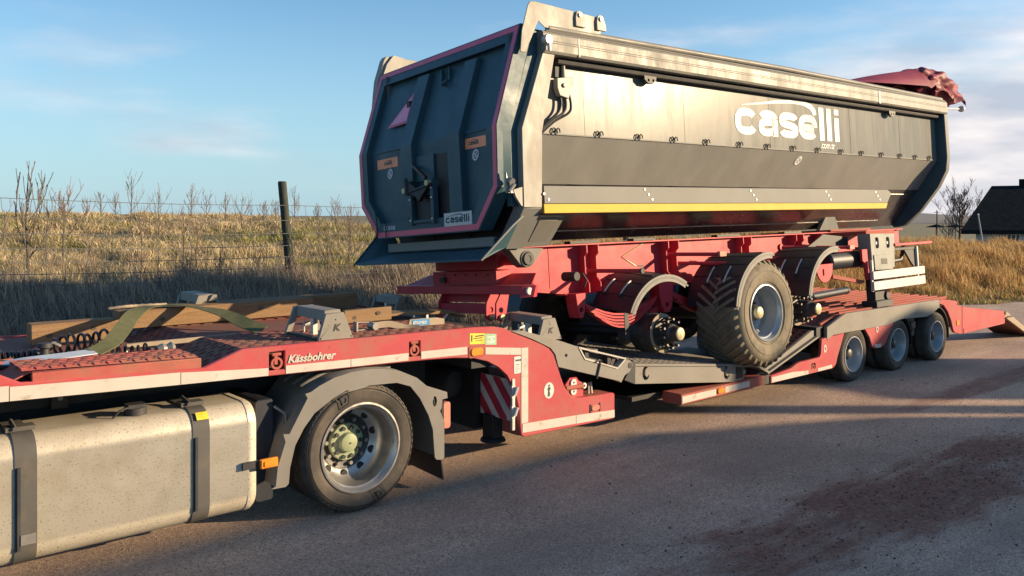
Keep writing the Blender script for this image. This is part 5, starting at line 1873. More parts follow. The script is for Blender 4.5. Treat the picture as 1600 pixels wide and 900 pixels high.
mb.grid([[(1.2, 6.085, 1.345), (2.24, 6.085, 1.325)], [(1.2, 6.50, 1.345), (2.24, 6.50, 1.325)]], 0.01)
pl_.part('underside', mb, 'black')

# coiled hoses
def coil(name, label, p, q, r, turns, tr=0.011, grp=None):
    T = Thing(name, label, 'hose', ((p[0] + q[0]) / 2, (p[1] + q[1]) / 2, p[2] - r))
    p, q = Vector(p), Vector(q)
    d = (q - p)
    ax = d.normalized()
    u = Vector((0, 0, 1))
    w_ = ax.cross(u).normalized()
    pts = []
    k_ = int(turns * 16)
    for i in range(k_ + 1):
        t = i / k_
        a = 2 * math.pi * turns * t
        rr = r * (0.75 + 0.25 * math.sin(t * 5.0) ** 2)
        pts.append(p + d * (t + 0.02 * math.sin(t * 17)) + u * math.sin(a) * rr + w_ * math.cos(a) * rr)
    m_ = MB()
    m_.tube(pts, tr, 6)
    T.part('coil', m_, 'hose')
    m_ = MB()
    m_.tube([p - ax * 0.02, p - ax * 0.14 + Vector((0, 0, -r * 0.4))], [tr * 2.0, tr * 1.6], 8)
    m_.tube([q, q + ax * 0.10 + Vector((0, 0, -r * 0.5))], [tr * 1.6, tr * 1.9], 8)
    T.part('end_fitting', m_, 'chassis_dark')
    return T
coil('coiled_hose', 'big loose loops of a black coiled air hose in front of the timber beam', (1.50, 6.98, 1.415), (1.93, 7.12, 1.42), 0.082, 7)
coil('coiled_hose', 'tight black coiled hose end at the far left of the deck', (1.02, 7.05, 1.37), (1.42, 6.98, 1.37), 0.042, 14, 0.009)
coil('coiled_hose', 'small black coiled hose peeping out under the green sling', (1.83, 6.72, 1.36), (2.12, 6.76, 1.365), 0.048, 6, 0.009)
fit = Thing('hose_coupling', 'black hose coupling head standing in front of the big hose loops', 'coupling', (1.42, 6.86, 1.33))
mb = MB()
mb.lathe([(0.0, 0.0), (0.05, 0.0), (0.055, 0.03), (0.03, 0.07), (0.03, 0.10), (0.055, 0.11), (0.05, 0.14), (0.0, 0.145)], (1.42, 6.86, 1.33), 12, 'z')
fit.part('head', mb, 'chassis_dark')
mb = MB()
mb.tube([(1.42, 6.86, 1.44), (1.47, 6.84, 1.47), (1.52, 6.84, 1.44)], 0.012, 6)
fit.part('handle', mb, 'steel')
clv = Thing('steel_fitting', 'bright steel screw fitting lying at the right end of the ramp plank', 'fitting', (2.2, 6.62, 1.33))
mb = MB()
mb.tube([(2.13, 6.62, 1.375), (2.17, 6.62, 1.378), (2.20, 6.62, 1.38), (2.235, 6.62, 1.382), (2.26, 6.62, 1.384)], [0.032, 0.045, 0.03, 0.047, 0.03], 10)
clv.part('body', mb, 'steel')
mb = MB()
mb.tube([(2.05, 6.63, 1.355), (2.13, 6.62, 1.375)], 0.017, 8)
clv.part('stem', mb, 'rusty_red')
junk = Thing('hose_bundle', 'dirty heap of hose ends and clamps at the left edge of the deck', 'hoses', (1.05, 6.62, 1.33))
for i in range(6):
    mb = MB()
    y = 6.5 + 0.07 * i
    mb.tube([(0.55, y + 0.1, 1.37), (0.85, y + 0.04 * math.sin(i * 2), 1.39 + 0.02 * math.sin(i)), (1.05, y - 0.02, 1.37 + 0.02 * math.cos(i * 3)), (1.22, y + 0.05 * math.cos(i), 1.36)], 0.016 + 0.004 * (i % 3), 6)
    junk.part('hose', mb, ['hose', 'chassis_dark', 'rusty_red'][i % 3])

# green sling over the beam
def band(T, name, pts, w_, m, parent=None, th=0.006, wd=(0.1, 1, 0), wds=None):
    pts = [Vector(p) for p in pts]
    rows = []
    for i, p in enumerate(pts):
        d = (pts[min(i + 1, len(pts) - 1)] - pts[max(i - 1, 0)]).normalized()
        v_ = Vector(wds[i] if wds else wd)
        s_ = v_ - d * d.dot(v_)
        s_.normalize()
        rows.append([p - s_ * w_ / 2, p, p + s_ * w_ / 2])
    m_ = MB()
    m_.grid(rows, th, (0, 0, -1))
    return T.part(name, m_, m, parent)
def bez(P, n=8):
    """smooth curve through the points"""
    P = [Vector(p) for p in P]
    out = []
    for i in range(len(P) - 1):
        p0, p1, p2, p3 = P[max(i - 1, 0)], P[i], P[i + 1], P[min(i + 2, len(P) - 1)]
        for k_ in range(n):
            t = k_ / n
            out.append(0.5 * ((2 * p1) + (-p0 + p2) * t + (2 * p0 - 5 * p1 + 4 * p2 - p3) * t * t + (-p0 + 3 * p1 - 3 * p2 + p3) * t ** 3))
    out.append(P[-1])
    return out
sling = Thing('lifting_sling', 'wide olive green lifting sling with a blue-white sleeve, looped over the timber beam', 'sling', (1.9, 6.8, 1.33))
path_ = bez([(1.66, 6.52, 1.425), (1.80, 6.62, 1.465), (1.98, 6.95, 1.52), (2.18, 7.40, 1.562), (2.36, 7.72, 1.582), (2.54, 7.84, 1.586), (2.72, 7.70, 1.584), (2.90, 7.36, 1.545), (3.02, 7.05, 1.46), (3.10, 6.9, 1.415)])
k_ = len(path_)
band(sling, 'webbing', path_, 0.125, 'sling_green', wds=[Vector((-0.45, 0.8, 0.30)).lerp(Vector((0.35, 0.9, 0.0)), min(1.0, max(0.0, (i / k_ - 0.28) / 0.2))).lerp(Vector((0.50, 0.70, 0.55)), min(1.0, max(0.0, (i / k_ - 0.70) / 0.15))) for i in range(k_)])
band(sling, 'sleeve', bez([(1.10, 6.58, 1.385), (1.25, 6.52, 1.412), (1.45, 6.50, 1.422), (1.665, 6.52, 1.428)]), 0.135, 'sleeve', wd=(-0.1, 1, 0.12))
rag = Thing('twisted_rope', 'dirty twisted rope end on top of the timber beam, left of the sling', 'rope', (2.35, 7.85, 1.57))
mb = MB()
mb.tube(bez([(2.13, 7.90, 1.578), (2.26, 7.86, 1.592), (2.36, 7.90, 1.588), (2.50, 7.86, 1.59), (2.62, 7.88, 1.585)], 5), [0.010 + 0.006 * math.sin(i * 1.7) ** 2 for i in range(21)], 7)
rag.part('strands', mb, 'webbing')
# ratchet strap with its blue label
rs = Thing('ratchet_strap', 'beige ratchet strap with a blue printed label on the deck beside the short board', 'strap', (4.2, 6.42, 1.385))
band(rs, 'webbing', bez([(3.92, 6.42, 1.43), (4.05, 6.40, 1.435), (4.2, 6.36, 1.395), (4.3, 6.30, 1.392)]), 0.05, 'webbing', wd=(0, 0.2, 1))
mb = MB()
mb.prism([(4.215, 1.393), (4.62, 1.387), (4.62, 1.437), (4.53, 1.455), (4.24, 1.462)], 6.36, 6.375)
lb = rs.part('folded_end', mb, 'webbing', bevel=0.003)
mb = MB()
mb.prism([(4.263, 1.400), (4.452, 1.395), (4.452, 1.450), (4.263, 1.456)], 6.356, 6.359)
lab = rs.part('label', mb, 'label_blue', lb, smooth=False)
m_ = text_mb('ETJUMBO', 0.036, 0.001, lambda x, y, d: (4.27 + x, 6.3555 - d, 1.414 + y - 0.025 * x), bold=0.0008, width=0.98)
rs.part('lettering', m_, 'white', lb)
mb = MB()
mb.box(3.72, 3.735, 6.40, 6.46, 1.39, 1.475)
mb.tube([(3.73, 6.43, 1.47), (3.86, 6.43, 1.46)], 0.006, 6)
mb.tube([(3.73, 6.43, 1.40), (3.86, 6.43, 1.40)], 0.006, 6)
mb.box(3.88, 3.91, 6.40, 6.47, 1.39, 1.46)
mb.cyl((3.90, 6.38, 1.425), (3.90, 6.48, 1.425), 0.032, n=12)
rs.part('ratchet', mb, 'steel')
tube_ = Thing('steel_tube', 'long dark steel tube lying on the red deck bars behind the last hub', 'tube', (12.6, 7.6, 1.02))
mb = MB()
mb.tube([(11.2, 7.05, 1.075), (14.0, 7.45, 1.075)], 0.06, 14)
tube_.part('barrel', mb, 'plastic_black')
mb = MB()
mb.tube([(14.0, 7.45, 1.075), (14.06, 7.458, 1.075)], 0.066, 14)
tube_.part('collar', mb, 'chassis_dark')

# ================================================================== dump trailer, built in its own tilted frame
dt = Thing('dump_trailer', 'long dark metal tipper semi-trailer with navy tailgate and red chassis loaded on the lowbed', 'trailer',
           (5.0, 7.28, 1.5), (-0.066, -0.0113, 0.0), local=True)
# body shell
half = [(1.115, 2.60), (1.112, 2.40), (1.098, 1.64), (1.045, 1.53), (0.90, 1.38), (0.74, 1.17), (0.58, 0.965), (0.43, 0.77), (0.345, 0.67), (0.27, 0.575)]
half = [(1.115, 2.60), (1.112, 2.40), (1.100, 1.64), (0.995, 1.50), (0.895, 1.365), (0.74, 1.165), (0.58, 0.955), (0.43, 0.76), (0.345, 0.665), (0.27, 0.575)]
X0, X1 = 0.40, 9.98
def shell(lo, hi, x0, x1, n, inset=0.0):
    m_ = MB()
    xs2 = np.linspace(x0, x1, n)
    m_.grid([[(x, -half[i][0] + inset, half[i][1]) for x in xs2] for i in range(lo, hi + 1)])
    return m_
dt.part('side_panel', shell(0, 2, X0, X1, 12), 'body_metal')
dt.part('lower_shell', shell(2, 5, X0, X1, 12), 'shell_metal')
dt.part('hopper_shell', shell(5, 9, X0, X1, 12), 'hopper_metal')
mb = MB()
mb.grid([[(x, -0.27, 0.575) for x in (X0, X1)], [(x, 0.27, 0.575) for x in (X0, X1)]])
mb.grid([[(x, p[0], p[1]) for x in (X0, X1)] for p in half])
dt.part('far_side', mb, 'body_metal')
mb = MB()
mb.prism([(-p[0] + 0.003, p[1]) for p in half] + [(p[0] - 0.003, p[1]) for p in half[::-1]], X1 - 0.03, X1 - 0.01, 'x')
dt.part('front_wall', mb, 'body_metal', smooth=False)
# seam between upper panel and lower shell
mb = MB()
mb.box(X0 + 0.2, X1, -1.106, -1.096, 1.632, 1.646)
dt.part('seam', mb, 'skirt_grey')
mb = MB()
mb.tube([(0.9, -0.352, 0.672), (9.2, -0.352, 0.672)], 0.009, 5)
dt.part('weld_bead', mb, 'steel')
mb = MB()
mb.box(7.75, 9.55, -0.70, -0.69, 1.085, 1.10)
dt.part('weld_bead', mb, 'steel')
# vertical panel welds
for x in (1.42, 3.1, 4.9, 7.02, 8.6):
    mb = MB()
    mb.add([(x - 0.009, -1.1025, 1.65), (x + 0.009, -1.1025, 1.65), (x + 0.009, -1.1145, 2.4), (x - 0.009, -1.1145, 2.4)], [(0, 1, 2, 3)])
    dt.part('panel_weld', mb, 'body_metal')
# rings at tail and front
RO = [(-1.275, 2.62), (-1.272, 1.67), (-1.235, 1.45), (-1.09, 1.19), (-0.755, 0.795), (-0.46, 0.56), (-0.29, 0.54)]
RI = [(-0.25, 0.585), (-0.42, 0.76), (-0.90, 1.37), (-1.10, 1.64), (-1.11, 2.62)]
mb = MB()
mb.prism(RO + RI, 9.94, 10.06, 'x')
rb = dt.part('front_rib', mb, 'skirt_grey', bevel=0.006)
mb = MB()
mb.prism([(p[0] + (0.012 if p[0] < 0 else 0), p[1]) for p in RO] + [(p[0] - 0.004, p[1]) for p in RI], 9.932, 9.9385, 'x')
dt.part('rib_flank', mb, 'navy', rb, smooth=False)  # navy overlay puts shade into the colour of the rib's tail-facing side
# tail post: upright near face, kinked forward at the top, bent inward at the foot
mb = MB()
mb.prism([(0.376, 1.644), (0.350, 0.880), (0.588, 0.878), (0.645, 1.627), (0.875, 2.43), (0.875, 2.60), (0.775, 2.60), (0.69, 2.38)], -1.272, -1.10)
dt.part('tail_post', mb, 'rim_metal', bevel=0.006)
mb = MB()
def quad_bar(a, b, c, d, th):
    """slab from the outline a-b-c-d pushed inward (towards +y and up)"""
    o = Vector((0, 0.10, 0.08))
    P_ = [Vector(q) for q in (a, b, c, d)]
    return P_ + [p + o for p in P_]
vs = quad_bar((0.350, -1.270, 0.874), (0.588, -1.270, 0.872), (0.585, -0.965, 0.490), (0.345, -0.975, 0.492), 0.1)
mb.add(vs, [(0, 1, 2, 3), (7, 6, 5, 4), (0, 4, 5, 1), (1, 5, 6, 2), (2, 6, 7, 3), (3, 7, 4, 0)])
dt.part('post_foot', mb, 'skirt_grey', bevel=0.004)
mb = MB()
mb.prism([(0.376, 1.644), (0.350, 0.880), (0.588, 0.878), (0.645, 1.627), (0.875, 2.43), (0.875, 2.60), (0.775, 2.60), (0.69, 2.38)], 1.10, 1.272)
dt.part('tail_post', mb, 'rim_metal')
# dark inner frame seen between post and tailgate
mb = MB()
mb.prism([(0.29, 1.66), (0.265, 0.90), (0.42, 0.90), (0.45, 1.64), (0.80, 2.45), (0.80, 2.66), (0.66, 2.66)], -1.20, -1.13)
mb.prism([(0.29, 1.66), (0.265, 0.90), (0.42, 0.90), (0.45, 1.64), (0.80, 2.45), (0.80, 2.66), (0.66, 2.66)], 1.13, 1.20)
mb.box(0.24, 0.42, -0.95, 0.95, 0.52, 0.60)
dt.part('tail_frame', mb, 'navy')
mb = MB()
mb.prism([(-1.19, 1.7), (-1.19, 0.95), (-0.95, 0.52), (0.95, 0.52), (1.19, 0.95), (1.19, 1.7)], 0.43, 0.45, 'x')
dt.part('tail_bulkhead', mb, 'black', smooth=False)
# top rail with its rope tube
mb = MB()
mb.prism([(-1.30, 2.435), (-1.30, 2.60), (-1.285, 2.63), (-1.12, 2.63), (-1.12, 2.41), (-1.285, 2.41)], 0.70, 10.02, 'x')
rail = dt.part('top_rail', mb, 'rail_metal', smooth=False)
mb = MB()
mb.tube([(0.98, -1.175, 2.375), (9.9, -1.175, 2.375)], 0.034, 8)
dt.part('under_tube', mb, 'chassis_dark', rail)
mb = MB()
mb.tube([(0.80, -1.255, 2.672), (5.0, -1.255, 2.695), (9.9, -1.25, 2.655)], 0.036, 10)
dt.part('rail_tube', mb, 'rail_metal', rail)
mb = MB()
mb.box(0.75, 9.95, -1.303, -1.300, 2.512, 2.517)
mb.box(0.75, 9.95, -1.303, -1.300, 2.532, 2.537)
mb.box(0.75, 9.95, -1.292, -1.20, 2.628, 2.643)
dt.part('rail_rope', mb, 'chassis_dark', rail)
mb = MB()
mb.box(7.58, 7.64, -1.306, -1.298, 2.415, 2.60)
mb.box(1.18, 1.20, -1.304, -1.298, 2.415, 2.60)
dt.part('rail_joint', mb, 'white_tape', rail)
mb = MB()
mb.lathe([(0.0, -0.04), (0.045, -0.04), (0.055, -0.01), (0.055, 0.02), (0.0, 0.02)], (0.74, -1.30, 2.535), 14)
mb.tube([(0.74, -1.33, 2.50), (0.735, -1.335, 2.42)], 0.018, 7)
dt.part('rope_pulley', mb, 'galv', rail)
mb = MB()
mb.prism([(-1.30, 2.435), (-1.30, 2.60), (-1.285, 2.63), (-1.12, 2.63), (-1.12, 2.41), (-1.285, 2.41)], 0.70, 10.02, 'x')
mb.v = [(x, -y, z) for x, y, z in mb.v]
dt.part('top_rail', mb, 'rim_metal')
mb = MB()
mb.tube([(10.02, -1.20, 2.515), (10.75, -1.22, 2.56)], 0.016, 8)
mb.lathe([(0.0, 0.0), (0.055, 0.0), (0.055, 0.03), (0.0, 0.03)], (10.75, -1.235, 2.56), 14, 'x')
dt.part('roller_end', mb, 'galv')
# brackets below the rail
for x in (2.30, 8.10):
    mb = MB()
    mb.prism([(x, 2.43), (x + 0.24, 2.43), (x + 0.20, 2.30), (x + 0.15, 2.268), (x + 0.07, 2.268), (x + 0.01, 2.31)], -1.20, -1.16, 'y', [circ(x + 0.075, 2.305, 0.018, 8), circ(x + 0.155, 2.308, 0.018, 8)])
    dt.part('rail_bracket', mb, 'black')
# double wire hooks along the seam
for x in (0.971, 1.61, 2.249, 2.867, 3.489, 4.177, 4.793, 5.409, 6.05, 6.692, 7.298, 7.922, 8.543, 9.087, 9.61):
    mb = MB()
    for k_ in (0, 1):
        xx = x - 0.03 + 0.062 * k_
        mb.tube([(xx - 0.024, -1.112, 1.632), (xx - 0.016, -1.116, 1.675), (xx + 0.002, -1.119, 1.70), (xx + 0.022, -1.119, 1.69), (xx + 0.030, -1.117, 1.655)], 0.0072, 6)
    dt.part('tarp_hook', mb, 'black')
# catch and hoses at the tail end of the side
mb = MB()
mb.prism([(1.0, 2.43), (1.15, 2.43), (1.12, 2.22), (0.985, 2.22)], -1.14, -1.118)
lt = dt.part('side_catch', mb, 'chassis_dark')
mb = MB()
mb.tube([(1.10, -1.15, 2.43), (1.08, -1.16, 2.20)], 0.022, 8)
mb.prism([(0.965, 2.20), (1.20, 2.235), (1.20, 2.18), (1.15, 2.10), (1.12, 2.0), (0.99, 2.02), (0.96, 2.10)], -1.19, -1.125)
mb.cyl((1.05, -1.19, 2.13), (1.05, -1.21, 2.13), 0.025, n=10)
dt.part('catch_body', mb, 'rim_metal', lt, bevel=0.006)
for a in (0.0, 0.075, 0.15):
    mb = MB()
    mb.tube(bez([(1.02 + a * 0.9, -1.15, 2.06), (1.03 + a * 0.95, -1.155, 1.95), (0.99 + a, -1.15, 1.86), (0.87 + a * 0.5, -1.14, 1.765), (0.79, -1.13, 1.70 - a * 0.3), (0.77, -1.12, 1.63)], 5), 0.014, 7)
    dt.part('hose', mb, 'hose' if a != 0.075 else 'chassis_dark', lt)
# lettering on the side
YL = -1.1125
def side_fn(x, z, d):
    zz = 1.80 + z
    yy = -np.interp(zz, [1.64, 2.40], [1.100, 1.112]) - 0.002 - d
    return (4.10 + x, float(yy), zz + 0.004 * x)
lw = caselli(side_fn, 0.345, 2.70, 0.003)
dt.part('logo', lw, 'logo_white', smooth=False)
m_ = text_mb('.com.tr', 0.138, 0.002, lambda x, y, d: (6.15 + x, -1.1055 - d, 1.70 + y), bold=0.0012, width=0.98)
dt.part('logo', m_, 'logo_white', smooth=False)
mb = MB()
def sl_(z):
    return float(np.interp(z, [p[1] for p in half[::-1]], [p[0] for p in half[::-1]]))
F = lambda x, z, d: (5.69 + x, -sl_(1.52 + z) - 0.004 - d * 0.75, 1.52 + z - d * 0.65)
ribbon(mb, [(0.055 * math.cos(t) + 0.012 * math.sin(t), 0.045 * math.sin(t)) for t in np.linspace(0, 6.283, 15)], 0.022, F, 0.003)
ribbon(mb, [(-0.03, -0.02), (0.0, 0.0), (0.03, 0.03)], 0.018, F, 0.0032)
ribbon(mb, [(-0.03, 0.02), (0.03, -0.025)], 0.014, F, 0.0034)
dt.part('hook_sticker', mb, 'logo_white', smooth=False)
# hanging skirt with yellow band
sk = [(0.612, 0.915), (7.665, 0.905), (7.79, 1.03), (7.785, 1.07), (7.70, 1.105), (0.612, 1.092)]
mb = MB()
mb.prism(sk, -1.282, -1.262)
skirt = dt.part('side_skirt', mb, 'skirt_grey', bevel=0.004)
mb = MB()
mb.prism([(0.60, 0.820), (7.60, 0.822), (7.664, 0.9035), (0.60, 0.9135)], -1.286, -1.262)
dt.part('yellow_band', mb, 'yellow', skirt, bevel=0.003)
for x0 in (0.55, 2.10, 4.09, 5.89, 7.31):
    mb = MB()
    for k_ in range(3):
        if x0 < 1 and k_ == 0:
            continue
        mb.cyl((x0 + 0.058 * k_, -1.282, 1.066 - 0.055 * k_), (x0 + 0.058 * k_, -1.289, 1.066 - 0.055 * k_), 0.012, n=8)
    dt.part('skirt_bolts', mb, 'galv', skirt, stuff=True)
for x in (1.5, 3.2, 4.9, 6.6):
    mb = MB()
    mb.prism([(-1.262, 0.93), (-1.262, 1.08), (-0.72, 1.17), (-0.62, 1.03)], x, x + 0.02, 'x')
    dt.part('skirt_arm', mb, 'chassis_dark', skirt)
# hatch plate beside the tail foot
mb = MB()
mb.add([(0.62, -1.12, 0.795), (1.05, -1.10, 0.79), (1.02, -0.86, 0.505), (0.56, -0.88, 0.50), (0.62, -1.09, 0.815), (1.05, -1.07, 0.81), (1.02, -0.83, 0.525), (0.56, -0.85, 0.52)],
       [(0, 1, 2, 3), (7, 6, 5, 4), (0, 4, 5, 1), (1, 5, 6, 2), (2, 6, 7, 3), (3, 7, 4, 0)])
ht = dt.part('hatch_plate', mb, 'skirt_grey', bevel=0.004)
mb = MB()
mb.add([(0.70, -1.103, 0.765), (0.97, -1.09, 0.76), (0.955, -0.91, 0.555), (0.69, -0.925, 0.555), (0.70, -1.08, 0.78), (0.97, -1.07, 0.775), (0.955, -0.89, 0.57), (0.69, -0.905, 0.57)],
       [(0, 1, 2, 3), (7, 6, 5, 4), (0, 4, 5, 1), (1, 5, 6, 2), (2, 6, 7, 3), (3, 7, 4, 0)])
dt.part('hatch_lid', mb, 'fender_grey', ht, bevel=0.004)

# ------------------------------------------------------------------ tailgate
def xt(z):
    return 0.175 + max(0.0, z - 1.67) * 0.36
def tg(poly, d0, d1, split=True):
    """slab on the bent tailgate plane between outward offsets d0 < d1; poly in (y, z)"""
    m_ = MB()
    parts = []
    lo = [p for p in poly if p[1] <= 1.67 + 1e-6]
    hi = [p for p in poly if p[1] >= 1.67 - 1e-6]
    def clip(ps, keep_hi):
        out = []
        n_ = len(ps)
        for i in range(n_):
            a, b = ps[i], ps[(i + 1) % n_]
            ka = a[1] >= 1.67 if keep_hi else a[1] <= 1.67
            kb = b[1] >= 1.67 if keep_hi else b[1] <= 1.67
            if ka:
                out.append(a)
            if ka != kb:
                t = (1.67 - a[1]) / (b[1] - a[1])
                out.append((a[0] + (b[0] - a[0]) * t, 1.67))
        return out
    for kh in (False, True):
        q = clip(poly, kh)
        if len(q) < 3 or max(p[1] for p in q) - min(p[1] for p in q) < 1e-4:
            continue
        n_ = len(q)
        v0 = [(xt(p[1]) - d0, p[0], p[1]) for p in q]
        v1 = [(xt(p[1]) - d1, p[0], p[1]) for p in q]
        fs_ = [tuple(range(n_)), tuple(i + n_ for i in reversed(range(n_)))] + [(i, (i + 1) % n_, (i + 1) % n_ + n_, i + n_) for i in range(n_)]
        m_.add(v0 + v1, fs_)
    return m_
OUT = [(-1.225, 2.685), (-1.225, 1.67), (-1.20, 1.08), (-0.875, 0.685), (0.965, 0.685), (1.30, 1.06), (1.31, 1.67), (1.33, 2.66)]
cy_, cz_ = 0.05, 1.68
def inset(P_, w_):
    """offset a convex polygon inward by w_"""
    n_ = len(P_)
    res = []
    for i in range(n_):
        p0, p1, p2 = Vector(P_[i - 1]), Vector(P_[i]), Vector(P_[(i + 1) % n_])
        d1, d2 = (p1 - p0).normalized(), (p2 - p1).normalized()
        c0 = Vector((cy_, cz_))
        n1 = Vector((-d1.y, d1.x))
        n2 = Vector((-d2.y, d2.x))
        if n1.dot(c0 - p1) < 0:
            n1 = -n1
        if n2.dot(c0 - p1) < 0:
            n2 = -n2
        b_ = (n1 + n2)
        b_ = b_ / max(0.3, b_.dot(n1))
        res.append(tuple(p1 + b_ * w_))
    return res
gate = dt.part('tailgate', tg(OUT, -0.10, 0.0), 'navy')
def ring_part(name, w0, w1, d0, d1, m, parent, skip=()):
    A_, B_ = inset(OUT, w0), inset(OUT, w1)
    n_ = len(A_)
    m_ = MB()
    for i in range(n_):
        if i in skip:
            continue
        j = (i + 1) % n_
        t_ = tg([A_[i], A_[j], B_[j], B_[i]], d0, d1)
        m_.add(t_.v, t_.f)
    return dt.part(name, m_, m, parent, smooth=False)
ring_part('frame', 0.0, 0.165, 0.0, 0.07, 'navy', gate)
ring_part('red_border', 0.012, 0.068, 0.0705, 0.074, 'tail_red', gate)
ring_part('frame_edge', -0.004, 0.006, -0.095, 0.062, 'rim_metal', gate, (0, 1, 2, 3, 4, 5, 7))
for y0, y1 in ((0.215, 0.425), (-0.635, -0.43)):
    dt.part('upright_rib', tg([(y0, 0.88), (y1, 0.88), (y1, 2.46), (y0, 2.46)], 0.0, 0.075), 'navy', gate, smooth=False)
for y0, y1 in ((0.43, 1.05), (-0.98, -0.64)):
    m_ = tg([(y0, 1.68), (y1, 1.68), (y1, 1.66), (y0, 1.66)], 0.0, 0.012)
    dt.part('fold_line', m_, 'navy', gate, smooth=False)
# reflector triangle
def tri(a, d0, d1, s_):
    c0 = [(0.485, 2.30), (0.88, 1.935), (0.46, 1.945)]
    g = (sum(p[0] for p in c0) / 3, sum(p[1] for p in c0) / 3)
    return tg([(g[0] + (p[0] - g[0]) * s_, g[1] + (p[1] - g[1]) * s_) for p in c0], d0, d1)
t1 = dt.part('reflector_triangle', tri(0, 0.03, 0.036, 1.0), 'tail_red', gate, smooth=False)
dt.part('triangle_face', tri(0, 0.0362, 0.040, 0.78), 'reflector_red', t1, smooth=False)
mb = MB()
mb.box(xt(2.1) - 0.03, xt(2.1) + 0.01, 0.5, 0.56, 2.0, 2.2)
dt.part('triangle_bracket', mb, 'black', t1)
# orange stickers with the word mark and a hook sign below
def gate_fn(y0, z0, off):
    return lambda x, z, d: (xt(z0 + z) - off - d, y0 - x, z0 + z)
for (y0, y1, z0, z1) in ((-0.58, -0.95, 1.505, 1.61), (1.02, 0.60, 1.475, 1.585)):
    m_ = tg([(y0, z0), (y1, z0), (y1, z1), (y0, z1)], 0.0, 0.004)
    if y0 < 0:
        m_ = tg([(y0 - 0.06, z0), (y1 - 0.02, z0), (y1 - 0.02, z1), (y0 - 0.06, z1)], 0.0, 0.004)
    st = dt.part('orange_sticker', m_, 'sticker_orange', gate, smooth=False)
    mid_ = (y0 + y1) / 2 + 0.07
    dt.part('logo', caselli(gate_fn(mid_, (z0 + z1) / 2 - 0.018, 0.0045), 0.034, 0.165, 0.001), 'navy', st, smooth=False)
for (yc, zc) in ((-0.80, 1.435), (0.76, 1.405)):
    mb = MB()
    F = gate_fn(yc, zc, 0.003)
    ribbon(mb, [(0.042 * math.cos(t) + 0.012 * math.sin(t), 0.048 * math.sin(t)) for t in np.linspace(0, 6.283, 15)], 0.018, F, 0.003)
    ribbon(mb, [(-0.025, 0.02), (0.0, 0.0), (0.025, -0.03)], 0.016, F, 0.0033)
    ribbon(mb, [(0.02, 0.03), (-0.02, -0.03)], 0.012, F, 0.0036)
    dt.part('hook_sticker', mb, 'sleeve', gate, smooth=False)
# hopper slide in the middle
mb = MB()
mb.box(0.075, 0.104, -0.12, 0.21, 1.26, 1.53)
dt.part('slide_plate', mb, 'navy', gate)
mb = MB()
mb.box(0.097, 0.104, -0.34, -0.13, 0.86, 1.52)
dt.part('slide_slot', mb, 'black', gate)
fr = MB()
fr.box(0.0, 0.07, 0.215, 0.265, 0.80, 1.27)
fr.box(0.0, 0.07, -0.185, -0.135, 0.80, 1.27)
fr.box(0.01, 0.065, -0.135, 0.215, 0.815, 0.85)
fr.box(0.03, 0.07, -0.135, 0.215, 1.10, 1.20)
slide = dt.part('slide_frame', fr, 'navy', gate, bevel=0.004)
mb = MB()
mb.box(0.06, 0.103, -0.13, 0.21, 0.85, 1.10)
dt.part('slide_window', mb, 'black', slide)
mb = MB()
mb.beam((0.03, 0.18, 1.43), (-0.03, -0.12, 1.27), 0.035, 0.035)
dt.part('slide_lever', mb, 'black', slide)
mb = MB()
mb.prism([(0.26, 1.24), (0.22, 1.26), (0.05, 1.17), (-0.10, 1.22), (-0.16, 1.20), (-0.02, 1.09), (0.04, 1.04), (0.10, 1.10), (0.24, 1.14)], -0.03, 0.02, 'x')
mb.tube([(-0.02, 0.27, 1.14), (-0.02, -0.19, 1.20)], 0.02, 8)
mb.tube([(-0.03, 0.26, 1.30), (-0.03, 0.24, 1.12)], 0.02, 8)
dt.part('slide_crank', mb, 'black', slide)
for (y, z) in ((0.29, 1.17), (-0.14, 1.22)):
    mb = MB()
    mb.cyl((-0.05, y, z), (0.02, y, z), 0.03, n=10)
    dt.part('crank_knob', mb, 'brass', slide)
mb = MB()
for y in (0.24, -0.16):
    for z in (0.85, 1.07, 1.17):
        mb.cyl((-0.008, y, z), (0.0, y, z), 0.012, n=8)
dt.part('frame_bolts', mb, 'galv', slide, stuff=True)
# name plate and embossed letters
mb = MB()
mb.box(0.010, 0.0185, -0.825, -0.365, 0.752, 0.888)
sgn = dt.part('name_plate', mb, 'white', gate, bevel=0.002)
dt.part('logo', caselli(lambda x, z, d: (0.0095 - d, -0.392 - x, 0.785 + z), 0.056, 0.41, 0.0015), 'navy', sgn, smooth=False)
m_ = text_mb('CUSAB', 0.062, 0.002, lambda x, y, d: (0.017 - d, 0.80 - x, 0.775 + y), bold=0.001, width=1.25)
dt.part('embossed_letters', m_, 'sleeve', gate)
mb = MB()
mb.box(xt(2.4) - 0.05, xt(2.4) - 0.0, 0.0, 0.012, 2.28, 2.46)
mb.box(xt(2.4) - 0.05, xt(2.4) - 0.0, -0.14, -0.128, 2.30, 2.46)
mb.tube([(xt(2.3) - 0.03, 0.0, 2.32), (xt(2.3) - 0.05, -0.06, 2.29), (xt(2.3) - 0.03, -0.13, 2.32)], 0.02, 8)
dt.part('lifting_eye', mb, 'navy', gate)
mb = MB()
mb.tube([(0.0, 0.93, 0.98), (-0.01, 0.90, 0.90), (0.0, 0.91, 0.78), (0.01, 0.95, 0.70)], 0.008, 6)
dt.part('cable', mb, 'black', gate)
mb = MB()
mb.tube([(0.0, 0.72, 0.86), (0.0, 0.735, 0.70)], 0.007, 6)
dt.part('cable', mb, 'black', gate)
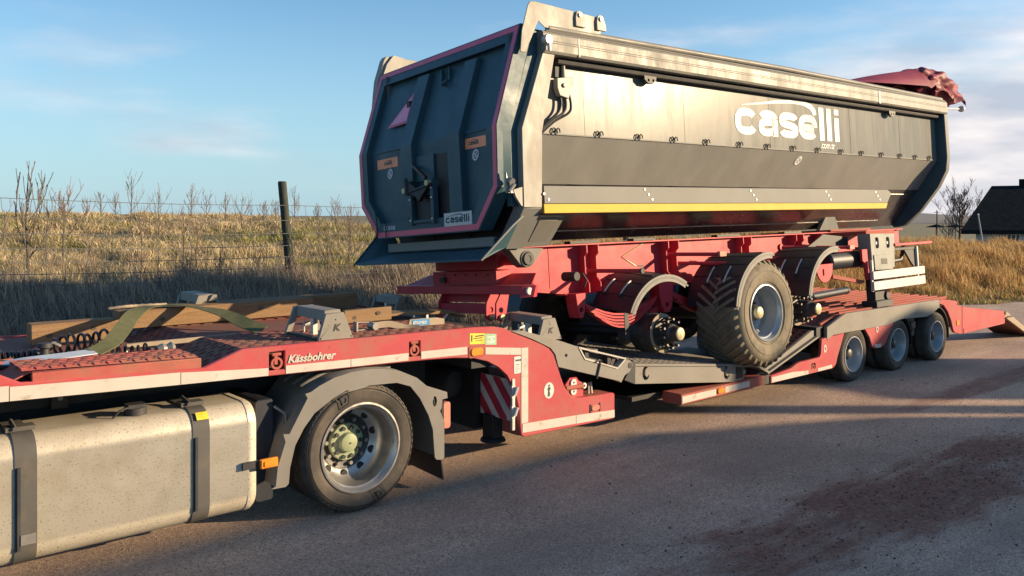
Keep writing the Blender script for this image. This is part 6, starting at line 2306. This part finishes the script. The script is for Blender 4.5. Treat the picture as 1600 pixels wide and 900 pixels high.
# everything bolted on the flat lower half sits on the gate skin
for o in [slide] + [q for q in gate.children if q.name.split('.')[0] in ('slide_plate', 'slide_slot', 'name_plate', 'embossed_letters', 'cable')]:
    o.location.x += 0.07
for o in [q for q in gate.children if q.name.split('.')[0] in ('name_plate', 'embossed_letters', 'cable')]:
    o.location.x += 0.015
    o.location.y += 0.04
# the hinge arms above
def arms(sg):
    y0, y1 = (-1.27, -1.235) if sg < 0 else (1.30, 1.335)
    y2 = y0 - 0.012 if sg < 0 else y1 + 0.012
    m_ = MB()
    m_.prism([(0.40, 2.385), (0.435, 2.60), (0.53, 2.86), (0.565, 2.905), (0.64, 2.91), (1.20, 2.888), (1.50, 2.875), (1.53, 2.70), (1.50, 2.665), (0.74, 2.665), (0.66, 2.72), (0.47, 2.385)], min(y2, y0 - 0.0005 if sg < 0 else y2), max(y2, y0 - 0.0005) if sg < 0 else y2 + 0.10)
    h_ = dt.part('hinge_arm', m_, 'rim_metal', gate, bevel=0.004)
    for xx in (1.22, 1.53):
        m_ = MB()
        m_.prism([(xx - 0.06, 2.73), (xx + 0.08, 2.73), (xx + 0.075, 2.80), (xx + 0.04, 2.885), (xx, 2.90), (xx - 0.04, 2.885), (xx - 0.06, 2.82)], (y2 - 0.025) if sg < 0 else y2, y2 - 0.001 if sg < 0 else y2 + 0.02)
        dt.part('hinge_lug', m_, 'rim_metal', h_, bevel=0.004)
    for xx in (1.22, 1.53):
        m_ = MB()
        m_.cyl((xx, y2 - 0.04, 2.85), (xx, y2 - 0.02, 2.85), 0.024, n=10)
        dt.part('hinge_pin', m_, 'steel', h_)
    m_ = MB()
    m_.box(1.0, 1.62, min(-1.22 * -sg, -1.12 * -sg), max(-1.22 * -sg, -1.12 * -sg), 2.63, 2.78)
    dt.part('hinge_base', m_, 'rim_metal', h_, bevel=0.006)
arms(-1)
arms(1)
mb = MB()
mb.prism([(0.55, 2.80), (0.40, 2.45), (0.36, 2.20), (0.45, 2.20), (0.60, 2.62), (0.8, 2.9), (0.65, 2.92)], 1.315, 1.42)
dt.part('far_ear', mb, 'rim_metal', gate)
mb = MB()
mb.tube([(0.20, -1.26, 1.14), (0.20, -1.30, 1.12)], 0.035, 10)
mb.tube([(0.17, -1.28, 1.03), (0.23, -1.29, 1.10)], 0.02, 8)
mb.prism([(0.16, 1.22), (0.19, 1.10), (0.24, 1.02), (0.16, 1.02)], -1.262, -1.24)
dt.part('gate_lock', mb, 'steel', gate)
mb = MB()
mb.prism([(0.24, 1.05), (0.36, 1.08), (0.37, 0.88), (0.33, 0.90), (0.27, 0.98)], -1.262, -1.23)
dt.part('lock_hook', mb, 'rim_metal', gate)
# discharge chute
mb = MB()
mb.grid([[(-0.11, -1.15, 0.415), (0.20, -1.05, 0.50), (0.45, -0.95, 0.56)], [(-0.11, 1.10, 0.415), (0.20, 1.05, 0.50), (0.45, 0.95, 0.56)]], 0.02)
ch = dt.part('chute', mb, 'navy', smooth=False)
for s_ in (-1, 1):
    mb = MB()
    o = Vector((0, 0.018, 0))
    P_ = [(-0.11, -1.16, 0.40), (0.235, -1.225, 0.71), (0.42, -1.20, 0.82), (0.42, -0.97, 0.53), (0.05, -1.08, 0.44)]
    P_ = [Vector((p[0], p[1] * -s_, p[2])) for p in P_]
    vs = P_ + [p + o for p in P_]
    n_ = len(P_)
    mb.add(vs, [tuple(range(n_)), tuple(i + n_ for i in reversed(range(n_)))] + [(i, (i + 1) % n_, (i + 1) % n_ + n_, i + n_) for i in range(n_)])
    dt.part('chute_wing', mb, 'navy', ch, smooth=False)
    mb = MB()
    mb.tube([P_[0], P_[1], P_[2]], 0.012, 6)
    dt.part('wing_edge', mb, 'skirt_grey' if s_ < 0 else 'navy', ch)
mb = MB()
mb.box(0.22, 0.26, -0.95, 0.95, 0.53, 0.62)
dt.part('floor_edge', mb, 'skirt_grey', ch)

# ------------------------------------------------------------------ red chassis
for y0, y1 in ((-0.512, -0.50), (0.50, 0.512)):
    mb = MB()
    mb.prism([(0.74, 0.495), (0.74, 0.13), (1.0, 0.03), (1.5, -0.03), (6.6, -0.03), (7.2, 0.12), (7.9, 0.22), (9.6, 0.24), (9.6, 0.495)], y0, y1)
    cr_ = dt.part('chassis_web', mb, 'frame_red')
    if y0 < 0:
        web = cr_
for y in (-0.5, 0.5):
    mb = MB()
    mb.box(0.74, 9.62, y - 0.085, y + 0.085, 0.4955, 0.515)
    mb.box(1.5, 6.6, y - 0.085, y + 0.085, -0.05, -0.0305)
    dt.part('chassis_flange', mb, 'frame_red', bevel=0.003)
for x0, x1 in ((1.6, 2.05), (2.65, 3.05), (4.3, 4.8), (5.9, 6.35), (7.6, 8.1)):
    mb = MB()
    mb.box(x0, x1, -0.60, -0.50, 0.516, 0.545)
    dt.part('support_pad', mb, 'black')
for x in (1.80, 1.985, 3.225, 3.42, 4.80, 4.985, 6.12, 6.31, 6.83):
    mb = MB()
    mb.prism([(-0.513, 0.494), (-0.655, 0.494), (-0.655, 0.41), (-0.615, 0.37), (-0.615, 0.13), (-0.665, 0.07), (-0.665, -0.029), (-0.513, -0.029)], x - 0.007, x + 0.007, 'x')
    dt.part('web_stiffener', mb, 'frame_red', web)
# thin lines welded on the web
mb = MB()
mb.tube([(2.92, -0.517, 0.49), (2.52, -0.517, 0.335), (2.75, -0.517, 0.22)], 0.008, 5)
dt.part('wire_loom', mb, 'brass', web)
mb = MB()
mb.box(1.335, 1.343, -0.516, -0.512, 0.04, 0.49)
dt.part('weld_line', mb, 'rusty_red', web)
mb = MB()
mb.prism(rrect(2.80, 2.90, 0.20, 0.225, 0.01), -0.515, -0.512)
dt.part('slot', mb, 'black', web)
# rear end
mb = MB()
mb.box(0.56, 0.738, -0.56, 0.52, 0.285, 0.49)
mb.box(0.53, 0.738, -0.58, 0.54, 0.10, 0.28)
dt.part('rear_crossmember', mb, 'frame_red', bevel=0.006)
mb = MB()
mb.box(0.50, 0.53, 0.28, 0.37, 0.16, 0.22)
dt.part('number_socket', mb, 'black')
mb = MB()
for i in range(5):
    mb.cyl((0.53, -0.45 + 0.19 * i, 0.24), (0.522, -0.45 + 0.19 * i, 0.24), 0.011, n=8)
dt.part('bolt_row', mb, 'black', stuff=True)
mb = MB()
mb.box(0.40, 0.53, -1.13, 1.09, 0.045, 0.135)
bmp = dt.part('underrun_bumper', mb, 'frame_red', bevel=0.005)
mb = MB()
mb.add([(0.36, -1.135, 0.02), (0.46, -1.22, 0.02), (0.50, -1.22, 0.13), (0.40, -1.135, 0.14), (0.44, -1.11, 0.02), (0.54, -1.18, 0.02), (0.56, -1.18, 0.13), (0.48, -1.11, 0.14)],
       [(0, 1, 2, 3), (7, 6, 5, 4), (0, 4, 5, 1), (1, 5, 6, 2), (2, 6, 7, 3), (3, 7, 4, 0)])
dt.part('bumper_cap', mb, 'frame_red', bmp)
mb = MB()
mb.lathe([(0.0, -0.008), (0.035, -0.008), (0.04, 0.01)], (0.44, -1.19, 0.078), 14)
dt.part('cap_lamp', mb, 'white', bmp)
mb = MB()
mb.add([(0.53, -1.12, 0.135), (0.53, 1.08, 0.135), (0.75, 0.9, 0.24), (0.75, -0.95, 0.24), (0.53, -1.12, 0.12), (0.53, 1.08, 0.12), (0.75, 0.9, 0.225), (0.75, -0.95, 0.225)],
       [(0, 1, 2, 3), (7, 6, 5, 4), (0, 4, 5, 1), (1, 5, 6, 2), (2, 6, 7, 3), (3, 7, 4, 0)])
dt.part('bumper_shelf', mb, 'frame_red', bmp)
for y in (0.33, -0.50, -0.66):
    mb = MB()
    mb.prism([(0.50, 0.04), (0.62, 0.04), (0.56, -0.20), (0.50, -0.24), (0.43, -0.20), (0.44, -0.05)], y - 0.012, y + 0.012, 'y', [circ(0.50, -0.12, 0.028, 10)])
    dt.part('bumper_leg', mb, 'frame_red', bmp, bevel=0.003)
mb = MB()
mb.box(0.46, 0.56, -0.50, 0.33, -0.16, -0.06)
mb.box(0.55, 0.57, -0.50, 0.33, -0.05, 0.04)
dt.part('leg_tie', mb, 'frame_red', bmp)
mb = MB()
mb.cyl((0.50, -0.70, -0.19), (0.50, -0.46, -0.19), 0.03, n=10)
dt.part('leg_pin', mb, 'brass', bmp)
# tipping pivot
mb = MB()
mb.prism([(0.42, 0.50), (0.90, 0.485), (0.76, 0.335), (0.70, 0.30), (0.63, 0.30), (0.57, 0.335)], -0.92, -0.80)
pv = dt.part('pivot_plate', mb, 'fender_grey', bevel=0.005)
mb = MB()
mb.lathe([(0.035, -0.03), (0.06, -0.03), (0.065, -0.02), (0.065, 0.0)], (0.665, -0.92, 0.385), 20)
mb.lathe([(0.07, -0.012), (0.085, -0.012), (0.085, 0.0)], (0.665, -0.92, 0.385), 20)
dt.part('pivot_bush', mb, 'strap_grey', pv)
mb = MB()
mb.lathe([(0.0, -0.024), (0.035, -0.024)], (0.665, -0.92, 0.385), 16)
dt.part('pivot_hole', mb, 'black', pv)
mb = MB()
mb.cyl((0.665, -0.80, 0.385), (0.665, -0.50, 0.385), 0.06, n=12)
dt.part('pivot_shaft', mb, 'frame_red', pv)
mb = MB()
mb.tube([(1.33, -0.95, 0.17), (1.33, -0.75, 0.17)], 0.05, 12)
mb.tube([(1.40, -0.96, 0.20), (1.46, -0.96, 0.12), (1.42, -0.95, 0.05)], 0.013, 6)
dt.part('brake_chamber', mb, 'chassis_dark', bevel=0.008)

# fenders of black plastic with grey edge trim
def fender(cx, cz, R, y0, y1, a0, a1, tilt=0.0, clips=True):
    m_ = MB()
    arc = arc_pts(cx, cz, R, a0, a1, 22)
    rows = []
    for p in arc:
        rows.append([(p[0], y0, p[1]), (p[0], (y0 + y1) / 2, p[1] + tilt * 0.5 + 0.006), (p[0], y1, p[1] + tilt)])
    m_.grid(rows, 0.012, (0, 0, -1))
    f_ = dt.part('fender', m_, 'plastic_black')
    m_ = MB()
    inn = arc_pts(cx, cz, R - 0.075, a0, a1, 22)
    m_.prism(arc_pts(cx, cz, R + 0.006, a0, a1, 22) + inn[::-1], y0 - 0.012, y0 + 0.0)
    dt.part('edge_trim', m_, 'trim', f_, bevel=0.002)
    m_ = MB()
    m_.prism(arc_pts(cx, cz, R - 0.018, a0 - 3, a1 + 3, 22) + arc_pts(cx, cz, R - 0.04, a0 - 3, a1 + 3, 22)[::-1], y0 - 0.0145, y0 - 0.0122)
    dt.part('trim_groove', m_, 'plastic_black', f_)
    for k_ in range(5):
        a = a0 + (a1 - a0) * (0.12 + 0.18 * k_)
        m_ = MB()
        q = arc_pts(cx, cz, R + 0.004, a - 1.2, a + 1.2, 1)
        m_.tube([(q[0][0], y0 + 0.05, q[0][1] + tilt * 0.1), (q[0][0], y1, q[0][1] + tilt)], 0.006, 5)
        dt.part('fender_rib', m_, 'plastic_black', f_)
    if clips:
        for y in (y0 + 0.22, y0 + 0.46):
            t_ = (y - y0) / (y1 - y0) * tilt
            b0, b1 = (118, 136) if a0 < 60 else (128, 147)
            q = arc_pts(cx, cz, R + 0.016, b0, b1, 4)
            m_ = MB()
            m_.tube([(p[0], y, p[1] + t_) for p in q], 0.010, 6)
            dt.part('fender_clip', m_, 'galv', f_)
            m_ = MB()
            m_.sphere((q[-1][0] - 0.01, y, q[-1][1] - 0.01 + t_), 0.022, 8, 5)
            dt.part('clip_bolt', m_, 'chassis_dark', f_)
    return f_
fender(2.52, -0.585, 0.70, -1.15, -0.58, 58, 152, 0.06)
fender(4.13, -0.45, 0.745, -1.45, -0.74, 84, 169)
fender(5.72, -0.435, 0.745, -1.45, -0.74, 84, 169)
for (a, b, lamp_) in (((1.86, -0.51, 0.205), (2.121, -1.15, 0.182), False), ((3.26, -0.51, 0.335), (3.52, -1.16, 0.305), True), ((3.46, -0.51, 0.215), (3.80, -1.16, 0.18), False),
                      ((5.2, -0.51, 0.20), (5.47, -1.16, 0.157), False), ((5.9, -0.51, 0.33), (6.63, -1.16, 0.272), True)):
    mb = MB()
    mb.tube([a, b], 0.024, 9)
    st = dt.part('fender_stay', mb, 'frame_red')
    mb = MB()
    mb.cyl(a, (a[0], a[1] - 0.03, a[2]), 0.045, n=10)
    dt.part('stay_boss', mb, 'frame_red', st)
    mb = MB()
    if lamp_:
        mb.prism(rrect(b[0] - 0.005, b[0] + 0.13, b[2] - 0.03, b[2] + 0.035, 0.01), b[1] - 0.03, b[1] + 0.02)
        dt.part('stay_lamp', mb, 'lamp_pink', st, bevel=0.004)
    else:
        mb.cyl(b, (b[0], b[1] - 0.025, b[2]), 0.032, n=10)
        dt.part('stay_cap', mb, 'chassis_dark', st)

# axles: a bare drum, the one big wheel, and another bare hub
def drum(cx, cz, y0, yc, big=True):
    m_ = MB()
    c = (cx, y0, cz)
    m_.lathe([(0.10, 0.03), (0.19, 0.03), (0.205, 0.0), (0.222, 0.0), (0.228, 0.02), (0.228, 0.30), (0.20, 0.34), (0.05, 0.36)], c, 36)
    for k_ in range(8):
        m_.lathe([(0.228, 0.03 + 0.034 * k_), (0.232, 0.034 + 0.034 * k_), (0.232, 0.046 + 0.034 * k_), (0.228, 0.05 + 0.034 * k_)], c, 30)
    d_ = dt.part('brake_drum', m_, 'hub_dark')
    m_ = MB()
    m_.lathe([(0.228, -0.002), (0.175, -0.004), (0.17, 0.02)], c, 30)
    dt.part('drum_face', m_, 'webbing', d_)
    m_ = MB()
    L_ = y0 - yc
    m_.lathe([(0.0, -L_ + 0.02), (0.075, -L_ + 0.02), (0.085, -L_ + 0.05), (0.088, -L_ + 0.10), (0.11, -L_ + 0.12), (0.12, -0.04), (0.185, -0.035), (0.185, -0.005), (0.10, 0.02)], c, 26)
    dt.part('hub', m_, 'hub_dark', d_)
    m_ = MB()
    m_.lathe([(0.0, -L_ - 0.004), (0.058, -L_ - 0.002), (0.072, -L_ + 0.006), (0.076, -L_ + 0.019), (0.0, -L_ + 0.022)], c, 22)
    m_.box(cx - 0.035, cx + 0.03, y0 - L_ - 0.008, y0 - L_, cz + 0.012, cz + 0.020)
    m_.box(cx - 0.006, cx + 0.006, y0 - L_ - 0.008, y0 - L_, cz - 0.03, cz + 0.035)
    dt.part('hub_cap', m_, 'brass', d_)
    for i in range(10):
        a = 2 * math.pi * (i + 0.3) / 10
        x, z = cx + 0.165 * math.cos(a), cz + 0.165 * math.sin(a)
        m_ = MB()
        m_.cyl((x, y0 - 0.035, z), (x, y0 - 0.16, z), 0.013, n=8)
        m_.cyl((x, y0 - 0.062, z), (x, y0 - 0.10, z), 0.024, n=6)
        s_ = dt.part('wheel_stud', m_, 'hub_dark', d_)
        m_ = MB()
        m_.lathe([(0.005, -0.002), (0.013, -0.002), (0.013, 0.004)], (x, y0 - 0.16, z), 10)
        dt.part('stud_tip', m_, 'white_tape', d_)
    m_ = MB()
    m_.cyl((cx, y0 + 0.3, cz), (cx, 1.0, cz), 0.075, n=12)
    dt.part('axle', m_, 'black')
drum(2.78, -0.575, -0.85, -1.12)
drum(5.36, -0.50, -1.05, -1.37)
# the big wheel: flotation tyre with lugs
WC = (4.02, -1.452, -0.432)
WR, RRM, WWD = 0.650, 0.342, 0.60
mb = MB()
prof = [(RRM - 0.004, 0.03), (RRM + 0.012, 0.004), (RRM + 0.06, -0.012), (RRM + 0.14, -0.030), (RRM + 0.20, -0.024), (WR - 0.075, -0.004), (WR - 0.05, 0.02), (WR - 0.026, 0.05), (WR - 0.018, 0.14), (WR - 0.014, 0.30), (WR - 0.018, 0.46), (WR - 0.026, 0.55), (WR - 0.075, 0.604), (RRM + 0.06, 0.62), (RRM - 0.004, 0.57)]
mb.lathe(prof, WC, 72, closed=True)
nl = 34
for sidei in (0, 1):
    for i in range(nl):
        a = 2 * math.pi * (i + 0.5 * sidei) / nl
        rows_o, rows_i = [], []
        # each lug runs from the shoulder towards the middle with a sweep
        steps = ((0.006, 0.0, -0.050), (0.03, 0.02, -0.010), (0.10, 0.075, 0.003), (0.20, 0.17, 0.006), (0.315, 0.28, 0.006))
        vs = []
        for (t_, sw, dr) in steps:
            yy = WC[1] + (t_ if sidei == 0 else WWD - t_)
            aa = a + sw * 1.1
            hw = 0.030 if t_ < 0.05 else 0.036
            for s2, rr_ in ((-1, WR + dr), (1, WR + dr), (1, WR - 0.05 + min(dr, 0) * 0.6), (-1, WR - 0.05 + min(dr, 0) * 0.6)):
                ang = aa + s2 * hw
                vs.append((WC[0] + rr_ * math.cos(ang), yy, WC[2] + rr_ * math.sin(ang)))
        fs = []
        for k_ in range(len(steps) - 1):
            o = k_ * 4
            for q in range(4):
                fs.append((o + q, o + (q + 1) % 4, o + 4 + (q + 1) % 4, o + 4 + q))
        fs += [(0, 1, 2, 3), tuple(4 * (len(steps) - 1) + q for q in (3, 2, 1, 0))]
        mb.add(vs, fs)
bw = dt.part('big_wheel', mb, 'dusty_rubber')
for rr_ in (RRM + 0.035, RRM + 0.165):
    mb = MB()
    dd = -0.008 if rr_ < RRM + 0.1 else -0.0285
    mb.lathe([(rr_ - 0.005, dd + 0.006), (rr_, dd - 0.004), (rr_ + 0.005, dd + 0.006)], WC, 56)
    dt.part('sidewall_ring', mb, 'dusty_rubber', bw)
mb = MB()
mb.lathe([(RRM + 0.004, 0.018), (RRM + 0.002, 0.0), (RRM - 0.012, -0.004), (RRM - 0.018, 0.012), (RRM - 0.030, 0.05), (RRM - 0.045, 0.06), (RRM - 0.048, 0.15), (RRM - 0.062, 0.175), (RRM - 0.066, 0.26), (0.24, 0.30), (0.17, 0.305), (0.0, 0.305)], WC, 60)
dt.part('rim', mb, 'wheel_silver', bw)
mb = MB()
mb.lathe([(0.0, 0.085), (0.062, 0.087), (0.072, 0.095), (0.075, 0.14)], WC, 24)
mb.box(WC[0] - 0.03, WC[0] + 0.03, WC[1] + 0.080, WC[1] + 0.0848, WC[2] - 0.004, WC[2] + 0.006)
dt.part('hub_cap', mb, 'brass', bw)
mb = MB()
mb.lathe([(0.075, 0.135), (0.088, 0.15), (0.10, 0.17), (0.105, 0.305)], WC, 24)
for i in range(10):
    a = 2 * math.pi * i / 10
    x, z = WC[0] + 0.165 * math.cos(a), WC[2] + 0.165 * math.sin(a)
    mb.cyl((x, WC[1] + 0.303, z), (x, WC[1] + 0.245, z), 0.018, n=6)
dt.part('hub', mb, 'hub_dark', bw)
mb = MB()
mb.tube([(WC[0] + 0.02, WC[1] + 0.19, WC[2] - 0.26), (WC[0] + 0.03, WC[1] + 0.16, WC[2] - 0.22)], 0.022, 8)
dt.part('valve', mb, 'galv', bw)
mb = MB()
mb.cyl((4.02, -1.15, -0.45), (4.02, 1.0, -0.47), 0.075, n=12)
dt.part('axle', mb, 'black')

# the far side: fenders and wheels seen in glimpses below the chassis
for cx in (2.6, 4.13, 5.72):
    mb = MB()
    arc = arc_pts(cx, -0.50, 0.72, 60, 165, 14)
    mb.grid([[(p[0], 0.70, p[1]), (p[0], 1.38, p[1])] for p in arc], 0.012, (0, 0, -1))
    dt.part('fender', mb, 'plastic_black')
for cx in (2.78, 4.02, 5.36):
    mb = MB()
    mb.lathe(tyre_prof(0.50, 0.5, 0.33), (cx, 0.82, -0.50), 32, closed=True)
    mb.lathe([(0.0, 0.25), (0.33, 0.25)], (cx, 0.82, -0.50), 24)
    dt.part('far_wheel', mb, 'tread_rubber')

# springs, hangers and arms
def spring(x0, x1, z0, sag, y, n_=5):
    m_ = None
    for k_ in range(n_):
        m_ = MB()
        pts = []
        a, b = x0 + 0.03 * k_ * k_ * 0.5, x1 - 0.03 * k_ * k_ * 0.5
        for i in range(9):
            t = i / 8
            xx = a + (b - a) * t
            pts.append((xx, z0 - sag * math.sin(math.pi * (xx - x0) / (x1 - x0)) - 0.036 * k_ * (0.6 + 0.4 * math.sin(math.pi * t))))
        m_.prism([(p[0], p[1] + 0.011) for p in pts] + [(p[0], p[1] - 0.011) for p in pts[::-1]], y - 0.04, y + 0.04)
        dt.part('spring_leaf', m_, 'frame_red')
spring(1.72, 2.95, -0.16, 0.16, -0.62)
spring(3.2, 4.5, -0.12, 0.16, -0.62)
spring(4.8, 5.9, -0.12, 0.16, -0.62)
for (x, z0, z1, w_) in ((1.62, -0.03, -0.30, 0.16), (3.08, 0.02, -0.36, 0.30), (4.62, -0.03, -0.34, 0.26), (6.1, 0.0, -0.30, 0.30)):
    mb = MB()
    mb.prism([(x - w_ / 2, z0), (x + w_ / 2, z0), (x + w_ * 0.32, z1 + 0.08), (x + w_ * 0.15, z1), (x - w_ * 0.2, z1), (x - w_ * 0.36, z1 + 0.10)], -0.70, -0.53, 'y', [circ(x, z1 + 0.09, 0.03, 10)])
    dt.part('spring_hanger', mb, 'frame_red', bevel=0.005)
for (a, b) in (((3.0, -0.60, -0.30), (2.60, -0.60, -0.52)), ((4.6, -0.60, -0.28), (4.05, -0.60, -0.44)), ((6.05, -0.6, -0.24), (5.4, -0.6, -0.46))):
    mb = MB()
    mb.beam(a, b, 0.07, 0.05, (0, 1, 0))
    dt.part('torque_arm', mb, 'frame_red')
mb = MB()
mb.box(2.34, 2.42, -0.665, -0.54, -0.62, -0.20)
dt.part('spring_clamp', mb, 'chassis_dark', bevel=0.004)
# semicircular red plate and black tank ahead of the last axle
mb = MB()
mb.prism([(5.92, 0.06)] + arc_pts(6.12, 0.02, 0.22, 180, 360, 12) + [(6.36, 0.06)], -1.06, -1.04, 'y', [rect(6.06, 6.10, -0.10, -0.01)])
dt.part('half_disc', mb, 'frame_red', bevel=0.003)
mb = MB()
mb.lathe([(0.0, 0.0), (0.10, 0.01), (0.125, 0.04), (0.125, 0.95), (0.10, 0.98), (0.0, 0.99)], (6.32, -0.95, 0.085), 18, 'x')
dt.part('air_tank', mb, 'plastic_black')
mb = MB()
mb.box(5.6, 7.20, -1.02, -0.90, 0.215, 0.265)
mb.prism([(7.02, 0.23), (7.20, 0.23), (7.20, -0.22), (7.12, -0.22), (7.10, 0.02), (7.02, 0.06)], -1.16, -1.12)
dt.part('side_bearer', mb, 'frame_red', bevel=0.004)
mb = MB()
mb.beam((6.35, -1.02, -0.13), (7.18, -1.05, -0.26), 0.05, 0.06, (0, 1, 0))
dt.part('diagonal_arm', mb, 'rusty_red')
mb = MB()
mb.prism([(6.2, 0.03), (7.12, 0.03), (7.12, -0.20), (6.5, -0.10)], -0.60, -0.58)
dt.part('side_plate', mb, 'frame_red')
mb = MB()
mb.prism([(6.5, 0.48), (7.2, 0.42), (7.2, 0.27), (6.0, 0.29)], -0.86, -0.84)
dt.part('gusset', mb, 'black')
# front support
mb = MB()
mb.prism([(7.15, 0.52), (7.5, 0.86), (7.62, 0.86), (7.78, 0.52)], -0.42, -0.36)
dt.part('front_gusset', mb, 'body_metal')
mb = MB()
mb.box(7.15, 8.4, -0.62, 0.6, 0.516, 0.545)
mb.box(7.3, 8.2, -1.1, -0.5, 0.44, 0.50)
dt.part('front_bearer', mb, 'rusty_red')
# control box with two round pockets
mb = MB()
mb.prism([(7.215, 0.455), (7.98, 0.437), (7.93, -0.06), (7.88, -0.08), (7.23, -0.05)], -1.20, -1.00, 'y', [rrect(7.355, 7.47, 0.23, 0.395, 0.04), rrect(7.70, 7.81, 0.225, 0.39, 0.04)])
bx = dt.part('control_box', mb, 'box_grey', bevel=0.005)
mb = MB()
mb.box(7.33, 7.49, -1.17, -1.165, 0.21, 0.41)
mb.box(7.68, 7.83, -1.17, -1.165, 0.205, 0.405)
dt.part('pocket', mb, 'black', bx)
mb = MB()
for x, z in ((7.41, 0.31), (7.755, 0.305)):
    mb.lathe([(0.0, -0.02), (0.024, -0.02), (0.026, 0.01)], (x, -1.172, z), 12)
dt.part('knob', mb, 'white', bx)
mb = MB()
mb.prism([(7.27, 0.135), (7.85, 0.125), (7.84, -0.10), (7.28, -0.09)], -1.215, -1.2005)
dr = dt.part('box_door', mb, 'box_grey', bx, bevel=0.003)
mb = MB()
mb.prism([(7.48, 0.075), (7.66, 0.07), (7.66, -0.015), (7.48, -0.01)], -1.2185, -1.2155)
dt.part('door_window', mb, 'chassis_dark', dr)
mb = MB()
mb.tube([(7.95, -1.1, 0.0), (8.3, -1.12, 0.02), (8.42, -1.1, 0.12), (8.48, -1.1, 0.23)], 0.03, 8)
dt.part('cable', mb, 'plastic_black')
mb = MB()
mb.box(7.95, 9.25, -1.22, -1.16, 0.245, 0.285)
dt.part('front_rail', mb, 'frame_red', bevel=0.003)
mb = MB()
mb.box(7.95, 8.70, -1.20, -1.12, 0.175, 0.215)
mb.prism([(8.30, 0.175), (8.70, 0.175), (8.70, -0.10), (8.60, -0.10), (8.50, -0.02)], -1.19, -1.16)
dt.part('front_bracket', mb, 'chassis_dark', bevel=0.003)
for x in (7.165, 8.66):
    mb = MB()
    mb.box(x, x + 0.045, -1.225, -1.19, -0.10, 0.06 if x < 8 else 0.22)
    dt.part('guard_post', mb, 'white', bevel=0.003)
for z0, z1 in ((-0.225, -0.105), (-0.385, -0.255)):
    mb = MB()
    mb.box(7.15, 8.85, -1.245, -1.215, z0, z1)
    dt.part('guard_plank', mb, 'white', bevel=0.004)
for x in (7.16, 8.66):
    mb = MB()
    mb.box(x, x + 0.04, -1.214, -1.19, -0.40, -0.1005)
    dt.part('guard_post', mb, 'white')
for y in (-1.10, 0.95):
    mb = MB()
    mb.box(7.45, 7.75, y, y + 0.14, -0.56, 0.44)
    mb.box(7.38, 7.90, y - 0.05, y + 0.19, -0.66, -0.56)
    mb.cyl((7.8, y - 0.03, -0.50), (7.8, y + 0.03, -0.50), 0.06, n=12)
    dt.part('landing_leg', mb, 'chassis_dark', bevel=0.006)
mb = MB()
mb.beam((8.0, -0.9, -0.55), (8.55, -0.9, -0.30), 0.06, 0.05, (0, 1, 0))
dt.part('leg_brace', mb, 'frame_red')
# rolled tarpaulin at the front end of the body
def tz_(x, y):
    t = np.clip((x - 6.9) / 2.7, 0, 1)
    hump = 2.69 + 0.50 * t ** 0.8 * (0.35 + 0.65 * np.clip((y + 1.22) / 0.22, 0, 1) ** 0.6)
    return hump - 0.10 * np.clip((y + 0.2) / 1.2, 0, 1) ** 2
rows = []
xs2 = np.concatenate([np.linspace(6.85, 9.5, 16), np.linspace(9.56, 10.9, 26)])
ys2 = np.concatenate([np.linspace(-1.22, -0.8, 14), np.linspace(-0.7, 1.18, 14)])
rt = np.random.default_rng(5)
for x in xs2:
    r_ = []
    for y in ys2:
        z = float(tz_(x, y))
        fold = 0.0
        k_ = max(0.0, (x - 9.5) / 1.75)
        if x > 9.5:
            z -= 0.30 * k_ ** 1.6 + 0.10 * k_
            fold = 0.055 * math.sin(x * 13 + y * 9 + 1.5 * math.sin(x * 5)) + 0.04 * math.sin(x * 24 - y * 15 + 1.0) + 0.035 * math.sin(y * 30 + x * 7)
            fold *= min(1, k_ * 5)
        dyy = 0.10 * math.sin(x * 9.0 + 0.6) * min(1, k_ * 3) * (1 if y < -1.0 else 0.3)
        r_.append((x + fold * 0.6, y - abs(fold) * 0.5 + dyy * 0.6, z + fold))
    rows.append(r_)
mb = MB()
mb.grid(rows)
tp = dt.part('tarpaulin', mb, 'tarp')
# bunched end of the roll
rows = []
NU, NV = 80, 44
for i in range(NV + 1):
    t = math.pi * i / NV
    r_ = []
    for j in range(NU):
        a = 2 * math.pi * j / NU
        d = Vector((math.sin(t) * math.cos(a), math.sin(t) * math.sin(a), math.cos(t)))
        fold = 0.085 * math.sin(5 * a + 3.0 * math.sin(2.3 * d.x + 1.0) + 2 * d.z) + 0.075 * math.sin(9 * d.x - 7 * d.z + 2.2 * math.sin(4 * d.y)) + 0.025 * math.sin(15 * d.z + 9 * d.x + 3 * math.sin(5 * d.x))
        k_ = 1 + fold * (0.3 + 0.7 * math.sin(t))
        x = 10.28 + 0.92 * d.x * k_ * (1.25 if d.x > 0.6 else 1.0)
        z = 2.965 + 0.29 * d.z * k_ - 0.10 * max(0.0, d.x) + 0.05 * (d.x < 0) * abs(d.x)
        y = -0.90 + 0.34 * d.y * k_
        r_.append((x, y, z))
    r_.append(r_[0])
    rows.append(r_)
mb = MB()
mb.grid(rows)
dt.part('tarp_folds', mb, 'tarp', tp, merge=True)
